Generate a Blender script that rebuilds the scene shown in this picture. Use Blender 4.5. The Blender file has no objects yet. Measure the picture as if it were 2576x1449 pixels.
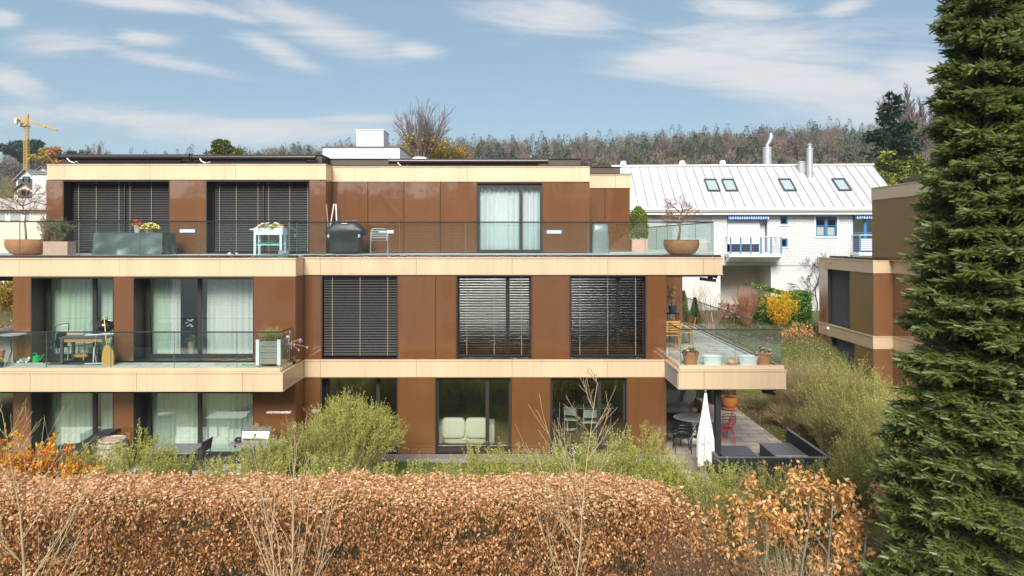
import bpy, math, random
import numpy as np
from mathutils import Vector, Matrix
R = math.radians
C = bpy.context.scene.collection
scn = bpy.context.scene
# ------------------------------------------------------------------ camera
FPX, CX, CY, DW = 1717.0, 1281.0, 600.0, 19.74      # focal length / axis in pixels of a 2576 wide picture, metres to the main wall
CAMZ = 6.24
cd = bpy.data.cameras.new('camera'); cam = bpy.data.objects.new('camera', cd); C.objects.link(cam)
cam.location = (0, -DW, CAMZ); cam.rotation_euler = (R(90), 0, 0)
cd.sensor_width = 36; cd.lens = 36*FPX/2576
cd.shift_x = (1288-CX)/2576; cd.shift_y = (CY-724.5)/2576
cd.clip_start = .1; cd.clip_end = 5000
scn.camera = cam
# ------------------------------------------------------------------ light
SUN_EL, SUN_AZ = R(36), R(186)     # azimuth measured clockwise from +Y
w = bpy.data.worlds.new('World'); scn.world = w; w.use_nodes = True
nt = w.node_tree; nt.nodes.clear()
def N(tree, t, **k):
    n = tree.nodes.new(t)
    for a, b in k.items():
        if a.startswith('i_'):
            n.inputs[a[2:].replace('_', ' ')].default_value = b
        else: setattr(n, a, b)
    return n
def lk(tree, a, b): tree.links.new(a, b)
out = N(nt, 'ShaderNodeOutputWorld'); bg = N(nt, 'ShaderNodeBackground')
sky = N(nt, 'ShaderNodeTexSky', sky_type='NISHITA', sun_disc=False, sun_elevation=SUN_EL, sun_rotation=SUN_AZ,
        altitude=450, air_density=1.0, dust_density=.35, ozone_density=2.2)
tc = N(nt, 'ShaderNodeTexCoord')
sep = N(nt, 'ShaderNodeSeparateXYZ'); lk(nt, tc.outputs['Generated'], sep.inputs[0])
def M(op, a, b=None, c=None, tree=nt, clamp=False):
    n = tree.nodes.new('ShaderNodeMath'); n.operation = op; n.use_clamp = clamp
    for i, v in enumerate((a, b, c)):
        if v is None: continue
        if isinstance(v, (int, float)): n.inputs[i].default_value = v
        else: tree.links.new(v, n.inputs[i])
    return n.outputs[0]
# cirrus sheet: coordinates of the view direction (x/y , z/y) = position on a high, far layer
ya = M('MAXIMUM', M('ABSOLUTE', sep.outputs['Y']), .05)
u = M('DIVIDE', sep.outputs['X'], ya); v = M('DIVIDE', sep.outputs['Z'], ya)
cmb = N(nt, 'ShaderNodeCombineXYZ')
sh = M('ADD', u, M('MULTIPLY', v, 1.6))
lk(nt, M('MULTIPLY', sh, 1.5), cmb.inputs[0]); lk(nt, M('MULTIPLY', v, 10.0), cmb.inputs[1])
n1 = N(nt, 'ShaderNodeTexNoise', i_Scale=1.3, i_Detail=12.0, i_Roughness=.72, i_Distortion=.7)
lk(nt, cmb.outputs[0], n1.inputs['Vector'])
# soft cloud banks (direction slopes u, v ; half sizes ; tilt)
BANKS = [(.413,.285,.20,.032,-.02,1.0),(.273,.262,.11,.020,.02,1.0),(.43,.226,.19,.036,-.17,1.0),(.60,.256,.09,.05,-.1,.9),(.53,.185,.12,.03,-.2,.8),
         (.063,.325,.10,.034,-.05,1.0),(.33,.338,.09,.015,-.15,.95),(.49,.338,.04,.014,.3,.9),
         (-.263,.303,.12,.028,-.32,1.0),(-.14,.275,.045,.015,-.1,1.0),(-.338,.274,.06,.017,-.42,.95),(-.53,.294,.045,.012,-.1,.9),
         (-.67,.285,.075,.016,.0,1.0),(-.513,.262,.12,.010,-.2,.7),(-.54,.345,.10,.011,-.1,.9),(-.40,.325,.10,.010,-.3,.7),(-.717,.221,.06,.022,-.4,.7),
         (-.583,.178,.20,.018,-.03,.9),(-.367,.158,.21,.020,-.02,.9),(-.22,.176,.09,.011,.0,.8),(-.74,.323,.025,.014,0,.8),(.15,.14,.3,.010,0,.35)]
mx = None
for (a, b, ra, rb, sl, g) in BANKS:
    du = M('SUBTRACT', u, a)
    dv = M('SUBTRACT', M('SUBTRACT', v, b), M('MULTIPLY', du, sl))
    q = M('ADD', M('POWER', M('ABSOLUTE', M('DIVIDE', du, ra*1.2)), 2.0), M('POWER', M('ABSOLUTE', M('DIVIDE', dv, rb*1.3)), 2.0))
    e = M('MULTIPLY', M('POWER', 2.718, M('MULTIPLY', q, -1.0)), g)
    mx = e if mx is None else M('MAXIMUM', mx, e)
back = N(nt, 'ShaderNodeMapRange', interpolation_type='SMOOTHSTEP'); lk(nt, sep.outputs['Y'], back.inputs[0])
back.inputs[1].default_value = .05; back.inputs[2].default_value = -.35      # unseen bright overcast added behind the camera for soft fill light and reflections
mx = M('ADD', M('MULTIPLY', mx, M('SUBTRACT', 1.0, back.outputs[0])), M('MULTIPLY', back.outputs[0], .62))
dens = M('ADD', M('MULTIPLY', mx, .66), M('MULTIPLY', M('SUBTRACT', n1.outputs['Fac'], .5), 1.7))
mr = N(nt, 'ShaderNodeMapRange', interpolation_type='SMOOTHSTEP'); lk(nt, dens, mr.inputs[0])
mr.inputs[1].default_value = .12; mr.inputs[2].default_value = .78
hz = N(nt, 'ShaderNodeMapRange'); lk(nt, v, hz.inputs[0]); hz.inputs[1].default_value = .0; hz.inputs[2].default_value = .30
hz.inputs[3].default_value = 1.0; hz.inputs[4].default_value = 0.0
tint = N(nt, 'ShaderNodeMixRGB', blend_type='MULTIPLY'); tint.inputs[0].default_value = 1
tint.inputs[2].default_value = (1.0, .9, .78, 1)
lk(nt, sky.outputs[0], tint.inputs[1])
mixc = N(nt, 'ShaderNodeMixRGB'); lk(nt, M('MULTIPLY', mr.outputs[0], .92), mixc.inputs[0]); veil = N(nt, 'ShaderNodeMixRGB'); veil.inputs[0].default_value = .68; lk(nt, tint.outputs[0], veil.inputs[1]); veil.inputs[2].default_value = (1.18, 1.82, 2.38, 1); lk(nt, veil.outputs[0], mixc.inputs[1])
ccol = N(nt, 'ShaderNodeMixRGB'); lk(nt, back.outputs[0], ccol.inputs[0]); ccol.inputs[1].default_value = (3.75, 3.72, 3.75, 1); ccol.inputs[2].default_value = (8.2, 8.0, 7.7, 1); lk(nt, ccol.outputs[0], mixc.inputs[2])
lk(nt, mixc.outputs[0], bg.inputs[0]); bg.inputs[1].default_value = .074
lk(nt, bg.outputs[0], out.inputs[0])
sd = bpy.data.lights.new('sun', 'SUN'); sd.energy = 2.2; sd.angle = R(24); sd.color = (1, .95, .87)
sun = bpy.data.objects.new('sun', sd); C.objects.link(sun)
sun.location = (20, -30, 40)
sdir = Vector((math.sin(SUN_AZ)*math.cos(SUN_EL), math.cos(SUN_AZ)*math.cos(SUN_EL), math.sin(SUN_EL)))
sun.rotation_euler = sdir.to_track_quat('Z', 'Y').to_euler()
scn.view_settings.view_transform = 'Standard'; scn.view_settings.look = 'None'
scn.view_settings.exposure = 1.58; scn.view_settings.gamma = 1; scn.view_settings.use_curve_mapping = False
scn.render.resolution_x = 1024; scn.render.resolution_y = 576
scn.render.engine = 'CYCLES'
scn.cycles.max_bounces = 8; scn.cycles.transparent_max_bounces = 24; scn.cycles.sample_clamp_indirect = 6
# ------------------------------------------------------------------ measures
def px(x, d): return (x-CX)*d/FPX
def pz(y, d): return CAMZ-(y-CY)*d/FPX
def yd(d): return d-DW
# ------------------------------------------------------------------ materials
MATS = {}
def mat(name, col=(.5,.5,.5), rough=.6, metal=0., spec=.5, var=0., vscale=3., bump=0., bscale=40., coat=0., emit=None, alpha=None, stretch=(1,1,1)):
    if name in MATS: return MATS[name]
    m = bpy.data.materials.new(name); m.use_nodes = True; t = m.node_tree
    b = t.nodes['Principled BSDF']
    b.inputs['Base Color'].default_value = (*col, 1); b.inputs['Roughness'].default_value = rough
    b.inputs['Metallic'].default_value = metal; b.inputs['Specular IOR Level'].default_value = spec
    b.inputs['Coat Weight'].default_value = coat; b.inputs['Coat Roughness'].default_value = .03
    if var or bump:
        g = N(t, 'ShaderNodeNewGeometry'); mp = N(t, 'ShaderNodeMapping'); mp.inputs['Scale'].default_value = stretch
        lk(t, g.outputs['Position'], mp.inputs[0])
    if var:
        n = N(t, 'ShaderNodeTexNoise', i_Scale=vscale, i_Detail=6., i_Roughness=.6); lk(t, mp.outputs[0], n.inputs[0])
        r = N(t, 'ShaderNodeMapRange'); lk(t, n.outputs[0], r.inputs[0]); r.inputs[1].default_value = .3; r.inputs[2].default_value = .7
        r.inputs[3].default_value = 1-var; r.inputs[4].default_value = 1+var*.6
        x = N(t, 'ShaderNodeVectorMath', operation='SCALE'); x.inputs[0].default_value = col; lk(t, r.outputs[0], x.inputs['Scale'])
        lk(t, x.outputs[0], b.inputs['Base Color'])
        rr = N(t, 'ShaderNodeMapRange'); lk(t, n.outputs[0], rr.inputs[0]); rr.inputs[3].default_value = max(rough-.08, 0.02); rr.inputs[4].default_value = min(rough+.1, 1)
        lk(t, rr.outputs[0], b.inputs['Roughness'])
    if bump:
        n = N(t, 'ShaderNodeTexNoise', i_Scale=bscale, i_Detail=4.); lk(t, mp.outputs[0], n.inputs[0])
        bp = N(t, 'ShaderNodeBump', i_Strength=bump, i_Distance=.02); lk(t, n.outputs[0], bp.inputs['Height']); lk(t, bp.outputs[0], b.inputs['Normal'])
    if emit: b.inputs['Emission Color'].default_value = (*emit[:3], 1); b.inputs['Emission Strength'].default_value = emit[3]
    MATS[name] = m; return m
def leafmat(name, cols, trans=.35, rough=.5, spec=.3):
    if name in MATS: return MATS[name]
    m = bpy.data.materials.new(name); m.use_nodes = True; t = m.node_tree; b = t.nodes['Principled BSDF']; o = t.nodes['Material Output']
    a = N(t, 'ShaderNodeAttribute', attribute_name='rnd'); cr = N(t, 'ShaderNodeValToRGB'); lk(t, a.outputs['Fac'], cr.inputs[0])
    el = cr.color_ramp.elements
    while len(el) < len(cols): el.new(.5)
    for i, c in enumerate(cols): el[i].position = i/max(1, len(cols)-1); el[i].color = (*c, 1)
    lk(t, cr.outputs[0], b.inputs['Base Color']); b.inputs['Roughness'].default_value = rough; b.inputs['Specular IOR Level'].default_value = spec
    if trans:
        tr = N(t, 'ShaderNodeBsdfTranslucent'); lk(t, cr.outputs[0], tr.inputs[0])
        mx = N(t, 'ShaderNodeMixShader'); mx.inputs[0].default_value = trans
        lk(t, b.outputs[0], mx.inputs[1]); lk(t, tr.outputs[0], mx.inputs[2]); lk(t, mx.outputs[0], o.inputs[0])
    MATS[name] = m; return m
def glassmat(name, tint=(.8,.9,.87), ior=1.5, boost=1.0, wave=0.):
    if name in MATS: return MATS[name]
    m = bpy.data.materials.new(name); m.use_nodes = True; t = m.node_tree; t.nodes.remove(t.nodes['Principled BSDF']); o = t.nodes['Material Output']
    tr = N(t, 'ShaderNodeBsdfTransparent'); tr.inputs[0].default_value = (*tint, 1)
    gl = N(t, 'ShaderNodeBsdfGlossy'); gl.inputs['Roughness'].default_value = .0; gl.inputs[0].default_value = (.95, 1, .98, 1)
    lw = N(t, 'ShaderNodeLayerWeight'); lw.inputs[0].default_value = .5; f0 = ((ior-1)/(ior+1))**2*boost
    f = M('ADD', M('MULTIPLY', M('POWER', lw.outputs['Facing'], 5.0, tree=t), 1-f0, tree=t), f0, tree=t, clamp=True)
    if wave:
        g = N(t, 'ShaderNodeNewGeometry'); n = N(t, 'ShaderNodeTexNoise', i_Scale=1.2, i_Detail=1.); lk(t, g.outputs['Position'], n.inputs[0])
        bp = N(t, 'ShaderNodeBump', i_Strength=wave, i_Distance=.02); lk(t, n.outputs[0], bp.inputs['Height']); lk(t, bp.outputs[0], gl.inputs['Normal'])
    mx = N(t, 'ShaderNodeMixShader'); lk(t, f, mx.inputs[0]); lk(t, tr.outputs[0], mx.inputs[1]); lk(t, gl.outputs[0], mx.inputs[2]); lk(t, mx.outputs[0], o.inputs[0])
    MATS[name] = m; return m
# ------------------------------------------------------------------ mesh building
class MB:
    def __init__(s): s.V = []; s.F = []; s.n = 0; s.R = []; s.smooth = False; s.K = []
    def add(s, vs, fs, rnd=None):
        o = s.n; vs = [tuple(v) for v in vs]; s.V.extend(vs); s.n += len(vs)
        s.F.extend([tuple(i+o for i in f) for f in fs]); s.R.extend([rnd if rnd is not None else .5]*len(vs)); return s
    def addnp(s, V, Fq, rnd):
        s.K.append((np.asarray(V, float), np.asarray(Fq, int), np.asarray(rnd, float))); return s
    def box(s, x0, x1, y0, y1, z0, z1, rnd=None):
        if x0 > x1: x0, x1 = x1, x0
        if y0 > y1: y0, y1 = y1, y0
        if z0 > z1: z0, z1 = z1, z0
        v = [(x0,y0,z0),(x1,y0,z0),(x1,y1,z0),(x0,y1,z0),(x0,y0,z1),(x1,y0,z1),(x1,y1,z1),(x0,y1,z1)]
        return s.add(v, [(0,3,2,1),(4,5,6,7),(0,1,5,4),(1,2,6,5),(2,3,7,6),(3,0,4,7)], rnd)
    def obox(s, c, size, rot=(0,0,0), rnd=None):
        Mx = Matrix.LocRotScale(Vector(c), __import__('mathutils').Euler(rot), None)
        a, b, h = [k/2 for k in size]
        v = [Mx @ Vector(p) for p in [(-a,-b,-h),(a,-b,-h),(a,b,-h),(-a,b,-h),(-a,-b,h),(a,-b,h),(a,b,h),(-a,b,h)]]
        return s.add(v, [(0,3,2,1),(4,5,6,7),(0,1,5,4),(1,2,6,5),(2,3,7,6),(3,0,4,7)], rnd)
    def prism(s, pts, axis, a0, a1):
        n = len(pts)
        def P(p, a): return {'x': (a, p[0], p[1]), 'y': (p[0], a, p[1]), 'z': (p[0], p[1], a)}[axis]
        v = [P(p, a0) for p in pts]+[P(p, a1) for p in pts]
        return s.add(v, [tuple(range(n)), tuple(range(2*n-1, n-1, -1))]+[(i, (i+1) % n, n+(i+1) % n, n+i) for i in range(n)])
    def tube(s, pts, r, n=8, cap=True, rnd=None, closed=False):
        pts = [Vector(p) for p in pts]; k = len(pts); rr = r if isinstance(r, (list, tuple)) else [r]*k
        v = []; ref = None
        for i, p in enumerate(pts):
            if closed: d = pts[(i+1) % k]-pts[i-1]
            else: d = (pts[min(i+1, k-1)]-pts[max(i-1, 0)])
            d = d.normalized() if d.length > 1e-9 else Vector((0,0,1))
            if ref is None: ref = Vector((0,0,1)) if abs(d.z) < .9 else Vector((1,0,0))
            a = d.cross(ref); a = a.normalized() if a.length > 1e-6 else d.orthogonal().normalized()
            b = a.cross(d).normalized(); ref = b
            for j in range(n):
                t = 2*math.pi*j/n; v.append(p+(a*math.cos(t)+b*math.sin(t))*rr[i])
        f = []
        for i in range(k if closed else k-1):
            i2 = (i+1) % k
            for j in range(n): f.append((i*n+j, i*n+(j+1) % n, i2*n+(j+1) % n, i2*n+j))
        if cap and not closed: f += [tuple(range(n-1, -1, -1)), tuple((k-1)*n+j for j in range(n))]
        return s.add(v, f, rnd)
    def cyl(s, p0, p1, r0, r1=None, n=12, rnd=None): return s.tube([p0, p1], [r0, r0 if r1 is None else r1], n, rnd=rnd)
    def lathe(s, prof, c=(0,0,0), n=24, sx=1., sy=1., rnd=None):
        v = []; f = []; k = len(prof)
        for (r, z) in prof:
            for j in range(n):
                t = 2*math.pi*j/n; v.append((c[0]+max(r, 1e-4)*sx*math.cos(t), c[1]+max(r, 1e-4)*sy*math.sin(t), c[2]+z))
        for i in range(k-1):
            for j in range(n): f.append((i*n+j, i*n+(j+1) % n, (i+1)*n+(j+1) % n, (i+1)*n+j))
        f += [tuple(range(n-1, -1, -1)), tuple((k-1)*n+j for j in range(n))]
        return s.add(v, f, rnd)
    def ball(s, c, r, sx=1, sy=1, sz=1, n=12, m=7, rnd=None):
        return s.lathe([(r*math.sin(math.pi*i/m), -r*sz*math.cos(math.pi*i/m)) for i in range(m+1)], c, n, sx, sy, rnd)
    def grid(s, fn, nu, nv, rnd=None):
        v = [fn(i/nu, j/nv) for j in range(nv+1) for i in range(nu+1)]
        return s.add(v, [(j*(nu+1)+i, j*(nu+1)+i+1, (j+1)*(nu+1)+i+1, (j+1)*(nu+1)+i) for j in range(nv) for i in range(nu)], rnd)
    def segs(s, S, n=4, rnd=None):
        # S rows: p0(3) p1(3) r0 r1 ; batch of thin tapering prisms
        S = np.asarray(S, float)
        if not len(S): return s
        a = S[:, :3]; b = S[:, 3:6]; d = b-a; L = np.linalg.norm(d, axis=1, keepdims=True)+1e-9; d = d/L
        ref = np.where(np.abs(d[:, 2:3]) < .9, np.array([[0,0,1.]]), np.array([[1.,0,0]]))
        e = np.cross(d, ref); e /= np.linalg.norm(e, axis=1, keepdims=True)+1e-9; g = np.cross(e, d)
        V = np.zeros((len(S), 2*n, 3))
        for j in range(n):
            t = 2*math.pi*j/n; o = e*math.cos(t)+g*math.sin(t)
            V[:, j] = a+o*S[:, 6:7]; V[:, n+j] = b+o*S[:, 7:8]
        base = (np.arange(len(S))*2*n)[:, None, None]
        F = np.array([(j, (j+1) % n, n+(j+1) % n, n+j) for j in range(n)])[None]+base
        rr = np.repeat(np.random.rand(len(S)) if rnd is None else np.full(len(S), rnd), 2*n)
        return s.addnp(V.reshape(-1, 3), F.reshape(-1, 4), rr)
    def inst(s, tv, tf, pos, rot, scale, rnd):
        # pos (k,3) rot (k,3,3) scale (k,) or (k,3)
        tv = np.asarray(tv, float); k = len(pos)
        if not k: return s
        sc = np.asarray(scale, float); sc = sc[:, None, None] if sc.ndim == 1 else sc[:, None, :]
        V = (tv[None]*sc) @ np.transpose(rot, (0, 2, 1))+np.asarray(pos)[:, None, :]
        base = (np.arange(k)*len(tv))[:, None, None]; V = V.reshape(-1, 3); rv = np.repeat(np.asarray(rnd, float), len(tv)); m3 = [f for f in tf if len(f) == 3]; m4 = [f for f in tf if len(f) == 4]
        if m3 and m4: m3 += [x for f in m4 for x in ((f[0], f[1], f[2]), (f[0], f[2], f[3]))]; m4 = []
        s.addnp(V, (np.array(m3 or m4)[None]+base).reshape(-1, len((m3 or m4)[0])), rv); return s
    def xf(s, loc=(0,0,0), rz=0, sc=1, rx=0, ry=0):
        Mx = Matrix.LocRotScale(Vector(loc), __import__('mathutils').Euler((rx, ry, rz)), Vector((sc,)*3) if isinstance(sc, (int, float)) else Vector(sc))
        s.V = [tuple(Mx @ Vector(v)) for v in s.V]; return s
    def build(s, name, m, parent=None, smooth=None, angle=35):
        me = bpy.data.meshes.new(name)
        if s.K:
            Vs = [np.array(s.V, float).reshape(-1, 3)]; n = len(s.V); li = [np.array([i for f in s.F for i in f], int)]; ln = [np.array([len(f) for f in s.F], int)]; R_ = [np.array(s.R, float)]
            for (V, F, r_) in s.K: Vs.append(V); li.append((F+n).ravel()); ln.append(np.full(len(F), F.shape[1])); R_.append(r_); n += len(V)
            V = np.concatenate(Vs); li = np.concatenate(li); ln = np.concatenate(ln); s.R = np.concatenate(R_)
            me.vertices.add(len(V)); me.vertices.foreach_set('co', V.astype(np.float32).ravel())
            me.loops.add(len(li)); me.loops.foreach_set('vertex_index', li.astype(np.int32))
            me.polygons.add(len(ln)); me.polygons.foreach_set('loop_start', np.concatenate([[0], np.cumsum(ln)[:-1]]).astype(np.int32)); me.update(calc_edges=True)
        else: me.from_pydata(s.V, [], s.F)
        me.materials.append(m)
        if smooth or (smooth is None and s.smooth):
            me.polygons.foreach_set('use_smooth', [True]*len(me.polygons))
            try: me.set_sharp_from_angle(angle=R(angle))
            except Exception: pass
        at = me.attributes.new('rnd', 'FLOAT', 'POINT'); at.data.foreach_set('value', s.R)
        me.update(); o = bpy.data.objects.new(name, me); C.objects.link(o)
        if parent: o.parent = parent
        return o
def tag(o, label, cat, group=None, kind=None):
    o['label'] = label; o['category'] = cat
    if group: o['group'] = group
    if kind: o['kind'] = kind
    return o
def thing(name, label, cat, loc=(0,0,0), rz=0, group=None, kind=None, sc=1):
    o = bpy.data.objects.new(name, None); o.empty_display_size = .2; C.objects.link(o)
    o.location = loc; o.rotation_euler = (0, 0, rz); o.scale = (sc,)*3; return tag(o, label, cat, group, kind)
def struct(o): o['kind'] = 'structure'; return o
def dup(root, loc, rz=0, label=None, group=None, sc=None):
    def cp(o, par):
        c = o.copy(); C.objects.link(c)
        if par: c.parent = par
        for k in [q for q in bpy.data.objects if q.parent is o]: cp(k, c)
        return c
    r = cp(root, None); r.location = loc; r.rotation_euler = (0, 0, rz)
    if sc: r.scale = (sc,)*3
    if label: r['label'] = label
    if group: r['group'] = group
    return r
def rotz(n, rng, tilt=.6):
    """random rotations: yaw any, tilt about horizontal axes"""
    a = rng.random(n)*2*np.pi; b = (rng.random(n)-.5)*2*tilt; c = (rng.random(n)-.5)*2*tilt
    ca, sa, cb, sb, cc, scc = np.cos(a), np.sin(a), np.cos(b), np.sin(b), np.cos(c), np.sin(c)
    Z = np.zeros((n,3,3)); Z[:,0,0]=ca; Z[:,0,1]=-sa; Z[:,1,0]=sa; Z[:,1,1]=ca; Z[:,2,2]=1
    X = np.zeros((n,3,3)); X[:,0,0]=1; X[:,1,1]=cb; X[:,1,2]=-sb; X[:,2,1]=sb; X[:,2,2]=cb
    Y = np.zeros((n,3,3)); Y[:,0,0]=cc; Y[:,0,2]=scc; Y[:,1,1]=1; Y[:,2,0]=-scc; Y[:,2,2]=cc
    return Z @ X @ Y
def rotdir(d, rng, roll=True):
    """rotations taking local +X to direction d (k,3)"""
    d = d/(np.linalg.norm(d, axis=1, keepdims=True)+1e-9); k = len(d)
    ref = np.where(np.abs(d[:, 2:3]) < .95, np.array([[0,0,1.]]), np.array([[1.,0,0]]))
    e = np.cross(ref, d); e /= np.linalg.norm(e, axis=1, keepdims=True)+1e-9; g = np.cross(d, e)
    if roll:
        t = (rng.random((k,1))-.5)*2*np.pi if roll is True else (rng.random((k,1))-.5)*2*roll
        e, g = e*np.cos(t)+g*np.sin(t), g*np.cos(t)-e*np.sin(t)
    return np.stack([d, e, g], axis=2)
LEAF_V = [(0,0,0),(.45,.27,.10),(.5,0,0),(.45,-.27,.10),(1,0,-.04)]
LEAF_F = [(0,2,1),(0,3,2),(1,2,4),(2,3,4)]
BLADE_V = [(0,.06,0),(0,-.06,0),(1,0,0)]; BLADE_F = [(0,1,2)]
DIA_V = [(0,0,0),(.5,.28,.05),(1,0,0),(.5,-.28,.05)]; DIA_F = [(0,3,2,1)]
def fol(mb, P, rng, size, kind='leaf', D=None, tilt=1.2, rnd=None, jit=.35, roll=True):
    P = np.asarray(P, float); n = len(P)
    if not n: return mb
    V, F = {'leaf': (LEAF_V, LEAF_F), 'blade': (BLADE_V, BLADE_F), 'dia': (DIA_V, DIA_F)}[kind]
    Rm = rotz(n, rng, tilt) if D is None else rotdir(np.asarray(D, float), rng, roll)
    return mb.inst(V, F, P, Rm, size*(1-jit+2*jit*rng.random(n)), rng.random(n) if rnd is None else rnd)
def grow(S, T, p, d, L, r, depth, rng, nb=3, spread=.5, up=.1, wig=.12, lr=.6, n=4, rmin=.002, start=.25):
    """branching skeleton; S gets segments, T gets tips and joints (point, direction)"""
    p = np.array(p, float); d = np.array(d, float); d /= np.linalg.norm(d)
    step = L/n
    for i in range(n):
        q = p+d*step; r2 = max(r*(1-.75*(i+1)/n) if depth == 0 else r*(1-.55*(i+1)/n), rmin)
        S.append((*p, *q, max(r*(1-.55*i/n), rmin), r2))
        p = q; T.append((*p, *d, depth))
        f = (i+1)/n
        if depth > 0 and f > start:
            k = nb if isinstance(nb, int) else nb[depth]
            for _ in range(max(1, int(k*(.6+.8*rng.random())))):
                a = rng.normal(size=3); a -= a.dot(d)*d; a /= np.linalg.norm(a)+1e-9
                nd = d*(1-spread*.4)+a*spread*(.6+.6*rng.random()); nd[2] += up
                grow(S, T, p, nd, L*lr*(1.15-.5*f)*(.7+.5*rng.random()), r2*.62, depth-1, rng, nb, spread, up, wig, lr, max(2, n-1), rmin, start)
        d = d+rng.normal(size=3)*wig; d[2] += up*.35; d /= np.linalg.norm(d)
# ================================================================== materials of the place
BROWN = mat('brown_glass_panel', (.148,.062,.025), .07, 0, .5, var=.06, vscale=1.4, coat=.9)
BROWN.node_tree.nodes['Principled BSDF'].inputs['Coat IOR'].default_value = 2.0
def wavy(m, st=.12, sc=.9):
    t = m.node_tree; b = t.nodes['Principled BSDF']; g = N(t, 'ShaderNodeNewGeometry'); mp = N(t, 'ShaderNodeMapping'); mp.inputs['Scale'].default_value = (1, 1, .35)
    lk(t, g.outputs['Position'], mp.inputs[0]); n = N(t, 'ShaderNodeTexNoise', i_Scale=sc, i_Detail=1.5); lk(t, mp.outputs[0], n.inputs[0])
    bp = N(t, 'ShaderNodeBump', i_Strength=st, i_Distance=.02); lk(t, n.outputs[0], bp.inputs['Height']); lk(t, bp.outputs[0], b.inputs['Normal']); lk(t, bp.outputs[0], b.inputs['Coat Normal'])
wavy(BROWN, .10, .7)
BEIGE = mat('champagne_metal', (.63,.465,.305), .38, .15, .5, var=.10, vscale=1.3, stretch=(1,1,.12))
def streaks(m, amt=.22, sx=9., sz=.35):
    t = m.node_tree; b = t.nodes['Principled BSDF']; src = b.inputs['Base Color'].links[0].from_socket; g = N(t, 'ShaderNodeNewGeometry'); mp = N(t, 'ShaderNodeMapping'); mp.inputs['Scale'].default_value = (sx, sx, sz)
    lk(t, g.outputs['Position'], mp.inputs[0]); n = N(t, 'ShaderNodeTexNoise', i_Scale=1., i_Detail=5., i_Roughness=.7); lk(t, mp.outputs[0], n.inputs[0])
    r = N(t, 'ShaderNodeMapRange'); lk(t, n.outputs[0], r.inputs[0]); r.inputs[1].default_value = .52; r.inputs[2].default_value = .78; r.inputs[3].default_value = 1; r.inputs[4].default_value = 1-amt
    oi = N(t, 'ShaderNodeObjectInfo'); r2 = N(t, 'ShaderNodeMapRange'); lk(t, oi.outputs['Random'], r2.inputs[0]); r2.inputs[3].default_value = 1-amt*.35; r2.inputs[4].default_value = 1+amt*.35
    x = N(t, 'ShaderNodeVectorMath', operation='SCALE'); lk(t, src, x.inputs[0]); lk(t, M('MULTIPLY', r.outputs[0], r2.outputs[0], tree=t), x.inputs['Scale']); lk(t, x.outputs[0], b.inputs['Base Color'])
streaks(BEIGE, .20); streaks(BROWN, .16, 5.)
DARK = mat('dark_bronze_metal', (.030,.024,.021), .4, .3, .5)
DARK2 = mat('roof_edge_sheet', (.075,.058,.042), .5, .2, .5, var=.15, vscale=2)
BLACK = mat('black_gap', (.008,.008,.008), .8)
FRAME = mat('window_frame_dark', (.028,.022,.019), .45)
SLAT = mat('blind_slat', (.060,.054,.052), .28, .4)
CORD = mat('blind_cord', (.45,.42,.33), .8)
CONC = mat('concrete', (.38,.37,.35), .85, var=.12, vscale=2, bump=.1)
WHITEP = mat('white_paint', (.75,.76,.77), .6, var=.03)
INT = mat('interior_plaster', (.42,.41,.38), .9)
WOODF = mat('parquet', (.22,.13,.07), .4, var=.2, vscale=5)
GLASS = glassmat('window_glass', (.92,.97,.94), 1.5, 8.5, wave=.05)
RAILG = glassmat('railing_glass', (.80,.89,.87), 1.45, 3.6)
CURT = leafmat('white_curtain', [(.90,.92,.91),(.95,.96,.95)], .25, .9, .1)
CURTG = leafmat('green_white_curtain', [(.66,.82,.70),(.74,.88,.77)], .25, .9, .1)
def pavermat(name, col, sx=.6, sy=.6, off=.5, mortar=(.12,.11,.10), gap=.012, var=.12, rough=.8):
    m = bpy.data.materials.new(name); m.use_nodes = True; t = m.node_tree; b = t.nodes['Principled BSDF']
    g = N(t, 'ShaderNodeNewGeometry'); br = N(t, 'ShaderNodeTexBrick', offset=off); lk(t, g.outputs['Position'], br.inputs[0])
    br.inputs['Scale'].default_value = 1; br.inputs['Brick Width'].default_value = sx; br.inputs['Row Height'].default_value = sy; br.inputs['Mortar Size'].default_value = gap
    br.inputs['Color1'].default_value = (*col, 1); br.inputs['Color2'].default_value = (*[c*.82 for c in col], 1); br.inputs['Mortar'].default_value = (*mortar, 1)
    n = N(t, 'ShaderNodeTexNoise', i_Scale=1.7, i_Detail=7.); lk(t, g.outputs['Position'], n.inputs[0])
    r = N(t, 'ShaderNodeMapRange'); lk(t, n.outputs[0], r.inputs[0]); r.inputs[1].default_value = .3; r.inputs[2].default_value = .7; r.inputs[3].default_value = 1-var*1.8; r.inputs[4].default_value = 1+var
    mx = N(t, 'ShaderNodeMixRGB', blend_type='MULTIPLY'); mx.inputs[0].default_value = 1; lk(t, br.outputs[0], mx.inputs[1]); lk(t, r.outputs[0], mx.inputs[2])
    lk(t, mx.outputs[0], b.inputs['Base Color']); b.inputs['Roughness'].default_value = rough
    bp = N(t, 'ShaderNodeBump', i_Strength=.3, i_Distance=.01, invert=True); lk(t, br.outputs['Fac'], bp.inputs['Height']); lk(t, bp.outputs[0], b.inputs['Normal'])
    return m
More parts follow.
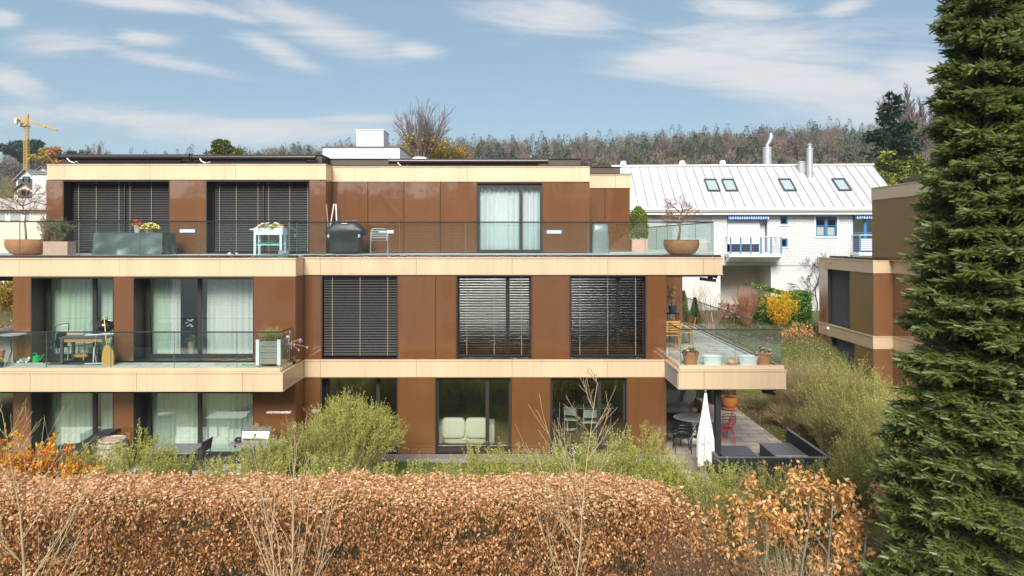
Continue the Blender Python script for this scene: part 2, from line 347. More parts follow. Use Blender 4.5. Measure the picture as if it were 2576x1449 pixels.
def wallbrick(name, col, bw=.55, bh=.17, mortar=(.35,.35,.36), rough=.7):
    m = bpy.data.materials.new(name); m.use_nodes = True; t = m.node_tree; b = t.nodes['Principled BSDF']
    g = N(t, 'ShaderNodeTexCoord'); s = N(t, 'ShaderNodeSeparateXYZ'); lk(t, g.outputs['Object'], s.inputs[0])
    c = N(t, 'ShaderNodeCombineXYZ'); lk(t, M('ADD', s.outputs[0], s.outputs[1], tree=t), c.inputs[0]); lk(t, s.outputs[2], c.inputs[1])
    br = N(t, 'ShaderNodeTexBrick', offset=.5); lk(t, c.outputs[0], br.inputs[0]); br.inputs['Scale'].default_value = 1
    br.inputs['Brick Width'].default_value = bw; br.inputs['Row Height'].default_value = bh; br.inputs['Mortar Size'].default_value = .011
    br.inputs['Color1'].default_value = (*col, 1); br.inputs['Color2'].default_value = (*[k*.93 for k in col], 1); br.inputs['Mortar'].default_value = (*mortar, 1)
    n = N(t, 'ShaderNodeTexNoise', i_Scale=.8, i_Detail=6.); lk(t, g.outputs['Object'], n.inputs[0])
    mx = N(t, 'ShaderNodeMixRGB', blend_type='MULTIPLY'); mx.inputs[0].default_value = .15; lk(t, br.outputs[0], mx.inputs[1]); lk(t, n.outputs[0], mx.inputs[2])
    lk(t, mx.outputs[0], b.inputs['Base Color']); b.inputs['Roughness'].default_value = rough
    bp = N(t, 'ShaderNodeBump', i_Strength=.4, i_Distance=.012, invert=True); lk(t, br.outputs['Fac'], bp.inputs['Height']); lk(t, bp.outputs[0], b.inputs['Normal'])
    return m
PAVE = pavermat('terrace_pavers', (.68,.65,.58), .8, .4)
PAVE2 = pavermat('patio_pavers', (.50,.43,.36), .8, .42)
# ================================================================== terrain
def sst(x, a, b):
    t = min(1, max(0, (x-a)/(b-a))); return t*t*(3-2*t)
RIDGE = [(-2400,400),(-900,380),(0,428),(120,432),(280,442),(640,434),(700,418),(970,412),(1150,402),(1350,397),(1500,397),(1700,382),(1900,373),(2050,366),(2300,368),(2700,366),(4200,340)]
def ridge(p):
    for (a, ya_), (b, yb) in zip(RIDGE, RIDGE[1:]):
        if a <= p <= b: return ya_+(yb-ya_)*(p-a)/(b-a)
    return RIDGE[0][1] if p < RIDGE[0][0] else RIDGE[-1][1]
def gz(x, y):
    d = y+DW
    if d < 1: d = 1
    if y < -11: return -.35*sst(-y, 11, 16)-4.2*sst(-y, 14, 38)+max(0, -y-58)*.115*(1+.35*math.sin(x*.012+1)+.2*math.sin(x*.031))
    inb = x < 8.5
    if inb and y < 10: base = 0
    else: base = 1.75*sst(y, 5.5, 11.5)*(sst(x, 8.4, 10.5) if y < 10 else 1) if x > 8.5 or y > 10 else 0
    if y >= 10 and y < 11.5 and inb: base = 1.75*(y-10)/1.5
    if d > 46:
        p = CX+x*FPX/d; zr = CAMZ-(ridge(p)-CY)*400/FPX
        left = 1-sst(p, 100, 500)
        if d < 400:
            t = (d-46)/354.; base = 1.75+(zr-1.75)*t
        else: base = zr-(d-400)*.05
        base += .8*math.sin(x*.05+1)*math.cos(y*.043)*min(1, (d-46)/60)
    return base
def axis(rngs):
    o = []
    for a, b, s in rngs:
        n = max(1, round((b-a)/s)); o += [a+(b-a)*i/n for i in range(n)]
    return o+[rngs[-1][1]]
gx = axis([(-700,-120,29),(-120,-30,6),(-30,-14,2),(-14,22,.5),(22,60,3),(60,180,10),(180,800,31)])
gy = axis([(-400,-60,34),(-60,-16,4),(-16,14,.5),(14,60,4),(60,200,10),(200,420,14.7),(420,1500,180)])
gm = MB(); gm.smooth = True
gm.add([(x, y, gz(x, y)-.03+(.02*math.sin(x*3.1)*math.sin(y*2.7))) for y in gy for x in gx],
       [(j*len(gx)+i, j*len(gx)+i+1, (j+1)*len(gx)+i+1, (j+1)*len(gx)+i) for j in range(len(gy)-1) for i in range(len(gx)-1)])
SOUTH = None
GRD = mat('garden_ground', (.10,.085,.04), .95)
t = GRD.node_tree; b = t.nodes['Principled BSDF']; g = N(t, 'ShaderNodeNewGeometry')
na = N(t, 'ShaderNodeTexNoise', i_Scale=.55, i_Detail=6.); nb_ = N(t, 'ShaderNodeTexNoise', i_Scale=14., i_Detail=5., i_Roughness=.7)
lk(t, g.outputs['Position'], na.inputs[0]); lk(t, g.outputs['Position'], nb_.inputs[0])
c1 = N(t, 'ShaderNodeValToRGB'); c1.color_ramp.elements[0].position = .42; c1.color_ramp.elements[1].position = .55
c1.color_ramp.elements[0].color = (.085,.12,.015,1); c1.color_ramp.elements[1].color = (.11,.085,.035,1)
c2 = N(t, 'ShaderNodeValToRGB'); c2.color_ramp.elements[0].position = .3; c2.color_ramp.elements[1].position = .75; c2.color_ramp.elements[0].color = (.45,.4,.35,1); c2.color_ramp.elements[1].color = (1.5,1.5,1.3,1)
lk(t, na.outputs[0], c1.inputs[0]); lk(t, nb_.outputs[0], c2.inputs[0])
mm = N(t, 'ShaderNodeMixRGB', blend_type='MULTIPLY'); mm.inputs[0].default_value = 1; lk(t, c1.outputs[0], mm.inputs[1]); lk(t, c2.outputs[0], mm.inputs[2]); lk(t, mm.outputs[0], b.inputs['Base Color'])
bp = N(t, 'ShaderNodeBump', i_Strength=.8, i_Distance=.05); lk(t, nb_.outputs[0], bp.inputs['Height']); lk(t, bp.outputs[0], b.inputs['Normal'])
struct(gm.build('ground', GRD))
# patio, gravel strip, lawn as thin real layers
XR = 4.54; XL = -5.93
pt = MB(); pt.box(XR+.03, 8.35, -3.1, 6.9, -.12, 0); struct(pt.build('patio', PAVE2))
pt = MB(); pt.box(-20, -6.1, -3.2, -.83, -.12, 0); struct(pt.build('patio', PAVE))
GRAV = mat('gravel_strip', (.20,.18,.16), .9, var=.5, vscale=30, bump=1, bscale=45)
pt = MB(); pt.box(XL+.03, XR, -.55, -.04, -.1, .02); struct(pt.build('gravel', GRAV))
pt = MB(); pt.box(XL+.03, XR, -.63, -.555, -.1, .05); struct(pt.build('kerb', mat('kerb_stone', (.22,.21,.20), .85)))
# ================================================================== apartment building
APT = thing('apartment_building', 'three storey apartment block with brown glass cladding, beige bands and glass railings', 'building', (0,0,0))
Z1, Z2, ZF = 2.80, 5.75, 8.63
def panels(name, rngs, Y, z0, z1, th=.05, side=None):
    for a, b in rngs:
        MB().box(a+.006, b-.006, Y, Y+th, z0+.008, z1-.008).build(name, BROWN, APT)
    a, b = rngs[0]; g = [[a, b]]
    for a, b in rngs[1:]:
        if abs(a-g[-1][1]) < .03: g[-1][1] = b
        else: g.append([a, b])
    for a, b in g: MB().box(a+.008, b-.008, Y+th, Y+.30, z0, z1).build('wall_core', BLACK, APT)
def sidepanels(name, X, rngs, z0, z1, sgn=1, th=.05):
    for i, (a, b) in enumerate(rngs):
        MB().box(X-sgn*th, X, a+(.055 if i == 0 else .006), b-.006, z0+.008, z1-.008).build(name, BROWN, APT)
    MB().box(X-sgn*.30, X-sgn*th, rngs[0][0]+.31, rngs[-1][1], z0+.01, z1-.01).build('wall_core', BLACK, APT)
def fascia(x0, x1, Y, zt, h=.51, joint=2.78, first=1.2, axis='x', sgn=1):
    """band of sheets; front face at Y (axis x) or at X=Y (axis y, outward sgn)"""
    m = MB(); cuts = [x0]; c = x0+first
    while c < x1-.3: cuts.append(c); c += joint
    cuts.append(x1)
    for a, b in zip(cuts, cuts[1:]):
        if axis == 'x':
            m.box(a+.004, b-.004, Y, Y+.05, zt-h+.03, zt-.045); m.box(a+.002, b-.002, Y-.022, Y+.05, zt-.04, zt); m.box(a+.002, b-.002, Y-.016, Y+.05, zt-h, zt-h+.026)
        else:
            m.box(Y-sgn*.05, Y, a+.004, b-.004, zt-h+.03, zt-.045); m.box(Y-sgn*.05, Y+sgn*.022, a+.002, b-.002, zt-.04, zt); m.box(Y-sgn*.05, Y+sgn*.016, a+.002, b-.002, zt-h, zt-h+.026)
    m.build('fascia_band', BEIGE, APT)
    m = MB()
    if axis == 'x': m.box(x0+.01, x1-.01, Y+.045, Y+.2, zt-h-.025, zt-.004)
    else: m.box(Y-sgn*.2, Y-sgn*.045, x0+.01, x1-.01, zt-h-.025, zt-.004)
    m.build('fascia_backing', BLACK, APT)
# --- slabs (concrete cores)
s_ = MB()
s_.box(-13.79, XL, -.55, 10.9, -.3, -.005); s_.box(XL+.01, XR-.02, .25, 10.9, -.3, -.006)
s_.build('ground_slab', CONC, APT)
s_ = MB()
s_.box(-20, XL-.06, -1.81, 11, 2.26, 2.72); s_.box(XL+.02, XR-.06, .06, 11, 2.25, 2.72); s_.box(XR-.05, 7.28, -1.5, 8.3, 2.25, 2.71)
s_.build('floor_slab', CONC, APT)
s_ = MB()
s_.box(-20, XL-.06, -.73, 11, 5.20, 5.66); s_.box(XL+.02, 6.10, .06, 9.9, 5.19, 5.66)
s_.build('floor_slab', CONC, APT)
s_ = MB(); s_.box(-14.7, -5.93, 2.18, 10.9, 8.13, 8.58); s_.box(-5.9, 2.6, 2.93, 10.9, 8.13, 8.585); s_.box(2.62, 4.45, 5.78, 10.9, 8.13, 8.58)
s_.build('roof_slab', CONC, APT)
# terrace coverings
s_ = MB(); s_.box(-20, XL-.1, -1.74, -.80, 2.72, Z1); s_.build('terrace_floor', PAVE, APT)
s_ = MB(); s_.box(XR+.02, 7.2, -1.44, 8.2, 2.715, Z1); s_.build('terrace_floor', PAVE, APT)
s_ = MB(); s_.box(-20, -5.95, -.60, 2.2, 5.665, Z2); s_.box(-5.94, 2.62, .1, 2.9, 5.665, Z2); s_.box(2.63, 5.85, .1, 9.8, 5.665, Z2); s_.build('terrace_floor', mat('pale_terrace_pavers', (.55,.55,.54), .8, var=.1), APT)
# --- fascias
FR = (745/DW)
fascia(-20.0, XL, -1.87, 2.743, first=1.9); fascia(-1.87, 0, XL, 2.743, axis='y', first=.62, joint=.9)
fascia(XL+.003, XR-.04, -.02, 2.745, first=.48, joint=2.765)
fascia(-1.60, -.02, XR-.04, 2.745, axis='y', sgn=-1, first=3)
fascia(XR-.04, 7.36, -1.60, 2.745, first=.68, joint=2.9); fascia(-1.60, 8.4, 7.36, 2.745, axis='y', first=2.7)
fascia(-20.0, XL, -.79, 5.70, first=.85); fascia(-.79, -.03, XL, 5.70, axis='y', first=.35, joint=3)
fascia(XL+.003, 6.16, -.03, 5.70, first=.48, joint=2.765); fascia(-.03, 10, 6.16, 5.70, axis='y', first=2.7)
fascia(-14.78, -5.86, 2.08, 8.63, first=.55, joint=2.74); fascia(2.08, 2.83, -5.86, 8.63, axis='y', first=.32, joint=3)
fascia(-5.857, 2.66, 2.83, 8.63, first=.75, joint=3.72); fascia(2.83, 5.68, 2.66, 8.63, axis='y', first=3); fascia(2.66, 4.52, 5.68, 8.63, first=1.3); fascia(5.68, 10.9, 4.52, 8.63, axis='y')
# slanted dark flashing on slab edges under the upper glass railing
m = MB(); m.prism([(-.78,5.703),(-.55,5.765),(-.55,5.70)], 'x', -20, XL+.01); m.prism([(-.03,5.703),(.10,5.765),(.10,5.70)], 'x', XL-.1, 6.14)
m.build('edge_flashing', DARK, APT)
for q in ((-20, -6.02, -1.80, -1.735, 2.745, 2.83),(-6.06, -6.0, -1.735, -.82, 2.745, 2.83),(XR+.0, 7.33, -1.53, -1.46, 2.747, 2.85),(XR+.0, XR+.06, -1.46, -.1, 2.747, 2.85),(7.25, 7.33, -1.45, 8.25, 2.747, 2.82)): MB().box(*q).build('edge_upstand', BEIGE, APT)

m = MB(); m.box(7.02, 7.10, -1.3, 8.1, 2.801, 2.812); m.build('drain_channel', mat('steel_drain', (.40,.42,.47), .35, .7), APT)
# soffit shadow line / dark underside
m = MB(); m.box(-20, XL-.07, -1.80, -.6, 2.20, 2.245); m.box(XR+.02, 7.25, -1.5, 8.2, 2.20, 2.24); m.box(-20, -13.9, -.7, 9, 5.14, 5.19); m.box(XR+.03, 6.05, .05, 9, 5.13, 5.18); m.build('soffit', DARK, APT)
# --- parapets
m = MB(); m.box(-14.05, -6.12, 2.55, 2.65, 8.60, 8.95); m.box(-6.22, -6.12, 2.65, 3.5, 8.60, 8.95); m.box(-6.12, 2.42, 3.45, 3.55, 8.60, 8.93); m.box(2.32, 2.42, 3.55, 6.2, 8.60, 8.93)
m.box(2.45, 4.2, 6.1, 6.2, 8.60, 8.93); m.box(4.1, 4.2, 6.2, 10.8, 8.60, 8.93); m.build('parapet', DARK2, APT)
m = MB(); m.box(-14.09, -6.08, 2.51, 2.69, 8.95, 8.975); m.box(-6.26, -6.08, 2.69, 3.4, 8.95, 8.975); m.box(-6.14, 2.45, 3.41, 3.59, 8.93, 8.955); m.box(2.42, 4.24, 6.06, 6.24, 8.931, 8.957)
m.box(-14.85, -5.82, 2.04, 2.5, 8.632, 8.65); m.box(-5.83, 2.70, 2.79, 3.44, 8.633, 8.652); m.box(2.60, 4.56, 5.64, 6.08, 8.634, 8.65); m.build('parapet_coping', DARK, APT)
# roof awning cassettes (rolled terrace awnings)
def cassette(x0, x1, Y, z, r=.085):
    m = MB(); m.smooth = True; m.tube([(x0, Y, z), (x1, Y, z)], r, 16); m.box(x0+.3, x1-.3, Y+.05, Y+.12, z-.16, z+.02)
    for e in (x0, x1): m.tube([(e-.02, Y, z), (e+.02, Y, z)], r*1.25, 16)
    o = m.build('rolled_awning', mat('awning_cassette', (.055,.045,.043), .32, .5), APT)
    k = MB(); k.tube([(x0+.28,Y-.06,z-.05),(x0+.36,Y-.08,z-.14),(x0+.5,Y-.08,z-.20)], .018, 6); k.tube([(x0+.5,Y-.08,z-.2),(x0+.62,Y-.06,z-.15)], .02, 6); k.build('awning_crank', mat('zinc', (.5,.52,.5), .4, .6), o)
cassette(px(143,21.9), px(472,21.9), 2.30, pz(393.5,21.9)); cassette(px(478,21.9), px(790,21.9), 2.30, pz(395,21.9)); cassette(px(978,22.7), px(1378,22.7), 3.1, pz(404.5,22.7))
# roof plant box
m = MB(); m.box(px(811.7,26), px(1005.4,26), 26-DW, 29.4-DW, 8.6, 9.70); m.build('roof_box', mat('light_sheet_metal', (.62,.66,.70), .35, .3, var=.05), APT)
m = MB(); m.box(px(810,26)-.03, px(1005.4,26)+.04, 26-DW-.04, 29.45-DW, 9.70, 9.74); m.build('roof_box_cap', mat('brown_cap', (.12,.07,.05), .5), APT)
m = MB(); m.box(px(896.4,27), px(964.8,27), 27-DW, 28.2-DW, 9.741, pz(328,27)); m.build('roof_chimney', mat('light_sheet_metal2', (.55,.60,.66), .3, .4, var=.05), APT)
m = MB(); m.box(px(896.4,27)-.03, px(964.8,27)+.03, 27-DW-.03, 28.23-DW, pz(328,27), pz(326,27)); m.build('chimney_cap', WHITEP, APT)
m = MB(); m.smooth = True; m.lathe([(.42,0),(.42,.1),(.36,.22),(.22,.31),(0,.34)], (px(1056,25), 25-DW, 8.9), 24); m.build('skylight_dome', mat('opal_dome', (.85,.86,.86), .3), APT)
m = MB()
for i in range(6): m.box(-13.6+i*1.25, -13.6+i*1.25+1.1, 4.0, 5.6, 8.90, 8.93)
m.build('solar_panel', mat('solar_cell', (.01,.02,.09), .15, .2), APT)
# --- wall panels : levels
TH0, TH1, TH2, TH3 = 0.0, 2.24, 5.19, 8.12
def rr(Y, *pxs): d = DW+Y; return [(px(a, d), px(b, d)) for a, b in pxs]
GL = rr(-.79, (32,77),(286,335),(638,743.6)); GL[-1] = (GL[-1][0], XL)
panels('wall_panel', GL, -.79, Z1+.03, TH2); panels('wall_panel', GL, -.79, TH0, TH1)
panels('wall_panel', [(XL, px(808.5,DW))]+rr(0, (1001,1096),(1096.5,1148)), 0, TH1+.51, TH2)
panels('wall_panel', rr(0, (1338,1433),(1626,1676.8)), 0, TH1+.51, TH2)
panels('wall_panel', [(XL, px(807,DW))]+rr(0, (1000.5,1095),(1286.5,1384.5),(1577.5,1676.8)), 0, TH0, TH1)
sidepanels('wall_panel', XL, [(-.79,-.0)], Z1-.03, TH2); sidepanels('wall_panel', XL, [(-.79,-.0)], TH0, TH1)
sidepanels('wall_panel', XR, [(0,3.5),(3.5,8)], Z1-.03, TH2); sidepanels('wall_panel', XR, [(0,3),(3,6.9)], TH0, TH1)
sidepanels('wall_panel', -13.79, [(-.79,3),(3,10)], Z1-.03, TH2, sgn=-1); sidepanels('wall_panel', -13.79, [(-.79,3),(3,10)], TH0, TH1, sgn=-1)
panels('wall_panel', [(XR+.01, px(1717,27.6))], 27.6-DW, Z1, TH2)
panels('wall_panel', rr(2.1, (116,158),(427,518),(779,820)), 2.1, Z2+.02, TH3)
sidepanels('wall_panel', px(820,DW+2.1), [(2.1,2.85)], Z2+.02, TH3); sidepanels('wall_panel', px(116,DW+2.1), [(2.1,6),(6,10.8)], Z2+.02, TH3, sgn=-1)
X3 = px(820,DW+2.1)
panels('wall_panel', [(X3, px(925,DW+2.85))]+rr(2.85, (925.5,1016),(1016.5,1107.5),(1108,1199)), 2.85, Z2+.02, TH3)
panels('wall_panel', rr(2.85, (1365,1483.8)), 2.85, Z2+.02, TH3)
XP = px(1483.8, DW+2.85); sidepanels('wall_panel', XP, [(2.85,5.7)], Z2+.02, TH3)
panels('wall_panel', [(XP, px(1522,DW+5.7)),(px(1522.5,DW+5.7), 4.5)], 5.7, Z2+.02, TH3); sidepanels('wall_panel', 4.5, [(5.7,10.8)], Z2+.02, TH3)
# ground patio back wall and column
m = MB(); m.box(px(1790,25.6), px(1853,25.6), 5.9, 6.6, 0, 2.2); m.build('patio_back_wall', mat('anthracite', (.022,.024,.028), .5), APT); m = MB(); m.box(px(1800.5,18.6), px(1814,18.6), 18.6-DW, 18.75-DW, 0, 2.2); m.build('patio_column', mat('anthracite', (.022,.024,.028), .5), APT)
# --- interior shell (walls behind the windows)
m = MB()
for (z0, z1) in ((0,2.24),(2.76,5.19)):
    m.box(-13.4, XR-.35, 6.0, 6.1, z0, z1)
    for X_ in (-13.4, -9.3, XL-.02, -2.75, .9): m.box(X_, X_+.1, .75, 5.98, z0, z1)
m.box(-14.3, 2.2, 7.0, 7.1, 5.72, 8.12)
for X_ in (-14.3, -9.9, -5.5, -.6, 2.2): m.box(X_, X_+.1, 3.6, 6.98, 5.72, 8.12)
m.build('interior_wall', INT, APT)
m = MB(); m.box(-13.3, XR-.36, .35, 5.98, 0.0, .012); m.box(-13.3, XR-.36, .35, 5.98, 2.745, 2.76); m.box(-14.2, 2.3, 3.2, 6.98, 5.69, 5.70); m.build('interior_floor', WOODF, APT)
# --- windows
def blind(parent, x0, x1, z0, z1, Y, tilt, pitch=.076, cords=(.12,.5,.88), zstop=None):
    m = MB(); z = z1-.06; c, s = math.cos(tilt), math.sin(tilt); w_ = .038; zs = zstop if zstop is not None else z0
    m.box(x0, x1, Y-.035, Y+.035, z1-.03, z1)
    while z > zs+.02:
        dz = .0008*math.sin(z*37)
        # slightly curved slat: two facets
        a = (-w_*c, -w_*s); b = (0, .008); e = (w_*c, w_*s)
        for (p, q) in ((a, b), (b, e)):
            m.add([(x0, Y+p[0], z+p[1]+dz), (x1, Y+p[0], z+p[1]-dz), (x1, Y+q[0], z+q[1]-dz), (x0, Y+q[0], z+q[1]+dz)], [(0,1,2,3)])
        z -= pitch
    m.box(x0, x1, Y-.03, Y+.03, zs, zs+.02)
    o = m.build('blind', SLAT, parent)
    k = MB()
    for f in cords:
        X_ = x0+(x1-x0)*f; k.box(X_-.004, X_+.004, Y-.047, Y-.042, zs, z1)
    k.build('blind_cord', CORD, parent); return o
def curtain(parent, x0, x1, z0, z1, Y, m_=None, amp=.045, wl=.15, seed=0):
    rg = random.Random(seed); n = int((x1-x0)/.016); ph = [rg.random()*6 for _ in range(4)]; m = MB(); m.smooth = True
    def f(u, v):
        X_ = x0+(x1-x0)*u; a = amp*(.35+.65*math.sin(X_*2.1+ph[0])**2+.4*math.sin(X_*7.7+ph[3])); X2 = X_+.035*math.sin(v*2.2+ph[2]+X_*1.7)*v
        return (X2, Y+a*math.sin(X2*6.283/wl+2.6*math.sin(X_*2.9+ph[1])+1.2*math.sin(X_*8.3+ph[0]))*(.55+.45*v)+.01*math.sin(X_*40), z1-(z1-z0)*v)
    m.grid(f, n, 6); return m.build('curtain', m_ or CURT, parent)
def window(x0, x1, z0, z1, Y, depth, mull=None, fr=.07, bl=None, cu=None, reveal=True, top=.09, bot=.10, glass=None, double=0):
    """opening x0..x1 in plane Y, frame set back by depth ; mull = list of x positions"""
    Yf = Y+depth; m = MB()
    m.box(x0+.01, x1-.01, Yf, Yf+.07, z1-top, z1-.01); m.box(x0+.01, x1-.01, Yf, Yf+.07, z0+.01, z0+bot)
    m.box(x0+.01, x0+fr, Yf+.002, Yf+.068, z0+bot, z1-top); m.box(x1-fr, x1-.01, Yf+.002, Yf+.068, z0+bot, z1-top)
    xs = [x0+fr]
    for q in (mull or []): m.box(q-.055, q+.055, Yf-.01, Yf+.06, z0+bot, z1-top); xs += [q-.055, q+.055]
    xs.append(x1-fr)
    o = m.build('window', FRAME, APT)
    if reveal:
        r = MB(); r.box(x0+.001, x0+.012, Y+.02, Yf+.3, z0, z1); r.box(x1-.012, x1-.001, Y+.02, Yf+.3, z0, z1); r.box(x0+.012, x1-.012, Y+.02, Yf+.3, z1-.012, z1-.001)
        r.build('reveal', FRAME, o); r = MB(); r.box(x0+.013, x1-.013, Y+.01, Yf+.12, z0, z0+.012); r.build('sill', DARK, o)
        e = MB(); e.box(x0, x0+.022, Y-.006, Y+.02, z0, z1); e.box(x1-.022, x1, Y-.006, Y+.02, z0, z1); e.box(x0+.022, x1-.022, Y-.006, Y+.02, z1-.03, z1-.005); e.build('opening_trim', mat('trim_metal', (.10,.08,.07), .35, .5), o)
    for a, b in zip(xs[::2], xs[1::2]):
        g_ = MB(); g_.add([(a, Yf+.03, z0+bot), (b, Yf+.03, z0+bot), (b, Yf+.03, z1-top), (a, Yf+.03, z1-top)], [(0,1,2,3)]); g_.build('pane', glass or GLASS, o)
    if bl: blind(o, x0+.045, x1-.045, z0+.04, z1-.02, Y+.10, **bl)
    for i, c in enumerate(cu or []): curtain(o, c[0], c[1], z0+.05, z1-.05, Yf+.22, c[2] if len(c) > 2 else None, seed=i+int(abs(x0*10)))
    return o
d = DW+2.1
for a, b, mu in ((158.5,427,301.6),(518,779,655)):
    x0, x1, xm = px(a,d), px(b,d), px(mu,d)
    o = window(x0, x1, Z2+.02, 8.1, 2.1, .45, [xm])
    blind(o, x0+.16, xm-.02, Z2+.05, 8.06, 2.42, .95, cords=(.1,.45,.9)); blind(o, xm+.02, x1-.04, Z2+.05, 8.06, 2.42, .95, cords=(.1,.55,.93))
    g = MB(); g.box(xm-.02, xm+.02, 2.36, 2.46, Z2+.03, 8.08); g.build('guide_rail', FRAME, o)
d = DW+2.85; x0, x1, xm = px(1199,d), px(1365,d), px(1310.7,d)
o = window(x0, x1, Z2+.02, 8.1, 2.85, .10, [xm], fr=.09, top=.17, cu=[(x0+.05, x1-.05)], glass=glassmat('blue_window_glass', (.88,.95,.97), 1.5, 6.0, wave=.04))
d = DW
window(px(809,d), px(1000.7,d), 2.76, 5.18, 0, .25, [px(950,d)], bl=dict(tilt=.8, zstop=2.84), cu=[])
window(px(1148.5,d), px(1337.7,d), 2.76, 5.18, 0, .25, [px(1277,d)], bl=dict(tilt=-.48, zstop=2.86))
window(px(1433.3,d), px(1625.8,d), 2.76, 5.18, 0, .25, [px(1558,d)], bl=dict(tilt=-.48, zstop=2.86))
d = DW-.79
for (z0, z1, t_) in ((Z1+.03, 5.17, 0), (.03, 2.22, 1)):
    a, b = px(77,d), px(286,d); dd = d+.62
    window(a, b, z0, z1, -.79, .60, [px(239,dd)], fr=.12, cu=[(px(112,dd), px(231,dd), CURTG),(px(245,dd), px(300,dd), CURTG)])
    a, b = px(335,d), px(638,d)
    cu = [(px(370,dd), px(420,dd), CURTG),(px(418,dd), px(446,dd)),(px(512,dd), px(636,dd))] if not t_ else [(px(372,dd), px(494,dd), CURTG),(px(512,dd), px(634,dd), CURTG)]
    window(a, b, z0, z1, -.79, .60, [px(503,dd)], fr=.13, cu=cu)
d = DW
window(px(807.5,d), px(1000,d), .04, 2.23, 0, .42, [px(951,d+.4)], fr=.08, top=.12)
window(px(1095.5,d), px(1286,d), .04, 2.23, 0, .14, [px(1226,d+.14)], fr=.08, top=.10, bot=.16)
window(px(1385,d), px(1577,d), .04, 2.23, 0, .20, [px(1508,d+.14)], fr=.08, top=.12, bot=.16)
# --- glass railings
def railing(pts, zt, zb, joints):
    m = MB(); m.tube([(x, y, zt) for x, y in pts], .018, 4)
    o = m.build('handrail', mat('rail_cap', (.05,.055,.06), .35, .6), APT)
    for i, ((x0, y0), (x1, y1)) in enumerate(zip(pts, pts[1:])):
        L = math.hypot(x1-x0, y1-y0); js = [0]+sorted(joints[i])+[1]
        for a, b in zip(js, js[1:]):
            a_ = a+.008/L; b_ = b-.008/L; ux, uy = (x1-x0), (y1-y0)
            g = MB(); g.add([(x0+ux*a_, y0+uy*a_, zb), (x0+ux*b_, y0+uy*b_, zb), (x0+ux*b_, y0+uy*b_, zt-.01), (x0+ux*a_, y0+uy*a_, zt-.01)], [(0,1,2,3)]); g.build('glass_panel', RAILG, o)
            e = MB(); nx, ny = -uy/L*.004, ux/L*.004
            for q in (a_, b_):
                cx, cy = x0+ux*q, y0+uy*q; e.box(cx-.002-abs(nx), cx+.002+abs(nx), cy-.002-abs(ny), cy+.002+abs(ny), zb, zt-.012)
            e.build('glass_edge', mat('glass_edge_green', (.10,.17,.14), .2), o)
    return o
def fr_(x0, x1, xs): return [(x-x0)/(x1-x0) for x in xs]
yF = 18.05-DW; railing([(-20, yF), (-6.03, yF), (-6.03, -.85)], pz(835.3,18.05), 2.79, [fr_(-20,-6.03,[px(q,18.05) for q in (-60,117,279,438.6,596)]), []])
yF = 18.3-DW; railing([(4.6, -.05), (4.6, yF), (7.3, yF), (7.3, 8.2), (6.88, 8.2)], 3.80, 2.80, [[], fr_(4.6,7.3,[px(1850,18.3)]), [.2,.4,.6,.8], []])
railing([(-20, -.64), (-6.17, -.64), (-6.17, .08), (5.93, .08), (5.93, 9.7)], 6.717, 5.755, [fr_(-20,-6.17,[px(q,19.1) for q in (-110,50,200,351,500.6)]), [], fr_(-6.17,5.93,[px(q,19.82) for q in (818,1005,1171,1330,1479,1623)]), [.2,.4,.6,.8]])
# wall lights
for (q, y, d) in ((472,581,DW+2.1),(972,583,DW+2.85),(1394,583.5,DW+2.85)):
    X_, Z_ = px(q,d), pz(y,d); m = MB(); m.box(X_-.27, X_+.27, d-DW-.02, d-DW-.003, Z_-.075, Z_+.075); o = m.build('wall_light', mat('light_rim', (.10,.12,.2), .4), APT)
    m = MB(); m.box(X_-.235, X_+.235, d-DW-.026, d-DW-.021, Z_-.045, Z_+.045); m.build('light_glass', mat('opal_glass', (.85,.87,.9), .3), o)
# folded awning arms under slab ends
def armbox(name, c, L, ry):
    m = MB(); m.obox(c, (L,.10,.09), (0, ry, 0)); m.obox((c[0]+L*.32, c[1]+.02, c[2]+.1), (L*.55,.08,.07), (0, ry+.15, 0)); m.cyl((c[0]+L*.15,c[1]-.06,c[2]+.04),(c[0]+L*.15,c[1]+.08,c[2]+.04),.06,n=12); m.build(name, DARK, APT)
armbox('folded_awning', (px(1783,19.9), .25, pz(704,19.9)), .46, .12); armbox('folded_awning', (px(1935,18.4), -1.3, pz(988,18.4)), .34, .25)
m = MB(); m.smooth = False; m.box(-20, -13.9, .2, .34, 5.0, 5.1); m.box(px(505,18.3), px(690,18.3), -1.5, -1.38, 2.10, 2.19); m.box(-20, px(505,18.3), -1.52, -1.40, 2.11, 2.19); m.build('folded_awning', DARK, APT)
# interior lamp cord / shelves are separate furniture (see below)
# ================================================================== neighbour block on the right
NB = thing('neighbour_building', 'brown glass clad block on the right, half hidden behind the big fir', 'building', (0,0,0))
BROWN2 = mat('brown_glass_panel_neighbour', (.21,.098,.046), .10, 0, .5, var=.06, vscale=1.4, coat=.9); BROWN2.node_tree.nodes['Principled BSDF'].inputs['Coat IOR'].default_value = 2.0; wavy(BROWN2, .22, .8)
BEIGE2 = mat('beige_metal_neighbour', (.62,.46,.30), .45, .15, .5, var=.06)
ZN1, ZN2, ZN3 = 2.44, 5.39, 8.30
def nbx(name, m_, *bx):
    for q in bx: MB().box(*q).build(name, m_, NB)
X1, X2, XT = 14.17, 14.93, 14.75
yA, yB, yE = 31.2-DW, 26.55-DW, 15.0-DW         # far corner, step, near end (metres along the depth)
win_y = (px(0,1), 0)
def ydepth(pxx, X): return X*FPX/(pxx-CX)-DW    # where the plane X= const meets a picture column
wA, wB = ydepth(2082,X1), ydepth(2137.5,X1)
vA, vB = ydepth(2091,X1), ydepth(2149,X1)
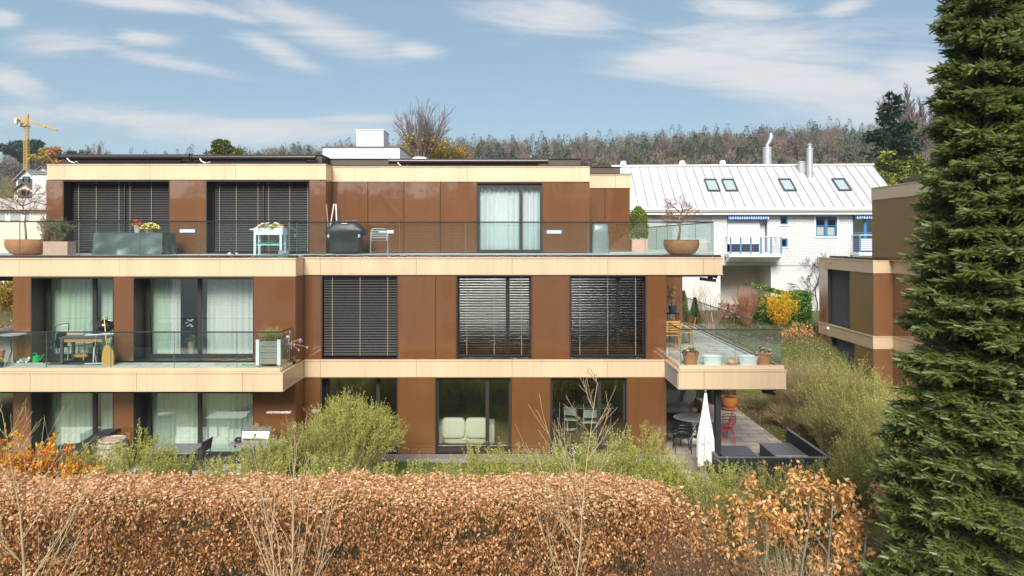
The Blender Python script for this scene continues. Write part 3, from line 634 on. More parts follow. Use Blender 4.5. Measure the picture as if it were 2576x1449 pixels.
for (a, b, z0, z1, win) in ((yB, yA, ZN1+.0, ZN2-.51, (wB, wA)), (yB, yA, -.6, ZN1-.51, (vB, vA))):
    nbx('wall_panel', BROWN2, (X1, X1+.3, a+.0, win[0]-.01, z0, z1), (X1, X1+.3, win[1]+.01, b, z0, z1))
    m = MB(); z = z1-.08
    while z > z0+.05: m.add([(X1+.13, win[0]+.1, z-.032), (X1+.13, win[1]-.1, z-.032), (X1+.19, win[1]-.1, z+.03), (X1+.19, win[0]+.1, z+.03)], [(0,1,2,3)]); z -= .078
    f = MB(); f.box(X1+.02, X1+.3, win[0]-.01, win[0]+.03, z0, z1); f.box(X1+.02, X1+.3, win[1]-.03, win[1]+.01, z0, z1); f.box(X1+.26, X1+.3, win[0]+.03, win[1]-.03, z0, z1); o = f.build('window', FRAME, NB)
    m.build('blind', mat('blind_slat_grey', (.16,.16,.16), .4, .4), o)
nbx('wall_panel', BROWN2, (X1+.301, X2, yB, yB+.3, ZN1, ZN2-.51), (X1+.301, X2, yB, yB+.3, -.6, ZN1-.51))
nbx('wall_panel', BROWN2, (X2, X2+.3, 5.0, yB-.01, ZN1, ZN2-.51), (X2, X2+.3, 5.0, yB-.01, -.6, ZN1-.51), (X2, X2+.3, yE, 1.6, ZN1, ZN2-.51), (X2, X2+.3, yE, 1.6, -.6, ZN1-.51))
for z0, z1 in ((ZN1, ZN2-.51), (-.6, ZN1-.51)):
    f = MB(); f.box(X2+.25, X2+.32, 1.6, 5.0, z0, z1); f.box(X2+.03, X2+.25, 4.94, 4.99, z0, z1); o = f.build('window', FRAME, NB)
for zt in (ZN1, ZN2):
    for q in ((X1-.03, X1+.2, yB-.03, yA), (X1+.2, X2+.2, yB-.03, yB+.2), (X2-.03, X2+.2, yE, yB-.03)):
        MB().box(q[0], q[1], q[2]+.002, q[3]-.002, zt-.50, zt-.045).box(q[0]-.015, q[1], q[2]-.012, q[3], zt-.04, zt).build('fascia_band', BEIGE2, NB)
nbx('slab', CONC, (X1+.3, 26, yB+.21, yA-.1, ZN1-.5, ZN1-.05), (X1+.3, 26, yB+.21, yA-.1, ZN2-.5, ZN2-.05), (X2+.3, 26, yE, yB+.2, ZN1-.5, ZN1-.05), (X2+.3, 26, yE, yB+.2, ZN2-.5, ZN2-.05))
nbx('wall_core', BLACK, (X1+.31, 26, yA-.4, yA-.1, -.6, ZN2-.5), (XT+1.2, 26, 1.6, 8.0, -.6, ZN2-.5))
m = MB(); m.box(X1+.15, X2+.1, yA-.9, yA-.75, ZN2+.01, ZN2+.07); m.box(X1+.05, X1+.2, yB+.1, yA-.9, ZN2+.01, ZN2+.09); m.box(X1+.2, X2+.3, yB+.05, yB+.2, ZN2+.01, ZN2+.08); m.build('edge_flashing', DARK, NB)
yP, yQ = 27.75-DW, 16.-DW
nbx('wall_panel', BROWN2, (XT, XT+.3, yQ, yP, ZN2-.02, ZN3-.5), (XT+.3, 26, yP-.3, yP, ZN2-.02, ZN3-.5))
MB().box(XT-.02, XT+.2, yQ, yP+.02, ZN3-.5, ZN3-.04).box(XT-.035, XT+.2, yQ, yP+.03, ZN3-.035, ZN3).build('fascia_band', BEIGE2, NB)
nbx('roof_slab', CONC, (XT+.21, 26, yQ, yP, ZN3-.45, ZN3-.06)); nbx('parapet', DARK2, (XT+.72, XT+.8, yQ, yP-.9, ZN3-.05, ZN3+.3), (XT+.8, 25, yP-1, yP-.9, ZN3-.05, ZN3+.3))
m = MB(); m.tube([(X1-.28, yA-1.2, ZN2-.2), (X1, yA-1.2, ZN2-.2)], .035, 8); m.build('overflow_spout', mat('copper_pipe', (.25,.13,.07), .5, .3), NB)
nbx('camera_box', WHITEP, (X1-.10, X1-.0, yA-1.0, yA-.88, ZN1-.22, ZN1-.12))
# ================================================================== white house
WH = thing('white_house', 'long white brick house with pale standing seam roof and blue window frames', 'house', (0,0,0))
th = -R(3.0); dE = 42.2; YE = dE-DW
WHM = Matrix.Translation(Vector((px(1950,dE), YE, 0))) @ Matrix.Rotation(th, 4, 'Z')
WH.matrix_world = WHM
def wx(q, d=None):       # picture column on the wall plane -> local x
    a = (q-CX)/FPX; # ray X = a*(Y+DW); local y = 0
    o = WHM.inverted() @ Vector((0, -DW, 0)); e = WHM.inverted() @ Vector((a, 1-DW, 0))
    t = (wyl-o.y)/(e.y-o.y); return o.x+(e.x-o.x)*t
wyl = .55
def wz(y, q=1950): return CAMZ-(y-CY)*(dE+.5)/FPX
BRK = wallbrick('white_sand_lime_brick', (.57,.57,.58), .55, .17, (.44,.44,.46)); REND = mat('white_render', (.53,.52,.52), .8, var=.05, vscale=.6)
GREND = mat('grey_shaded_render', (.62,.58,.54), .85)
BLUE = mat('blue_paint', (.035,.16,.36), .4); BLUEL = mat('light_blue_paint', (.08,.20,.34), .45)
ZTOP = wz(538); ZMID = wz(668); ZB = 1.2
def whb(name, m_, *bx):
    for q in bx: o = MB().box(*q).build(name, m_, WH)
    return o
ZR_g = CAMZ+(600-417)*(dE+4.2)/FPX
wyl = 4.2; xRl, xRr = wx(1540), wx(2195); wyl = .55
xl, xr = xRl+.3, xRr-.25
cols = [xl, wx(1705), wx(1786), wx(1829), wx(1911+14), wx(1963), wx(1981.5), wx(2050), wx(2105), wx(2145), wx(2200), xr]
# brick storey with openings : (x0,x1,z0,z1)
ops = [(wx(1690), wx(1790), wz(610), wz(545)), (wx(1829), wx(1930), wz(634), wz(541)), (wx(1963), wx(1981.5), wz(565), wz(543.5)), (wx(1963), wx(1981.5), wz(621.5), wz(600)), (wx(2052), wx(2106), wz(595), wz(544.5)), (wx(2145), wx(2210), wz(634), wz(541))]
def wallholes(name, m_, x0, x1, z0, z1, y0, y1, ops):
    xs = sorted({x0, x1, *[a for o in ops for a in o[:2]]}); m = MB()
    for a, b in zip(xs, xs[1:]):
        c = (a+b)/2; hs = sorted([(o[2], o[3]) for o in ops if o[0] < c < o[1]]); z = z0
        for h in hs: m.box(a, b, y0, y1, z, h[0]); z = h[1]
        m.box(a, b, y0, y1, z, z1)
    return m.build(name, m_, WH)
wallholes('brick_wall', BRK, xl, xr, ZMID, ZTOP, .55, .85, ops)
gop = [(wx(1813), wx(1940), ZB-.5, wz(669))]
wallholes('rendered_wall', REND, xl, xr, ZB-1, ZMID-.01, .6, .9, gop)
whb('carport_wall', GREND, (wx(1813)-2, wx(1940)+1, 3.6, 3.7, ZB-1, ZMID), (wx(1940)+.02, wx(1940)+.2, .9, 3.6, ZB-1, ZMID), (wx(1813)-.2, wx(1813)-.02, .9, 3.6, ZB-1, ZMID))
whb('carport_ceiling', GREND, (wx(1813)-.3, wx(1940)+.3, .86, 3.6, ZMID, ZMID+.1))
o = whb('door', mat('grey_door', (.60,.60,.61), .6), (wx(1893), wx(1917), 3.52, 3.59, ZB-.5, wz(712)))
m = MB(); m.box(wx(1905), wx(1906), 3.50, 3.515, ZB, wz(716)); m.box(wx(1909), wx(1914), 3.5, 3.515, wz(728), wz(722)); m.build('door_window', BLACK, o)
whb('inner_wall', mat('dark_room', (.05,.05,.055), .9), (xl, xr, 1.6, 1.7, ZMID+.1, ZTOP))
whb('gable_wall', BRK, (xr-.3, xr-.01, .86, 9, ZB, ZTOP), (xl+.01, xl+.3, .86, 9, ZB, ZTOP))
for p_ in (xl+.02, xr-.2):
    m = MB(); m.prism([(.7, ZTOP), (8.3, ZTOP), (4.2, ZR_g-.3)], 'x', p_, p_+.15); m.build('gable_wall', BRK, WH)
# roof (one thick standing seam sheet per slope)
ROOF = mat('pale_metal_roof', (.50,.50,.52), .5, .1, .5, var=.13, vscale=.9)
t = ROOF.node_tree; b = t.nodes['Principled BSDF']
ZE_, ZR_ = wz(523), CAMZ+(600-417)*(dE+4.2)/FPX; yR = 4.2
m = MB(); m.add([(xRl,0,ZE_),(xRr,0,ZE_),(xRr,yR,ZR_),(xRl,yR,ZR_),(xRl,0,ZE_-.12),(xRr,0,ZE_-.12),(xRr,yR,ZR_-.12),(xRl,yR,ZR_-.12),(xRl,2*yR,ZE_),(xRr,2*yR,ZE_)], [(0,1,2,3),(7,6,5,4),(0,4,5,1),(1,5,6,2),(0,3,7,4),(3,2,9,8)])
roof = m.build('roof', ROOF, WH)
m = MB(); nS = int((xRr-xRl)/.585); sl = math.atan2(ZR_-ZE_, yR)
for i in range(nS+1):
    X_ = xRl+.04+i*(xRr-xRl-.08)/nS; m.add([(X_-.012,0,ZE_+.002),(X_+.012,0,ZE_+.002),(X_+.012,yR,ZR_+.002),(X_-.012,yR,ZR_+.002),(X_-.012,0,ZE_+.045),(X_+.012,0,ZE_+.045),(X_+.012,yR,ZR_+.045),(X_-.012,yR,ZR_+.045)], [(4,5,6,7),(0,1,5,4),(1,2,6,5),(3,0,4,7)])
m.build('roof_seam', mat('seam_metal', (.22,.22,.24), .5, .3), roof)
X_ = wx(1795+60); 
m = MB(); m.box(xRl-.05, xRr+.05, yR-.14, yR+.14, ZR_-.03, ZR_+.09); m.build('ridge_cap', mat('ridge_metal', (.62,.62,.64), .45, .3), roof)
m = MB(); m.box(xRl, xRr, -.16, 0.0, ZE_-.15, ZE_-.01); m.build('gutter', mat('gutter_metal', (.66,.66,.67), .5, .2), roof)
m = MB(); m.box(xRl, xRr, -.10, .54, ZE_-.24, ZE_-.16); m.box(xRl, xRr, .02, .54, ZTOP-.06, ZE_-.25); m.build('eave_board', mat('grey_white_board', (.60,.60,.60), .7), WH)
def onroof(u, f):    # local x, fraction up the slope
    return (u, yR*f, ZE_+(ZR_-ZE_)*f)
def rx_(q, f):       # picture column at slope fraction f
    global wyl; s = wyl; wyl = yR*f; r = wx(q); wyl = s; return r
for i, (a, b) in enumerate(((1791,.5),(1835,.5),(1980,.5),(2116,.5))):
    X_ = rx_(a, b); L = 1.45; W = .80; sk = MB(); c = onroof(X_, .50)
    for q in ((-W/2,-L/2,W/2,-L/2+.07),(-W/2,L/2-.10,W/2,L/2),(-W/2,-L/2+.07,-W/2+.07,L/2-.1),(W/2-.07,-L/2+.07,W/2,L/2-.1)):
        sk.box(q[0], q[2], q[1], q[3], 0, .12)
    sk.xf(c, rx=sl); o = sk.build('skylight', mat('skylight_frame', (.07,.09,.11), .4, .3), roof)
    g = MB(); g.box(-W/2+.08, W/2-.08, -L/2+.08, L/2-.11, .03, .05); g.xf(c, rx=sl); g.build('skylight_glass', mat('sky_reflecting_glass', (.34,.40,.43), .06, .0, 1.0), o)
GALV = mat('galvanised_steel', (.52,.54,.57), .35, .6, var=.08, vscale=2)
X_ = rx_(1937, 1); m = MB(); m.smooth = True; m.lathe([(.30,-1.1),(.30,1.15),(.33,1.17),(.33,1.25),(.1,1.33)], (X_, yR+.6, ZR_+.05), 20)
o = m.build('chimney', GALV, WH); m = MB(); m.smooth = True; z = ZR_+1.35
m.tube([(X_, yR+.6, z-.1), (X_+.02, yR+.6, z+.15), (X_+.2, yR+.6, z+.45), (X_+.28, yR+.6, z+.72), (X_+.24, yR+.6, z+.95)], [.12,.13,.15,.15,.10], 12); m.build('chimney_cowl', GALV, o)
X_ = rx_(2035, .75); m = MB(); m.smooth = True; c = onroof(X_, .72); m.lathe([(.2,-.3),(.2,1.75),(.23,1.77),(.23,1.85),(.12,1.86),(.12,2.05),(.17,2.06),(.17,2.1),(.02,2.2)], c, 18); m.build('chimney', GALV, WH)
X_ = rx_(2016, .9); c = onroof(X_, .84); m = MB(); m.box(c[0]-.27, c[0]+.27, c[1]-.2, c[1]+.25, c[2]-.3, c[2]+.62); m.box(c[0]-.31, c[0]+.31, c[1]-.24, c[1]+.29, c[2]+.62, c[2]+.68); m.build('chimney', GALV, WH)
for q in (1716, 1818+0, 1568):
    X_ = rx_(q, 1)+(0 if q != 1568 else 0); m = MB(); m.lathe([(.22,0),(.22,.1),(.16,.28),(0,.29)], (X_, yR, ZR_+.08), 12); m.build('roof_vent', mat('vent_white', (.8,.8,.8), .5), WH)
# windows
def whwin(x0, x1, z0, z1, col=BLUE, mull=True, curt=False, fr=.075):
    y = .60; m = MB(); m.box(x0, x1, y, y+.06, z1-fr, z1); m.box(x0, x1, y, y+.06, z0, z0+fr); m.box(x0, x0+fr, y, y+.06, z0+fr, z1-fr); m.box(x1-fr, x1, y, y+.06, z0+fr, z1-fr)
    if mull: c = (x0+x1)/2; m.box(c-.09, c+.09, y-.01, y+.06, z0+fr, z1-fr); m.box(x0+fr, x1-fr, y+.01, y+.05, (z0+z1)/2+.02, (z0+z1)/2+.07)
    o = m.build('window', col, WH); g = MB(); g.add([(x0,y+.04,z0),(x1,y+.04,z0),(x1,y+.04,z1),(x0,y+.04,z1)], [(0,1,2,3)]); g.build('pane', GLASS, o)
    if curt:
        g = MB(); c = (x0+x1)/2; g.box(x0+.1, c-.1, y+.09, y+.1, z0+.08, (z0+z1)/2); g.box(c+.1, x1-.1, y+.09, y+.1, z0+.08, (z0+z1)/2-.05); g.build('cafe_curtain', CURT, o)
    m = MB(); m.box(x0-.08, x1+.08, .49, .56, z0-.08, z0-.005); m.build('sill', WHITEP, o); return o
for i in (2, 3): whwin(*ops[i], mull=False)
o = whwin(*ops[4], curt=True); x0, x1, z0, z1 = ops[4]; m = MB(); m.box(x0-.09, x0-.005, .52, .56, z0, z1+.08); m.box(x1+.005, x1+.09, .52, .56, z0, z1+.08); m.box(x0-.005, x1+.005, .52, .56, z1+.005, z1+.08); m.build('surround', WHITEP, o)
whwin(*ops[5])
BLW = mat('white_roller_blind', (.62,.64,.68), .6)
def shutter(x0, x1, z0, z1, y=.62):
    m = MB(); z = z0; 
    while z < z1-.02: m.add([(x0,y,z),(x1,y,z),(x1,y+.035,z+.07),(x0,y+.035,z+.07)], [(0,1,2,3)]); z += .075
    m.box(x0, x1, y+.04, y+.06, z0, z1); return m.build('roller_shutter', BLW, WH)
shutter(ops[0][0], ops[0][1], ops[0][2], ops[0][3]); shutter(ops[1][0]+.05, ops[1][0]+2.05, ops[1][2]+.5, ops[1][3]-.2)
whb('loggia_wall', mat('loggia_grey', (.55,.54,.54), .8), (ops[1][0]+2.1, ops[1][1], .95, 1.0, ops[1][2], ops[1][3]))
STR = mat('blue_white_stripes', (1,1,1), .8); t = STR.node_tree; b = t.nodes['Principled BSDF']; g = N(t, 'ShaderNodeTexCoord'); wv = N(t, 'ShaderNodeTexWave', bands_direction='X', i_Scale=2.2); lk(t, g.outputs['Object'], wv.inputs[0])
cr = N(t, 'ShaderNodeValToRGB'); cr.color_ramp.interpolation = 'CONSTANT'; cr.color_ramp.elements[0].color = (.03,.17,.42,1); cr.color_ramp.elements[1].position = .72; cr.color_ramp.elements[1].color = (.65,.72,.8,1); lk(t, wv.outputs[0], cr.inputs[0]); lk(t, cr.outputs[0], b.inputs['Base Color'])
def valance(x0, x1, zt):
    m = MB(); m.smooth = True; m.tube([(x0,.30,zt+.02),(x1,.30,zt+.02)], .07, 8); n = int((x1-x0)*5)
    for i in range(n):
        a, b = x0+(x1-x0)*i/n, x0+(x1-x0)*(i+1)/n; c = (a+b)/2
        m.add([(a,.22,zt),(b,.22,zt),(b,.20,zt-.20),(c+.04,.20,zt-.25),(c-.04,.20,zt-.25),(a,.20,zt-.20)], [(0,5,4,3,2,1)])
    m.build('striped_awning', STR, WH)
valance(wx(1829), wx(1932), ops[1][3]-.02); valance(wx(2146), wx(2206), ops[1][3]-.0)
def balcony(x0, x1, zf, depth=1.1, zr=1.05, xs=6):
    m = MB(); m.box(x0-.1, x1+.15, .55-depth-.1, .548, zf-.18, zf); m.prism([(.55-depth-.05, zf-.19), (.545, zf-.19), (.545, zf-.55), (.1, zf-.45)], 'x', x0, x1)
    o = m.build('balcony', WHITEP, WH)
    r = MB(); r.tube([(x0,.55-depth,zf+zr),(x1,.55-depth,zf+zr)], .03, 8); r.tube([(x0,.5,zf+zr),(x0,.55-depth,zf+zr)], .03, 8); r.tube([(x1,.5,zf+zr),(x1,.55-depth,zf+zr)], .03, 8); r.build('balcony_handrail', mat('rail_grey', (.6,.62,.65), .4), o)
    for i in range(xs):
        X_ = x0+(x1-x0)*i/(xs-1); r = MB(); r.box(X_-.05, X_+.05, .55-depth-.02, .55-depth+.02, zf, zf+zr-.03); r.build('railing_post', BLUEL, o)
    r = MB()
    for k in range(7): r.box(x0, x1, .55-depth-.008, .55-depth+.008, zf+.12+k*.12, zf+.138+k*.12)
    r.build('railing_bars', mat('rail_bar', (.25,.33,.45), .4), o)
balcony(wx(1826)+.0, wx(1950), wz(636)-.05)
balcony(wx(2143), wx(2240), wz(632)-.05, xs=4); whb('balcony_screen', mat('pale_canvas', (.62,.62,.72), .8), (wx(2146), wx(2235), -.52, -.50, wz(630), wz(600)))
# ================================================================== distant houses on the left
def gable_house(name, label, q, d, wpx, yb, ye, yr, colr, roofc, wins, dep=9, rz=0, hip=0, group=None):
    """q centre column, wpx width in px, yb base row, ye eave row, yr ridge row"""
    W = wpx*d/FPX; H0 = pz(yb, d); He = pz(ye, d)-H0; Hr = pz(yr, d)-H0
    T = thing(name, label, 'house', (px(q,d), d-DW, H0), rz, group)
    m = MB(); m.prism([(-W/2,-7),(W/2,-7),(W/2,He),(0,Hr),(-W/2,He)], 'y', 0, dep); wl = m.build('wall', colr, T)
    m = MB(); o_ = .04*W+.25; s = (Hr-He)/(W/2); k = .18
    m.add([(-W/2-o_,-.5,He-s*o_+k),(0,-.5,Hr+k),(0,dep+.5,Hr+k),(-W/2-o_,dep+.5,He-s*o_+k),(W/2+o_,-.5,He-s*o_+k),(W/2+o_,dep+.5,He-s*o_+k),(-W/2-o_,-.5,He-s*o_),(0,-.5,Hr),(W/2+o_,-.5,He-s*o_)], [(0,1,2,3),(1,4,5,2),(0,6,7,1),(1,7,8,4)]); m.build('roof', roofc, T)
    for (u, v, a, b) in wins:
        g = MB(); g.box(u*W-a/2-.12, u*W+a/2+.12, -.05, -.005, v*Hr-b/2-.12, v*Hr+b/2+.12); f = g.build('window', WHITEP, T)
        g = MB(); g.box(u*W-a/2, u*W+a/2, -.07, -.055, v*Hr-b/2, v*Hr+b/2); g.build('pane', mat('dark_pane', (.05,.07,.09), .1), f)
    return T
RT = mat('brown_tile_roof', (.16,.10,.08), .8, var=.2, vscale=4); RG = mat('grey_roof', (.25,.24,.24), .7, var=.1); CRM = mat('cream_render', (.62,.52,.42), .8); CRW = mat('white_render_far', (.70,.69,.70), .8)
gable_house('village_house', 'small cream gabled house on the left hillside with two attic windows', 67, 108, 52, 490, 452, 427, CRM, RG, [(-.25,.45,1,1.5),(0,.5,1.2,1.9),(.25,.45,1,1.5)], group=None)
gable_house('village_house', 'lowest cream gabled house with brown tiled roof, left of the dry tree', 62, 100, 52, 503, 480, 461, mat('cream_render_two', (.66,.52,.44), .8), RT, [(-.12,.35,1.1,1.2),(.05,.35,1.1,1.2),(.3,.3,.9,1.)])
gable_house('village_house', 'white gabled house touching the grey block, far left hillside', 107, 115, 46, 470, 437, 420, CRW, RT, [(-.05,.5,.6,1.7),(.12,.5,.6,1.7)])
d = 95; T = thing('grey_apartment_block', 'plain grey concrete house end behind the left edge of the flats', 'building', (px(105,d), d-DW, pz(560,d)))
m = MB(); m.box(-1.3, 3.5, 0, 10, -9, pz(438,d)-pz(560,d)); m.build('wall', mat('old_concrete', (.50,.50,.49), .9, var=.15, vscale=.5), T); m = MB(); m.box(-1.5, 3.7, -.2, 10.2, pz(438,d)-pz(560,d), pz(436,d)-pz(560,d)); m.build('roof', RG, T)
d = 48; H0 = pz(606,d); T = thing('low_pale_house', 'low cream house with grey roof and three windows at the left edge', 'house', (px(30,d), d-DW, H0))
m = MB(); m.box(-4.5, 2.5, 0, 9, -6, pz(522,d)-H0); m.build('wall', mat('pale_peach_render', (.70,.62,.52), .8, var=.06), T)
m = MB(); m.add([(-4.9,-.5,pz(524,d)-H0),(2.7,-.5,pz(524,d)-H0),(2.4,4.5,pz(504,d)-H0+.4),(-4.9,4.5,pz(504,d)-H0+.4),(-4.9,-.5,pz(528,d)-H0),(2.7,-.5,pz(528,d)-H0),(2.7,9.5,pz(526,d)-H0)], [(0,1,2,3),(0,4,5,1),(1,5,6,2)]); m.build('roof', mat('pink_grey_tiles', (.50,.44,.42), .8, var=.15), T)
for (a, b) in ((-30,18),(23,58),(60,80)):
    g = MB(); g.box(px(a,d)-px(30,d), px(b,d)-px(30,d), -.06, -.005, pz(557,d)-H0, pz(531,d)-H0); f = g.build('window', WHITEP, T); g = MB(); w_ = px(b,d)-px(a,d); x0 = px(a,d)-px(30,d); 
    g.box(x0+.12, x0+w_-.12, -.09, -.065, pz(555,d)-H0, pz(533,d)-H0); g.build('pane', mat('grey_curtained_pane', (.33,.35,.33), .2), f)
d = 52; T = thing('white_annex', 'white rendered annex with small window and red balcony bar behind dry tree', 'house', (px(112,d), d-DW, pz(606,d)))
m = MB(); m.box(-1.2, 1.4, 0, 5, -6, pz(505,d)-pz(606,d)); m.build('wall', CRW, T); m = MB(); m.box(-.5, .5, -.05, -.01, pz(560,d)-pz(606,d), pz(538,d)-pz(606,d)); m.build('window', mat('grey_curtained_pane', (.33,.35,.33)), T)
m = MB(); m.box(-.7, .7, -.35, -.3, pz(566,d)-pz(606,d), pz(563,d)-pz(606,d)); m.build('balcony_bar', mat('red_paint', (.5,.04,.03), .5), T)
# ================================================================== crane
d = 170; CR = thing('tower_crane', 'yellow tower crane standing above the left hillside', 'crane', (px(66.5,d), d-DW, pz(424,d)))
YEL = mat('crane_yellow', (.62,.36,.05), .5); kx = d/FPX
def lattice(m, p0, p1, wd, n, r=.09):
    p0, p1 = Vector(p0), Vector(p1); a = (p1-p0).normalized(); e = a.cross(Vector((0,1,0))).normalized()*wd/2 if abs(a.y) < .9 else Vector((1,0,0))*wd/2; f = a.cross(e).normalized()*wd/2
    cs = [e+f, e-f, -e-f, -e+f]
    for c in cs: m.tube([p0+c, p1+c], r, 4)
    for i in range(n):
        q0 = p0+(p1-p0)*i/n; q1 = p0+(p1-p0)*(i+1)/n
        for j in range(4): m.tube([q0+cs[j], q1+cs[(j+1) % 4]], r*.6, 3); m.tube([q1+cs[j], q1+cs[(j+1) % 4]], r*.6, 3)
H = (424-316)*kx; m = MB(); lattice(m, (0,0,-6), (0,0,H), 11*kx*.75, 24, .075); m.build('mast', YEL, CR)
m = MB(); lattice(m, (0,0,H), (2*kx,0,H+28*kx), 5*kx, 5, .08); m.build('tower_top', YEL, CR)
m = MB(); lattice(m, (3*kx,0,H+13*kx), (76*kx,0,H-11*kx), 3.2*kx, 18, .07); jb = m.build('jib', YEL, CR)
m = MB(); lattice(m, (-3*kx,0,H+13*kx), (-26*kx,0,H+20*kx), 3.6*kx, 6, .09); m.build('counter_jib', YEL, CR)
m = MB(); m.box(-26*kx, -20*kx, -.7, .7, H+4*kx, H+17*kx); m.build('counterweight', mat('crane_block', (.55,.56,.58), .8), CR)
m = MB(); m.box(-10*kx, -5*kx, -1.5, .2, H-4*kx, H+6*kx); m.build('cab', mat('crane_cab', (.25,.32,.33), .4), CR)
m = MB(); m.box(-3.5*kx, 4*kx, -1, 1, H-2*kx, H+1*kx); m.build('slewing_ring', mat('crane_orange', (.6,.25,.03), .5), CR)
m = MB(); m.tube([(2*kx,0,H+28*kx),(40*kx,0,H+1.5*kx)], .04, 3); m.tube([(2*kx,0,H+28*kx),(-22*kx,0,H+20*kx)], .04, 3); m.build('stay_cable', mat('cable', (.3,.3,.3), .6), CR)
m = MB(); m.box(44*kx, 50*kx, -.5, .5, H-4.5*kx, H-2*kx); m.build('trolley', YEL, jb)
# ================================================================== houses on the other side of the camera (seen mirrored in the glass cladding)
OH = thing('opposite_house', 'pale brick house with steep gable, mirrored in the brown glass panels', 'house', (0,0,0))
BRKO = wallbrick('pale_opposite_brick', (.90,.87,.84), .7, .25, (.42,.38,.35))
def ob(name, m_, *a): o = MB().box(*a).build(name, m_, OH); return o
ob('wall', BRKO, -34, 7.5, -42, -34, -5, 7.4)
m = MB(); m.prism([(-33.9,7.4),(-42,7.4),(-38,9.9)], 'x', -34.5, 8); m.build('roof', mat('opposite_roof', (.10,.075,.06), .8, var=.2), OH)
m = MB(); m.prism([(-13.2,7.3),(-9.0,7.3),(-9.7,8.0),(-11.1,9.7),(-12.5,8.0)], 'y', -36, -33.4); m.build('gable', mat('gable_plaster', (.85,.76,.66), .8), OH)
m = MB(); m.prism([(-13.7,6.9),(-11.1,10.2),(-8.5,6.9),(-8.85,6.9),(-11.1,9.72),(-13.35,6.9)], 'y', -36, -33.1); m.build('gable_roof', mat('opposite_roof', (.1,.07,.06)), OH)
for X_ in (-27, -17.2, -4.6, .9):
    o = ob('window', WHITEP, X_-.8, X_+.8, -33.99, -33.93, 1.4, 3.2); MB().box(X_-.65, X_+.65, -33.92, -33.90, 1.55, 3.05).build('pane', mat('dark_pane', (.05,.07,.09), .1), o)
    o = ob('window', WHITEP, X_-.8, X_+.8, -33.99, -33.93, -1.9, -.2); MB().box(X_-.65, X_+.65, -33.92, -33.90, -1.75, -.35).build('pane', mat('dark_pane', (.05,.07,.09), .1), o)
ob('chimney', CRM, -6.4, -5.6, -37.5, -36.8, 8.5, 11.2)
OH2 = thing('opposite_villa', 'white villa with shuttered windows on the far side of the lane, mirrored in the terrace glass', 'house', (0,0,0))
OH2['label'] = 'white villa with grey shutters across the lane, mirrored in the terrace glass'
m = MB(); m.prism([(8.5,-5),(20,-5),(20,4.2),(14.2,8.6),(8.5,4.2)], 'y', -44, -33); m.build('wall', mat('villa_plaster', (.72,.66,.62), .8), OH2)
m = MB(); m.prism([(7.6,3.6),(14.2,8.9),(20.9,3.6),(20.9,3.9),(14.2,9.25),(7.6,3.9)], 'y', -44.6, -32.3); m.build('roof', mat('opposite_roof', (.1,.07,.06)), OH2)
for X_, z in ((11.5,3),(16.5,3),(11.5,-.6),(16.5,-.6)):
    o = MB().box(X_-.55, X_+.55, -32.99, -32.95, z-.8, z+.8).build('window', mat('dark_pane', (.05,.07,.09), .1), OH2)
    m = MB(); m.box(X_-1.2, X_-.6, -32.97, -32.9, z-.8, z+.8); m.box(X_+.6, X_+1.2, -32.97, -32.9, z-.8, z+.8); m.build('shutter', mat('grey_shutter', (.25,.28,.30), .7), o)
# ================================================================== vegetation
def RG_(n): return np.random.default_rng(n)
BARK = mat('grey_bark', (.16,.12,.09), .9, var=.3, vscale=9); TANB = mat('tan_bark', (.48,.37,.22), .85, var=.25, vscale=6); PINKB = mat('pinkish_twigs', (.30,.16,.12), .9)
BRNT = mat('brown_twigs', (.20,.12,.07), .9, var=.3, vscale=5); GRNT = mat('olive_twigs', (.34,.28,.13), .9, var=.3, vscale=5)
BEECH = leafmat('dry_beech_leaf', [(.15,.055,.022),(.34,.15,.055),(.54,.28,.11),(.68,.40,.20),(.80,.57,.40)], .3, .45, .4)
BEECHO = leafmat('orange_beech_leaf', [(.42,.17,.04),(.64,.30,.08),(.76,.44,.17),(.82,.60,.34)], .35, .45, .4)
SPIR = leafmat('young_green_leaf', [(.24,.27,.04),(.38,.42,.065),(.52,.55,.11),(.60,.60,.22)], .4)
SPIR2 = leafmat('olive_young_leaf', [(.17,.15,.045),(.26,.25,.06),(.36,.38,.08),(.46,.48,.14)], .4)
YRED = leafmat('yellow_red_leaf', [(.55,.04,.02),(.70,.20,.02),(.75,.38,.03),(.72,.50,.06),(.35,.36,.05)], .35, .35, .5)
LAUR = leafmat('laurel_leaf', [(.03,.09,.01),(.07,.17,.015),(.14,.28,.025),(.26,.42,.05)], .25, .3, .6)
FORS = leafmat('forsythia_flower', [(.75,.42,.01),(.88,.56,.01),(.92,.68,.04)], .4)
THUJ = leafmat('thuja_leaf', [(.04,.09,.01),(.10,.17,.02),(.24,.28,.03),(.36,.36,.05)], .25)
CONF = leafmat('conifer_needle', [(.012,.030,.014),(.025,.05,.02),(.05,.085,.03)], .1)
YCON = leafmat('yellow_conifer_needle', [(.08,.11,.02),(.20,.22,.03),(.36,.34,.05)], .2)
FIR = leafmat('fir_needle', [(.075,.105,.02),(.14,.19,.035),(.22,.285,.065),(.33,.39,.17),(.54,.60,.42)], .25, .45, .4)
IVY = leafmat('ivy_leaf', [(.02,.07,.01),(.05,.14,.02),(.12,.22,.03),(.40,.36,.05)], .2, .35, .5)
LITT = leafmat('leaf_litter', [(.09,.045,.03),(.16,.08,.05),(.30,.17,.09),(.62,.47,.22)], .1, .8)
GRASS = leafmat('grass_blade', [(.09,.15,.01),(.16,.24,.015),(.26,.30,.03),(.35,.30,.08)], .4)
FORB = leafmat('wood_crown', [(.075,.055,.050),(.115,.085,.070),(.155,.115,.09),(.20,.14,.10),(.15,.115,.09),(.15,.135,.07),(.040,.062,.038),(.025,.045,.030),(.065,.088,.032)], 0, .9, .1)
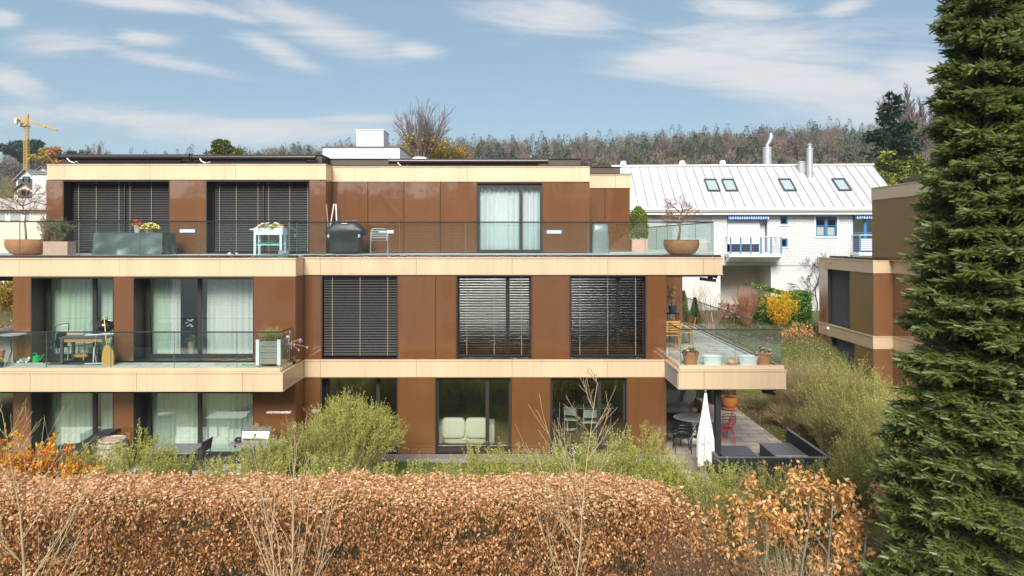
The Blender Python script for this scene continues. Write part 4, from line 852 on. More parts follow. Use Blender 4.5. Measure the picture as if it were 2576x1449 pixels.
def curve_stems(rng, n, rx, ry, h, base=.25, out=.5, droop=.25, k=7, wig=.05):
    a = rng.random(n)*2*np.pi; rr = np.sqrt(rng.random(n)); bx = np.stack([np.cos(a)*rr*rx*base, np.sin(a)*rr*ry*base, np.zeros(n)], 1)
    dr = np.stack([np.cos(a)*rr*rx*(1-base), np.sin(a)*rr*ry*(1-base), h*(1.05-.35*rr**2)*(.75+.3*rng.random(n))], 1)
    t = np.linspace(0, 1, k)[None, :, None]
    P = bx[:, None]+dr[:, None]*np.concatenate([t**1.35*np.ones((n, 1, 1)), t**1.35*np.ones((n, 1, 1)), (t*(1+droop)-droop*t**2)*np.ones((n, 1, 1))], 2)
    return P+np.cumsum(rng.normal(size=P.shape)*wig*h/k, 1)*(t > 0)
def poly_segs(P, r0, r1):
    n, k, _ = P.shape; rs = np.linspace(r0, r1, k); o = []
    for i in range(k-1): o.append(np.concatenate([P[:, i], P[:, i+1], np.full((n, 1), rs[i]), np.full((n, 1), rs[i+1])], 1))
    return np.concatenate(o)
def along(P, rng, m, t0=.3):
    n, k, _ = P.shape; i = rng.integers(0, n, m); t = (t0+(1-t0)*rng.random(m)**.8)*(k-1.001); j = t.astype(int); f = (t-j)[:, None]
    return P[i, j]*(1-f)+P[i, j+1]*f, P[i, j+1]-P[i, j]
def bush(name, label, cat, loc, rx, ry, h, lm, sm, seed=0, nst=60, nlat=500, latlen=.22, nleaf=6000, lsize=.028, kind='dia', group=None, r=.006, droop=.25, t0=.35, lat_up=.5, base=.25, stuff=None, parent=None, wig=.05):
    rng = RG_(seed); P = curve_stems(rng, nst, rx, ry, h, base, droop=droop, wig=wig)
    Q, D = along(P, rng, nlat, t0); D = D/(np.linalg.norm(D, axis=1, keepdims=True)+1e-9); a = rng.normal(size=D.shape); D2 = D*.8+a*.45; D2[:, 2] += lat_up*.6; D2 /= np.linalg.norm(D2, axis=1, keepdims=True)
    L = latlen*(.5+rng.random(nlat)); t = np.linspace(0, 1, 4)[None, :, None]; P2 = Q[:, None]+D2[:, None]*L[:, None, None]*t; P2[:, :, 2] += (np.linspace(0, 1, 4)**2)[None]*L[:, None]*.12
    m = MB(); m.segs(poly_segs(P, r, r*.35), 3); m.segs(poly_segs(P2, r*.4, r*.2), 3)
    T = thing(name, label, cat, loc, 0, group) if parent is None else parent
    if stuff: T['kind'] = 'stuff'
    m.build('stems', sm, T)
    if nleaf:
        X, DD = along(P2, rng, nleaf, .0); X = X+rng.normal(size=X.shape)*.012; DD = DD/(np.linalg.norm(DD, axis=1, keepdims=True)+1e-9)+rng.normal(size=DD.shape)*.7
        f = MB(); fol(f, X, rng, lsize, kind, DD); f.build('leaves', lm, T)
    return T
# ---------------- beech hedge
rng = RG_(5); HX0, HX1, HY0, HY1 = -9.6, 2.75, -8.35, -7.05
def htop(x, y): return 1.88+.02*np.sin(x*1.7)+.025*np.sin(x*4.1+1)+.03*np.sin(x*13+y*7)+.02*np.sin(y*9+x*3)-.10*(np.clip(x-1.5, 0, 9))**2*.5
H = thing('beech_hedge', 'long clipped beech hedge with dry copper leaves across the foreground', 'hedge', (0,0,0))
n = 32000; X = rng.uniform(HX0, HX1, n); Y = rng.uniform(HY0, HY1, n); Zt = htop(X, Y)-np.abs(rng.normal(size=n))*.10+.05+(rng.random(n) < .06)*rng.random(n)*.13
Zt -= .25*np.clip((HY0+.25-Y)/.25, 0, 1)**2+.2*np.clip((Y-HY1+.2)/.2, 0, 1)**2
top = np.stack([X, Y, Zt], 1)
n = 62000; X = rng.uniform(HX0, HX1, n); Z = rng.uniform(-.2, 1, n)**.9*1.0; Z = np.where(np.isnan(Z), 0, Z); Z = rng.uniform(-.1, 1.8, n)
Yf = HY0-.10+np.abs(rng.normal(size=n))*.24+.12*np.sin(X*2.3+Z*3)*np.sin(Z*4+X)-.10*np.sin(X*7.1+Z)*np.sin(Z*8.3+X*2)+.06*np.sin(X*17)*np.sin(Z*15+X)
fr = np.stack([X, Yf, Z], 1)
hole = (np.sin(X*1.9+1.3*np.sin(Z*2.7))*np.sin(Z*3.9+X*.8) > .72)&(rng.random(n) < .8); fr = fr[~hole]
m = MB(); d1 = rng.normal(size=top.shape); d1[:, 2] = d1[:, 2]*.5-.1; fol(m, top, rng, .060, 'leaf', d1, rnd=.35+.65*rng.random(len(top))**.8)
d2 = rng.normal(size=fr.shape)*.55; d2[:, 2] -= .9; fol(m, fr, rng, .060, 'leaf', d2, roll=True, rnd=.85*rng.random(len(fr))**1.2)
k = int(3000); bk = np.stack([rng.uniform(HX0, HX1, k), HY1+rng.normal(size=k)*.08, rng.uniform(0, 1.8, k)], 1); fol(m, bk, rng, .07)
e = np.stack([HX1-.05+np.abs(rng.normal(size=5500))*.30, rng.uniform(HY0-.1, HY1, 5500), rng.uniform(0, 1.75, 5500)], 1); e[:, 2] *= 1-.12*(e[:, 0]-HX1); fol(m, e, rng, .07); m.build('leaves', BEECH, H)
S = []
for i in range(1500):
    x = rng.uniform(HX0, HX1); y = rng.uniform(HY0+.02, HY1-.1); z = rng.uniform(0, 1.55); d = rng.normal(size=3)*.35; d[2] = abs(d[2])+.15; d *= .9; S.append((x, y, z, x+d[0], y+d[1], min(z+d[2], 1.8), .007, .003))
for i in range(110):
    x = rng.uniform(HX0, HX1); S.append((x, HY0+.25+rng.normal()*.05, -.5, x+rng.normal()*.06, HY0+.3, 1.5, .018, .008))
m = MB(); m.segs(np.array(S), 4); m.build('stems', mat('beech_stems', (.13,.10,.07), .9, var=.3, vscale=6), H)
# ---------------- loose young beeches
for i, (q, d, topy, lab) in enumerate([(1765,11.6,1255,'young beech with copper leaves next to the end of the clipped hedge'),(1893,11.3,1195,'thin beech whose pale leaves reach up before the black bench'),(1924,10.9,1240,'young beech with a straight grey stem, left of centre in the row'),(2002,11.2,1185,'young beech with thick stem in the middle of the loose row'),(2077,11.0,1190,'young beech with deep orange crown below the bench corner'),(2109,11.8,1260,'short young beech between two taller orange ones'),(2154,10.8,1215,'young beech full of orange leaves, second before the fir'),(2193,11.4,1190,'young beech with rusty leaves touching the big fir')]):
    rng = RG_(50+i); zt = pz(topy+42, d); z0 = -.35; T = thing('young_beech', lab, 'tree', (px(q,d), yd(d), z0), 0, 'row of loose young beeches'); Ht = zt-z0
    S, Tp = [], []; grow(S, Tp, (0,0,0), (rng.normal()*.04, rng.normal()*.04, 1), Ht*.92, .03, 2, rng, nb=2, spread=.9, up=.10, wig=.06, lr=.36, n=8, start=.30)
    m = MB(); m.segs(np.array(S), 5); m.build('trunk', mat('beech_bark', (.20,.19,.14), .85, var=.25, vscale=8), T)
    A = np.array(Tp); A = A[(A[:, 6] < 2)]; A = A[(A[:, 2] > Ht*.40)]; k = 750 if i not in (0, 1, 5) else 500; idx = rng.integers(0, len(A), k)
    X = A[idx, :3]+rng.normal(size=(k, 3))*.07; dd = rng.normal(size=(k, 3))*.6; dd[:, 2] -= .5; m = MB(); fol(m, X, rng, .082, 'leaf', dd); m.build('leaves', BEECHO, T)
# ---------------- pale leafless saplings right in front
for (q, d, topy, lab, sd_, r0, lean) in [(60,9.6,988,'leafless mossy tree at the left edge, in front of the hedge',3,.042,.05),(738,9.8,1045,'leafless fan shaped sapling before the hedge, left of centre',14,.026,.0),(1432,9.7,972,'leafless upright sapling with pale bark before the hedge, right of centre',21,.026,.01)]:
    rng = RG_(sd_); z0 = -.5; Ht = pz(topy, d)-z0; T = thing('bare_sapling', lab, 'tree', (px(q,d), yd(d), z0), 0, 'leafless saplings in the foreground'); S, Tp = [], []
    multi = sd_ == 14
    if not multi:
        p = np.array([0,0,0.]); dv = np.array([lean,0,1.]); n_ = 12
        for i in range(n_):
            dv = dv+rng.normal(size=3)*.035; dv /= np.linalg.norm(dv); q_ = p+dv*Ht/n_; r_a = max(r0*(1-i/n_)**1.1, .006); r_b = max(r0*(1-(i+1)/n_)**1.1, .004); S.append((*p, *q_, r_a, r_b)); p = q_; Tp.append((*p, *dv, 0)); zz = p[2]
            if zz > .9:
                for _ in range(2):
                    a = rng.random()*2*math.pi; el = .45+.3*rng.random(); dd = np.array([math.cos(a)*el, math.sin(a)*el*.6-.1, .75]); L = (Ht-zz)*.62*(.5+.7*rng.random())+.2
                    grow(S, Tp, p, dd, min(L, 1.7), max(.30*r_a, .004), 1, rng, nb=2, spread=.5, up=.16, wig=.05, lr=.42, n=5, rmin=.0022, start=.15)
    else:
        for _ in range(9):
            a = rng.random()*2*math.pi; el = .1+.5*rng.random(); p = np.array([rng.normal()*.07, rng.normal()*.07, .25+rng.random()*.5]); dd = np.array([math.cos(a)*el, math.sin(a)*el*.5, 1.]); grow(S, Tp, p, dd, Ht*(.9-.62*el)*(.75+.3*rng.random()), .011, 1, rng, nb=2, spread=.42, up=.14, wig=.05, lr=.30, n=7, rmin=.0022, start=.3)
        S.append((0,0,0,0,0,.8,.045,.03))
    m = MB(); m.segs(np.array(S), 5); m.build('branches', TANB, T)
    A = np.array(Tp); A = A[A[:, 6] == 0]; k = min(len(A), 700); A = A[rng.permutation(len(A))[:k]]; m = MB(); fol(m, A[:, :3], rng, .018, 'dia', A[:, 3:6]+rng.normal(size=(k, 3))*.3); m.build('twig_growth', mat('bud_brown', (.34,.18,.12), .7), T)  # brown buds on the bare twig tips, no leaves
    if sd_ == 3:
        m = MB(); A = np.array([s_[:3] for s_ in S if s_[2] < 2.0 and s_[6] > .015]); k = 1500; i_ = rng.integers(0, len(A), k); fol(m, A[i_]+rng.normal(size=(k,3))*.03, rng, .02, 'dia'); m.build('moss', leafmat('moss', [(.20,.20,.03),(.34,.32,.05)], .1, .9), T)
# ---------------- light green shrubs in the garden strip
def sp(q, d, w_, topy, lab, seed, z0=0, lm=SPIR, sm=GRNT, n=1.0, g='light green shrubs in the garden strip', **k):
    h = pz(topy, d)-z0; x = px(q,d); y = yd(d); z0 = gz(x, y) if z0 is None else z0; h = pz(topy, d)-z0
    a = dict(nst=int(70*n), nlat=int(900*n), nleaf=int(13000*n), lsize=.031, latlen=.16, t0=.25, droop=.35); a.update(k)
    return bush('spring_shrub', lab, 'shrub', (x, y, z0), w_, w_*.75, h, lm, sm, seed, group=g, **a)
sp(885,17.0,1.28,1022,'large rounded light green shrub hiding the lower left window',101,n=2.6,nst=260,latlen=.26,droop=.75,base=.35,nlat=3600,nleaf=42000)
sp(235,14.6,.75,1128,'light green shrub just left of the wine barrel',102)
sp(350,14.3,.85,1090,'tall light green shrub in front of the wine barrel',103,n=1.2)
sp(440,14.8,.7,1140,'low green shrub beneath the dark garden table',104,n=.8)
sp(560,14.9,.7,1165,'low sparse shrub below the left glass door',105,n=.7)
sp(660,14.8,.75,1100,'light green shrub below the steel grill',106,n=1.1)
sp(750,15.6,.8,1075,'olive shrub wedged between steel grill and the large rounded shrub',107,n=1.1,lm=SPIR2)
sp(830,14.3,.8,1150,'low light shrub at the foot of the large rounded shrub',108,n=.9)
sp(960,14.4,.7,1165,'low light shrub near the gravel strip',109,n=.8)
sp(1070,14.2,.65,1172,'small light shrub on the moss lawn',110,n=.6)
sp(1180,14.6,.8,1130,'light shrub under the window with the cream sofa, left one',111,n=.9)
sp(1290,14.6,.8,1128,'light shrub under the brown panel between two ground floor windows',112,n=.9)
sp(1400,14.9,.8,1125,'light shrub under the window with the bookshelf',113,n=.9)
sp(1510,14.7,.8,1112,'light shrub right of the pale sapling',114,n=.9)
sp(1610,14.8,.85,1085,'light shrub with long tips before the building corner',115,n=1.1)
sp(1700,14.9,.6,1170,'light shrub before the closed parasol',116,n=.9)
sp(1800,14.5,.8,1172,'light shrub before the black bench, left end',117,n=.9)
sp(1900,14.2,.85,1185,'olive shrub before the middle of the black bench',118,n=1.0,lm=SPIR2)
sp(2000,14.0,.85,1185,'olive shrub before the bench corner',119,n=1.0,lm=SPIR2)
sp(2100,13.4,.9,1175,'olive shrub right of the bench corner',120,n=1.0,lm=SPIR2)
sp(2185,13.2,.9,1110,'sparse olive shrub next to the fir',121,n=.9,lm=SPIR2)
sp(1640,13.6,.8,1205,'low green shrub behind the hedge end',122,n=.7); sp(1560,13.4,.7,1195,'tiny green shrub behind the right half of the hedge',123,n=.5); sp(1790,13.0,.8,1215,'low olive shrub behind the first young beech',124,n=.7,lm=SPIR2)
# masses on the slope beside the patio
SL = 'overgrown shrubs on the slope beside the patio'
for i, (q, d, w_, ty, n, lab) in enumerate([(1900,25.5,1.2,985,1.0,'brown twiggy shrub behind the patio slabs'),(1985,24.0,1.5,905,1.6,'tall twiggy shrub against the terrace corner'),(2050,22.5,1.6,880,1.9,'tall brownish shrub with many upright stems, foot of the neighbour block'),(2120,21.0,1.6,890,1.9,'bright feathery green shrub before the neighbour block corner'),(2190,20.0,1.5,930,1.8,'feathery green shrub below the neighbour block step'),(1985,22.5,.8,1000,1.0,'low brown shrub right of the patio slabs'),(2085,20.0,.9,985,1.4,'green and brown shrub behind the bench wall'),(2195,18.2,1.1,985,1.6,'wide light green shrub behind the bench corner'),(2235,17.0,1.2,1000,1.6,'light green shrub tucked behind the fir'),(2165,16.6,.7,1085,1.1,'olive shrub at the outer side of the bench'),(2200,15.6,.9,1075,1.1,'drooping olive shrub between bench and fir')]):
    x = px(q,d); z0 = gz(x, yd(d)); sp(q, d, w_, ty+28, lab, 200+i, z0=z0, n=n, lm=SPIR2 if i in (0,1,2,5,6,9) else leafmat('bright_spring_leaf', [(.24,.26,.04),(.38,.42,.06),(.52,.56,.11),(.60,.60,.22)], .4), sm=mat('pale_brown_stems', (.36,.26,.15), .9, var=.3, vscale=5) if i in (0,1,2,5) else GRNT, g=SL, nst=int(110*n), latlen=.28, lsize=.034, nlat=int(1000*n), nleaf=int(7500*n) if i not in (0,1,2,5) else int(2600*n), r=.008, t0=.3)
# yellow and red shrub at the left
rng = RG_(9); T = bush('red_tipped_shrub', 'yellow leaved shrub with red tips at the left edge behind the hedge', 'shrub', (px(60,13.2), yd(13.2), 0), 1.45, .7, 2.25, YRED, BRNT, 9, nst=140, nlat=1000, latlen=.22, nleaf=9500, lsize=.075, kind='leaf', t0=.4, droop=.3)
# leafless brown shrub masses near the bottom right
for i, (q, d, w_, ty, lab) in enumerate([(1800,11.4,.9,1330,'tangled leafless brown brushwood at the hedge end'),(1700,11.2,.7,1340,'brown brushwood under the last hedge leaves'),(1900,10.4,.8,1390,'low brown brushwood with dead leaves at the bottom edge'),(2010,10.2,.8,1405,'low yellowish grass tuft under the young beeches')]):
    bush('brushwood', lab, 'shrub', (px(q,d), yd(d), -.35), w_, w_*.8, pz(ty, d)+.35, BEECH, BRNT if i < 3 else TANB, 300+i, nst=160, nlat=900, latlen=.3, nleaf=500 if i < 3 else 0, lsize=.05, kind='leaf', group='brushwood at the hedge end', r=.005, t0=.1, lat_up=.1, wig=.12)
# ---------------- ground covers
rng = RG_(12)
def cover(name, label, cat, n, xr_, yr_, size, kind, lm, dz=.03, up=None, mask=None, hs=.04):
    X = rng.uniform(*xr_, n); Y = rng.uniform(*yr_, n)
    if mask is not None: k = mask(X, Y); X, Y = X[k], Y[k]
    Z = np.array([gz(a, b) for a, b in zip(X, Y)])+dz*0+rng.random(len(X))*hs-.01; m = MB()
    D = None
    if up: D = rng.normal(size=(len(X), 3))*.35; D[:, 2] = 1
    fol(m, np.stack([X, Y, Z], 1), rng, size, kind, D); o = m.build(name, lm); return tag(o, label, cat, kind='stuff')
cover('grass', 'mossy green grass between hedge and gravel strip', 'grass', 26000, (-6.5, 5), (-6.8, -.66), .07, 'blade', GRASS, up=1)
cover('grass', 'green grass at the far end of the garden before the white house', 'grass', 9000, (6, 16), (12, 21), .12, 'blade', GRASS, up=1)
cover('ivy', 'ivy and low green plants under the young beeches', 'ground cover', 16000, (2.5, 8), (-10, -7), .055, 'leaf', IVY, hs=.22)
cover('leaf_litter', 'dead leaves and bark mulch on the slope right of the patio', 'leaf litter', 16000, (8.2, 13.5), (-4, 11), .05, 'leaf', LITT, hs=.03)
cover('leaf_litter', 'dead leaves in the garden bed behind the terrace', 'leaf litter', 14000, (5, 16), (9, 18), .06, 'leaf', LITT, hs=.05)
# ---------------- garden behind the terrace
def upbush(name, lab, q, d, w_, ty, by, sm, seed, nst=26, nlat=60, nleaf=0, lm=BEECH, r=.018, latlen=.5, z0=None, **k):
    z0 = pz(by, d) if z0 is None else z0; return bush(name, lab, 'shrub', (px(q,d), yd(d), z0), w_, w_, pz(ty, d)-z0, lm, sm, seed, nst=nst, nlat=nlat, nleaf=nleaf, r=r, latlen=latlen, **k)
upbush('bare_shrub', 'vase shaped bare shrub behind the right glass railing', 1787, 31.5, 1.0, 745, 835, mat('tan_pink_stems', (.36,.22,.16), .9), 401, nst=22, nlat=60, t0=.35, latlen=.45, r=.03)
upbush('bare_shrub', 'reddish bare shrub in front of the stacked firewood', 1876, 35, .85, 728, 815, mat('red_brown_stems', (.36,.16,.10), .9), 402, nst=90, nlat=500, r=.010, latlen=.5, nleaf=500, lm=SPIR2, lsize=.05)
upbush('bare_shrub', 'yellowish leafless shrub against the white wall left of the terrace end', 1738, 34, .9, 700, 830, mat('yellow_stems', (.50,.36,.16), .9), 403, nst=20, nlat=120, r=.012)
rng = RG_(61); T = thing('laurel_hedge', 'clipped block of bright green laurel in front of the white house', 'hedge', (px(1978,36), 0, pz(815,36))); n = 15000
x0, x1, y0, y1, Hh = px(1916,36), px(2042,36), 36-DW, 37.6-DW, pz(738,36)-pz(815,36); P = []
for _ in range(3): pass
u = rng.random((n, 3)); f_ = rng.random(n); X = x0+(x1-x0)*u[:, 0]; Y = y0+(y1-y0)*u[:, 1]; Z = Hh*u[:, 2]; jit = np.abs(rng.normal(size=n))*.06
c = f_ < .5; Y = np.where(c, y0+jit, Y); c2 = (f_ >= .5)&(f_ < .8); Z = np.where(c2, Hh-jit, Z); c3 = (f_ >= .8)&(f_ < .92); X = np.where(c3, x0+jit, X); c4 = f_ >= .92; X = np.where(c4, x1-jit, X); Z = Z+np.where(Z > Hh*.9, (.12*np.sin(X*2)+.25*(1-(X-x0)/(x1-x0))), 0)
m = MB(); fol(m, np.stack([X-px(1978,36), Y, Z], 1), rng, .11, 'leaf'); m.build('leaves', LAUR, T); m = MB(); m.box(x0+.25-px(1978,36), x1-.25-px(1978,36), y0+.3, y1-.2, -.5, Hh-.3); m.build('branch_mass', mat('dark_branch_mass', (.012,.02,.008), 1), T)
bush('forsythia', 'bright yellow flowering forsythia in front of the laurel block', 'shrub', (px(1962,34.6), yd(34.6), pz(832,34.6)), .95, .6, pz(738,34.6)-pz(832,34.6), FORS, BRNT, 62, nst=90, nlat=500, latlen=.3, nleaf=5200, lsize=.065, kind='dia', t0=.15, droop=.1, base=.15)
bush('dry_beech_shrub', 'low beech shrub with rusty leaves left of the neighbour block', 'shrub', (px(2020,31.5), yd(31.5), pz(905,31.5)), .95, .7, pz(822,31.5)-pz(905,31.5), BEECHO, BRNT, 63, nst=60, nlat=300, latlen=.3, nleaf=2200, lsize=.09, kind='leaf', t0=.2)
def thuja(lab, q, d, ty, by, w_, lm, seed, name='thuja'):
    rng = RG_(seed); z0 = pz(by, d); h = pz(ty, d)-z0; n = 6000; t = rng.random(n)**.8; a = rng.random(n)*6.283; r = w_*np.minimum(1, (1-t)*1.7+.03)*(.75+.3*rng.random(n))*(1+.15*np.sin(a*5+t*9)); P = np.stack([np.cos(a)*r, np.sin(a)*r, t*h], 1)
    T = thing(name, lab, 'conifer', (px(q,d), yd(d), z0)); D = P.copy(); D[:, 2] = .8*w_; m = MB(); fol(m, P, rng, .085, 'dia', D+rng.normal(size=P.shape)*.15); m.build('twig_growth', lm, T); m = MB(); m.cyl((0,0,-.1), (0,0,h*.7), .05, .02, 6); m.build('trunk', BARK, T)
thuja('narrow cone shaped green thuja behind the wooden terrace table', 1720, 28.6, 735, 870, .22, THUJ, 71)
thuja('small dark cone conifer in the bed behind the glass railing', 1748, 31.0, 752, 850, .25, mat('dark_thuja', (.04,.06,.02), .8), 72)
# ---------------- trees
def spruce(name, lab, q, d, ty, by, w_, lm, seed, n=9000, cat='conifer', group=None, gap=.5, size=.35):
    rng = RG_(seed); z0 = pz(by, d); h = pz(ty, d)-z0; T = thing(name, lab, cat, (px(q,d), yd(d), z0), 0, group); nl = int(h/gap); S = []; P = []; D = []
    for i in range(nl):
        t = i/nl; z = h*(.06+.93*t); R_ = w_*(1-t)**.85*(.8+.35*rng.random())+.12
        for j in range(int(5+5*(1-t))):
            a = rng.random()*6.283; L = R_*(.65+.5*rng.random()); e = np.array([math.cos(a)*L, math.sin(a)*L, L*(-.18+.35*t)]); S.append((0, 0, z, *(e+[0,0,z]), .04*(1-t)+.012, .008))
            k = max(6, int(n/(nl*8)*L/w_*1.8)); s_ = rng.random(k)**.7; b = np.array([0,0,z])+e*s_[:, None]; sd2 = rng.normal(size=(k, 3))*.10*L; sd2[:, 2] = -np.abs(rng.normal(size=k))*.10*L-.1*L*(s_-.3)+.14*L*s_**2; P.append(b+sd2*(.5+s_[:, None]*.5)); q_ = np.tile(e/L, (k, 1))+rng.normal(size=(k, 3))*.45; q_[:, 2] -= .15; D.append(q_)
    P = np.concatenate(P); D = np.concatenate(D); m = MB(); fol(m, P, rng, size, 'dia', D); m.build('crown', lm, T); m = MB(); m.cyl((0,0,-1), (0,0,h), .03*h*.6, .01, 8); m.segs(np.array(S), 4); m.build('trunk', BARK, T)
spruce('spruce_tree', 'dark spruce with pointed top rising behind the white house', 2243, 58, 222, 470, 2.9, CONF, 81, n=15000, gap=.42, size=.30)
spruce('golden_conifer', 'yellow green conifer just below the dark spruce', 2232, 50, 372, 480, 1.7, YCON, 82, n=7000, gap=.35, size=.24)
spruce('golden_conifer', 'yellow green conifer partly behind the big fir', 2300, 52, 385, 480, 2.0, YCON, 83, n=7000, gap=.35, size=.24)
def baretree(name, lab, q, d, ty, by, w_, seed, m_=BARK, r=.16, depth=4, leaf=None, nleaf=0, lsize=.15, spread=.42, up=.12, nb=3, vase=True, lz=(0,1), ns=7, fan=0, rmin=.012):
    rng = RG_(seed); z0 = pz(by, d); h = pz(ty, d)-z0; T = thing(name, lab, 'tree', (px(q,d), yd(d), z0)); S, Tp = [], []
    for i in range(ns if vase else 1):
        a = i*2.4+rng.random(); el = (.05+.75*math.sqrt(rng.random()))*w_/h*2.0 if vase else .02
        if fan: el = fan*math.sqrt(rng.random())
        grow(S, Tp, (0,0,h*.12 if vase else 0), (math.cos(a)*el, math.sin(a)*el, 1), h*(.80-.25*el)*(.8+.2*rng.random()), r*(.6 if vase else 1), depth-1 if vase else depth, rng, nb=nb, spread=spread, up=up, wig=.05, lr=.46, n=6, rmin=rmin, start=.2)
    S.append((0,0,-1,0,0,h*.14,r,r*.8)); m = MB(); S = np.array(S); m.segs(S, 4); m.build('branches', m_, T)
    if nleaf:
        A = np.array(Tp); A = A[(A[:, 6] < 2)&(A[:, 2] > h*lz[0])&(A[:, 2] < h*lz[1])]; i_ = rng.integers(0, len(A), nleaf); m = MB(); fol(m, A[i_, :3]+rng.normal(size=(nleaf, 3))*.15, rng, lsize, 'dia'); m.build('leaves', leaf, T)
    return T
baretree('bare_tree', 'big leafless tree standing behind the flat roof beside the roof box', 1062, 42, 258, 445, 3.1, 91, mat('dark_twig_bark', (.17,.13,.12), .9), r=.085, depth=3, ns=26, nb=2, spread=.42, up=.05, fan=.62, rmin=.007, nleaf=700, leaf=leafmat('yellow_bud', [(.30,.16,.03),(.50,.36,.03),(.60,.46,.05)], .2), lsize=.13, lz=(0,.52))
rng = RG_(92); T = bush('yellow_leaf_shrub', 'wide yellow leaved crown right behind the flat roof, below the leafless tree', 'shrub', (px(1090,45), yd(45), pz(450,45)), 2.4, 1.5, pz(358,45)-pz(450,45), leafmat('autumn_yellow', [(.20,.12,.03),(.42,.28,.03),(.60,.44,.04)], .3), BRNT, 92, nst=120, nlat=700, latlen=.5, nleaf=4200, lsize=.13, r=.02, t0=.3)
baretree('bare_tree', 'leafless tree between the dark spruce and the big fir', 2305, 62, 232, 480, 2.6, 93, mat('grey_twig_bark', (.16,.12,.12), .9), r=.13, depth=4)
def blob(name, lab, q, d, ty, by, w_, lm, seed, n=2500, cat='tree', size=.5, flat=1.0, tr=True, lobes=9):
    rng = RG_(seed); z0 = pz(by, d); h = pz(ty, d)-z0; T = thing(name, lab, cat, (px(q,d), yd(d), z0)); P = []
    for i in range(lobes):
        c = np.array([rng.normal()*w_*.42, rng.normal()*w_*.42, h*(.42+.50*rng.random())]); r = w_*(.28+.22*rng.random()); v = rng.normal(size=(n//lobes, 3)); v /= np.linalg.norm(v, axis=1, keepdims=True); v *= r*(.6+.5*rng.random((len(v), 1)))**.5; v[:, 2] *= .7*flat; P.append(c+v)
    P = np.concatenate(P); P[:, 2] = np.minimum(P[:, 2], h); m = MB(); fol(m, P, rng, size, 'dia'); m.build('crown', lm, T)
    if tr: m = MB(); m.cyl((0,0,-2), (0,0,h*.8), .04*h, .02*h, 7); m.build('trunk', BARK, T)
blob('cedar_tree', 'dark spreading cedar behind the yellow crane mast', 70, 178, 352, 440, 4.4, CONF, 501, n=6000, size=.7, lobes=18, flat=.6)
blob('pine_tree', 'olive green pine top above the left awnings', 562, 62, 353, 420, 1.25, leafmat('pine_needle', [(.03,.05,.01),(.09,.12,.02),(.20,.20,.03)], .1), 502, n=3200, size=.22, lobes=16)
blob('pine_tree', 'small pine top right of the taller one above the roof edge', 592, 66, 374, 420, .8, leafmat('pine_needle', [(.03,.05,.01)], .1), 503, n=1200, size=.2, lobes=8)
blob('small_pine', 'small flat dark pine above the left end of the roof', 183, 110, 376, 430, 1.5, CONF, 504, n=1000, size=.4)
blob('orange_tree', 'orange leaved tree right of the crane mast', 143, 120, 374, 440, 2.0, leafmat('orange_crown', [(.30,.14,.05),(.48,.24,.07)], .1), 505, n=1500, size=.45)
blob('yellow_bush_tree', 'mustard yellow tree between crane and flats', 112, 125, 366, 450, 1.8, leafmat('mustard_crown', [(.24,.17,.03),(.42,.30,.04)], .1), 506, n=1500, size=.45)
baretree('bare_tree', 'purplish leafless tree above the left roof awning', 246, 115, 357, 430, 2.2, 95, mat('purple_twigs', (.22,.15,.14), .9), r=.12, depth=3)
baretree('bare_tree', 'thin leafless tree left of the purplish one', 205, 118, 370, 430, 1.8, 96, mat('purple_twigs', (.22,.15,.14), .9), r=.1, depth=3)
# ---------------- woods on the hills (one mass)
def crown_bare(rng, n=150):
    v = rng.normal(size=(n, 3)); v /= np.linalg.norm(v, axis=1, keepdims=True); v *= (.35+.65*rng.random((n, 1))); P = v*np.array([3.4, 3.4, 4.2])+np.array([0, 0, 8.2]); return P, v*np.array([1, 1, 1.6])+np.array([0, 0, .9])
def crown_con(rng, n=150):
    t = rng.random(n)**.75; a = rng.random(n)*6.283; r = (1-t)*2.7+.15; P = np.stack([np.cos(a)*r, np.sin(a)*r, 2+t*12.5], 1)+rng.normal(size=(n, 3))*.15; return P, np.stack([np.cos(a), np.sin(a), np.full(n, -.2)], 1)
def woods(name, label, N_, prange, drange, seed, con=.25, behind=False, size=.95, dens=200, skip=None):
    rng = RG_(seed); m = MB(); S = []; PP = []; DD = []; RR = []; SZ = []
    for i in range(N_):
        d = drange[0]+(drange[1]-drange[0])*rng.random()**.9; q = rng.uniform(*prange); x = px(q, d) if not behind else rng.uniform(-160, 160); y = yd(d) if not behind else -rng.uniform(75, 260)
        if skip and skip(q, d): continue
        z = gz(x, y)-.3; c = rng.random() < con+.35*(math.sin(q*.013+1)*math.sin(d*.02) > .45); P, D = (crown_con if c else crown_bare)(rng, dens); s_ = (.6+.75*rng.random()**1.6)*(1 if behind else .5+.5*min(1, max(0, (d-170)/230)))
        PP.append(P*s_*np.array([1, 1, .9])+[x, y, z]); DD.append(D); base = (.76+.24*rng.random()) if c else min(.70, max(0, .35+.25*math.sin(x*.03+y*.05)+.28*rng.normal())); RR.append(np.clip(base+rng.normal(size=len(P))*.03, 0, 1)); SZ.append(np.full(len(P), size*(.75 if c else .9))); S.append((x, y, z-1, x, y, z+8*s_, .22, .1))
        if not c:
            for _ in range(7): a = rng.random()*6.28; S.append((x, y, z+4*s_, x+math.cos(a)*3*s_, y+math.sin(a)*3*s_, z+(9+4*rng.random())*s_, .10, .04))
    P = np.concatenate(PP); D = np.concatenate(DD); fol(m, P, rng, 1.0, 'dia', D+rng.normal(size=D.shape)*.5, rnd=np.concatenate(RR)); m2 = m.K.pop()
    V = m2[0].reshape(-1, 4, 3); c = V[:, :1]; V = c+(V-c)*np.concatenate(SZ)[:, None, None]*.8; m.K.append((V.reshape(-1, 3), m2[1], m2[2])); m.segs(np.array(S), 3, rnd=.3); o = m.build(name, FORB); return tag(o, label, 'forest', kind='stuff')
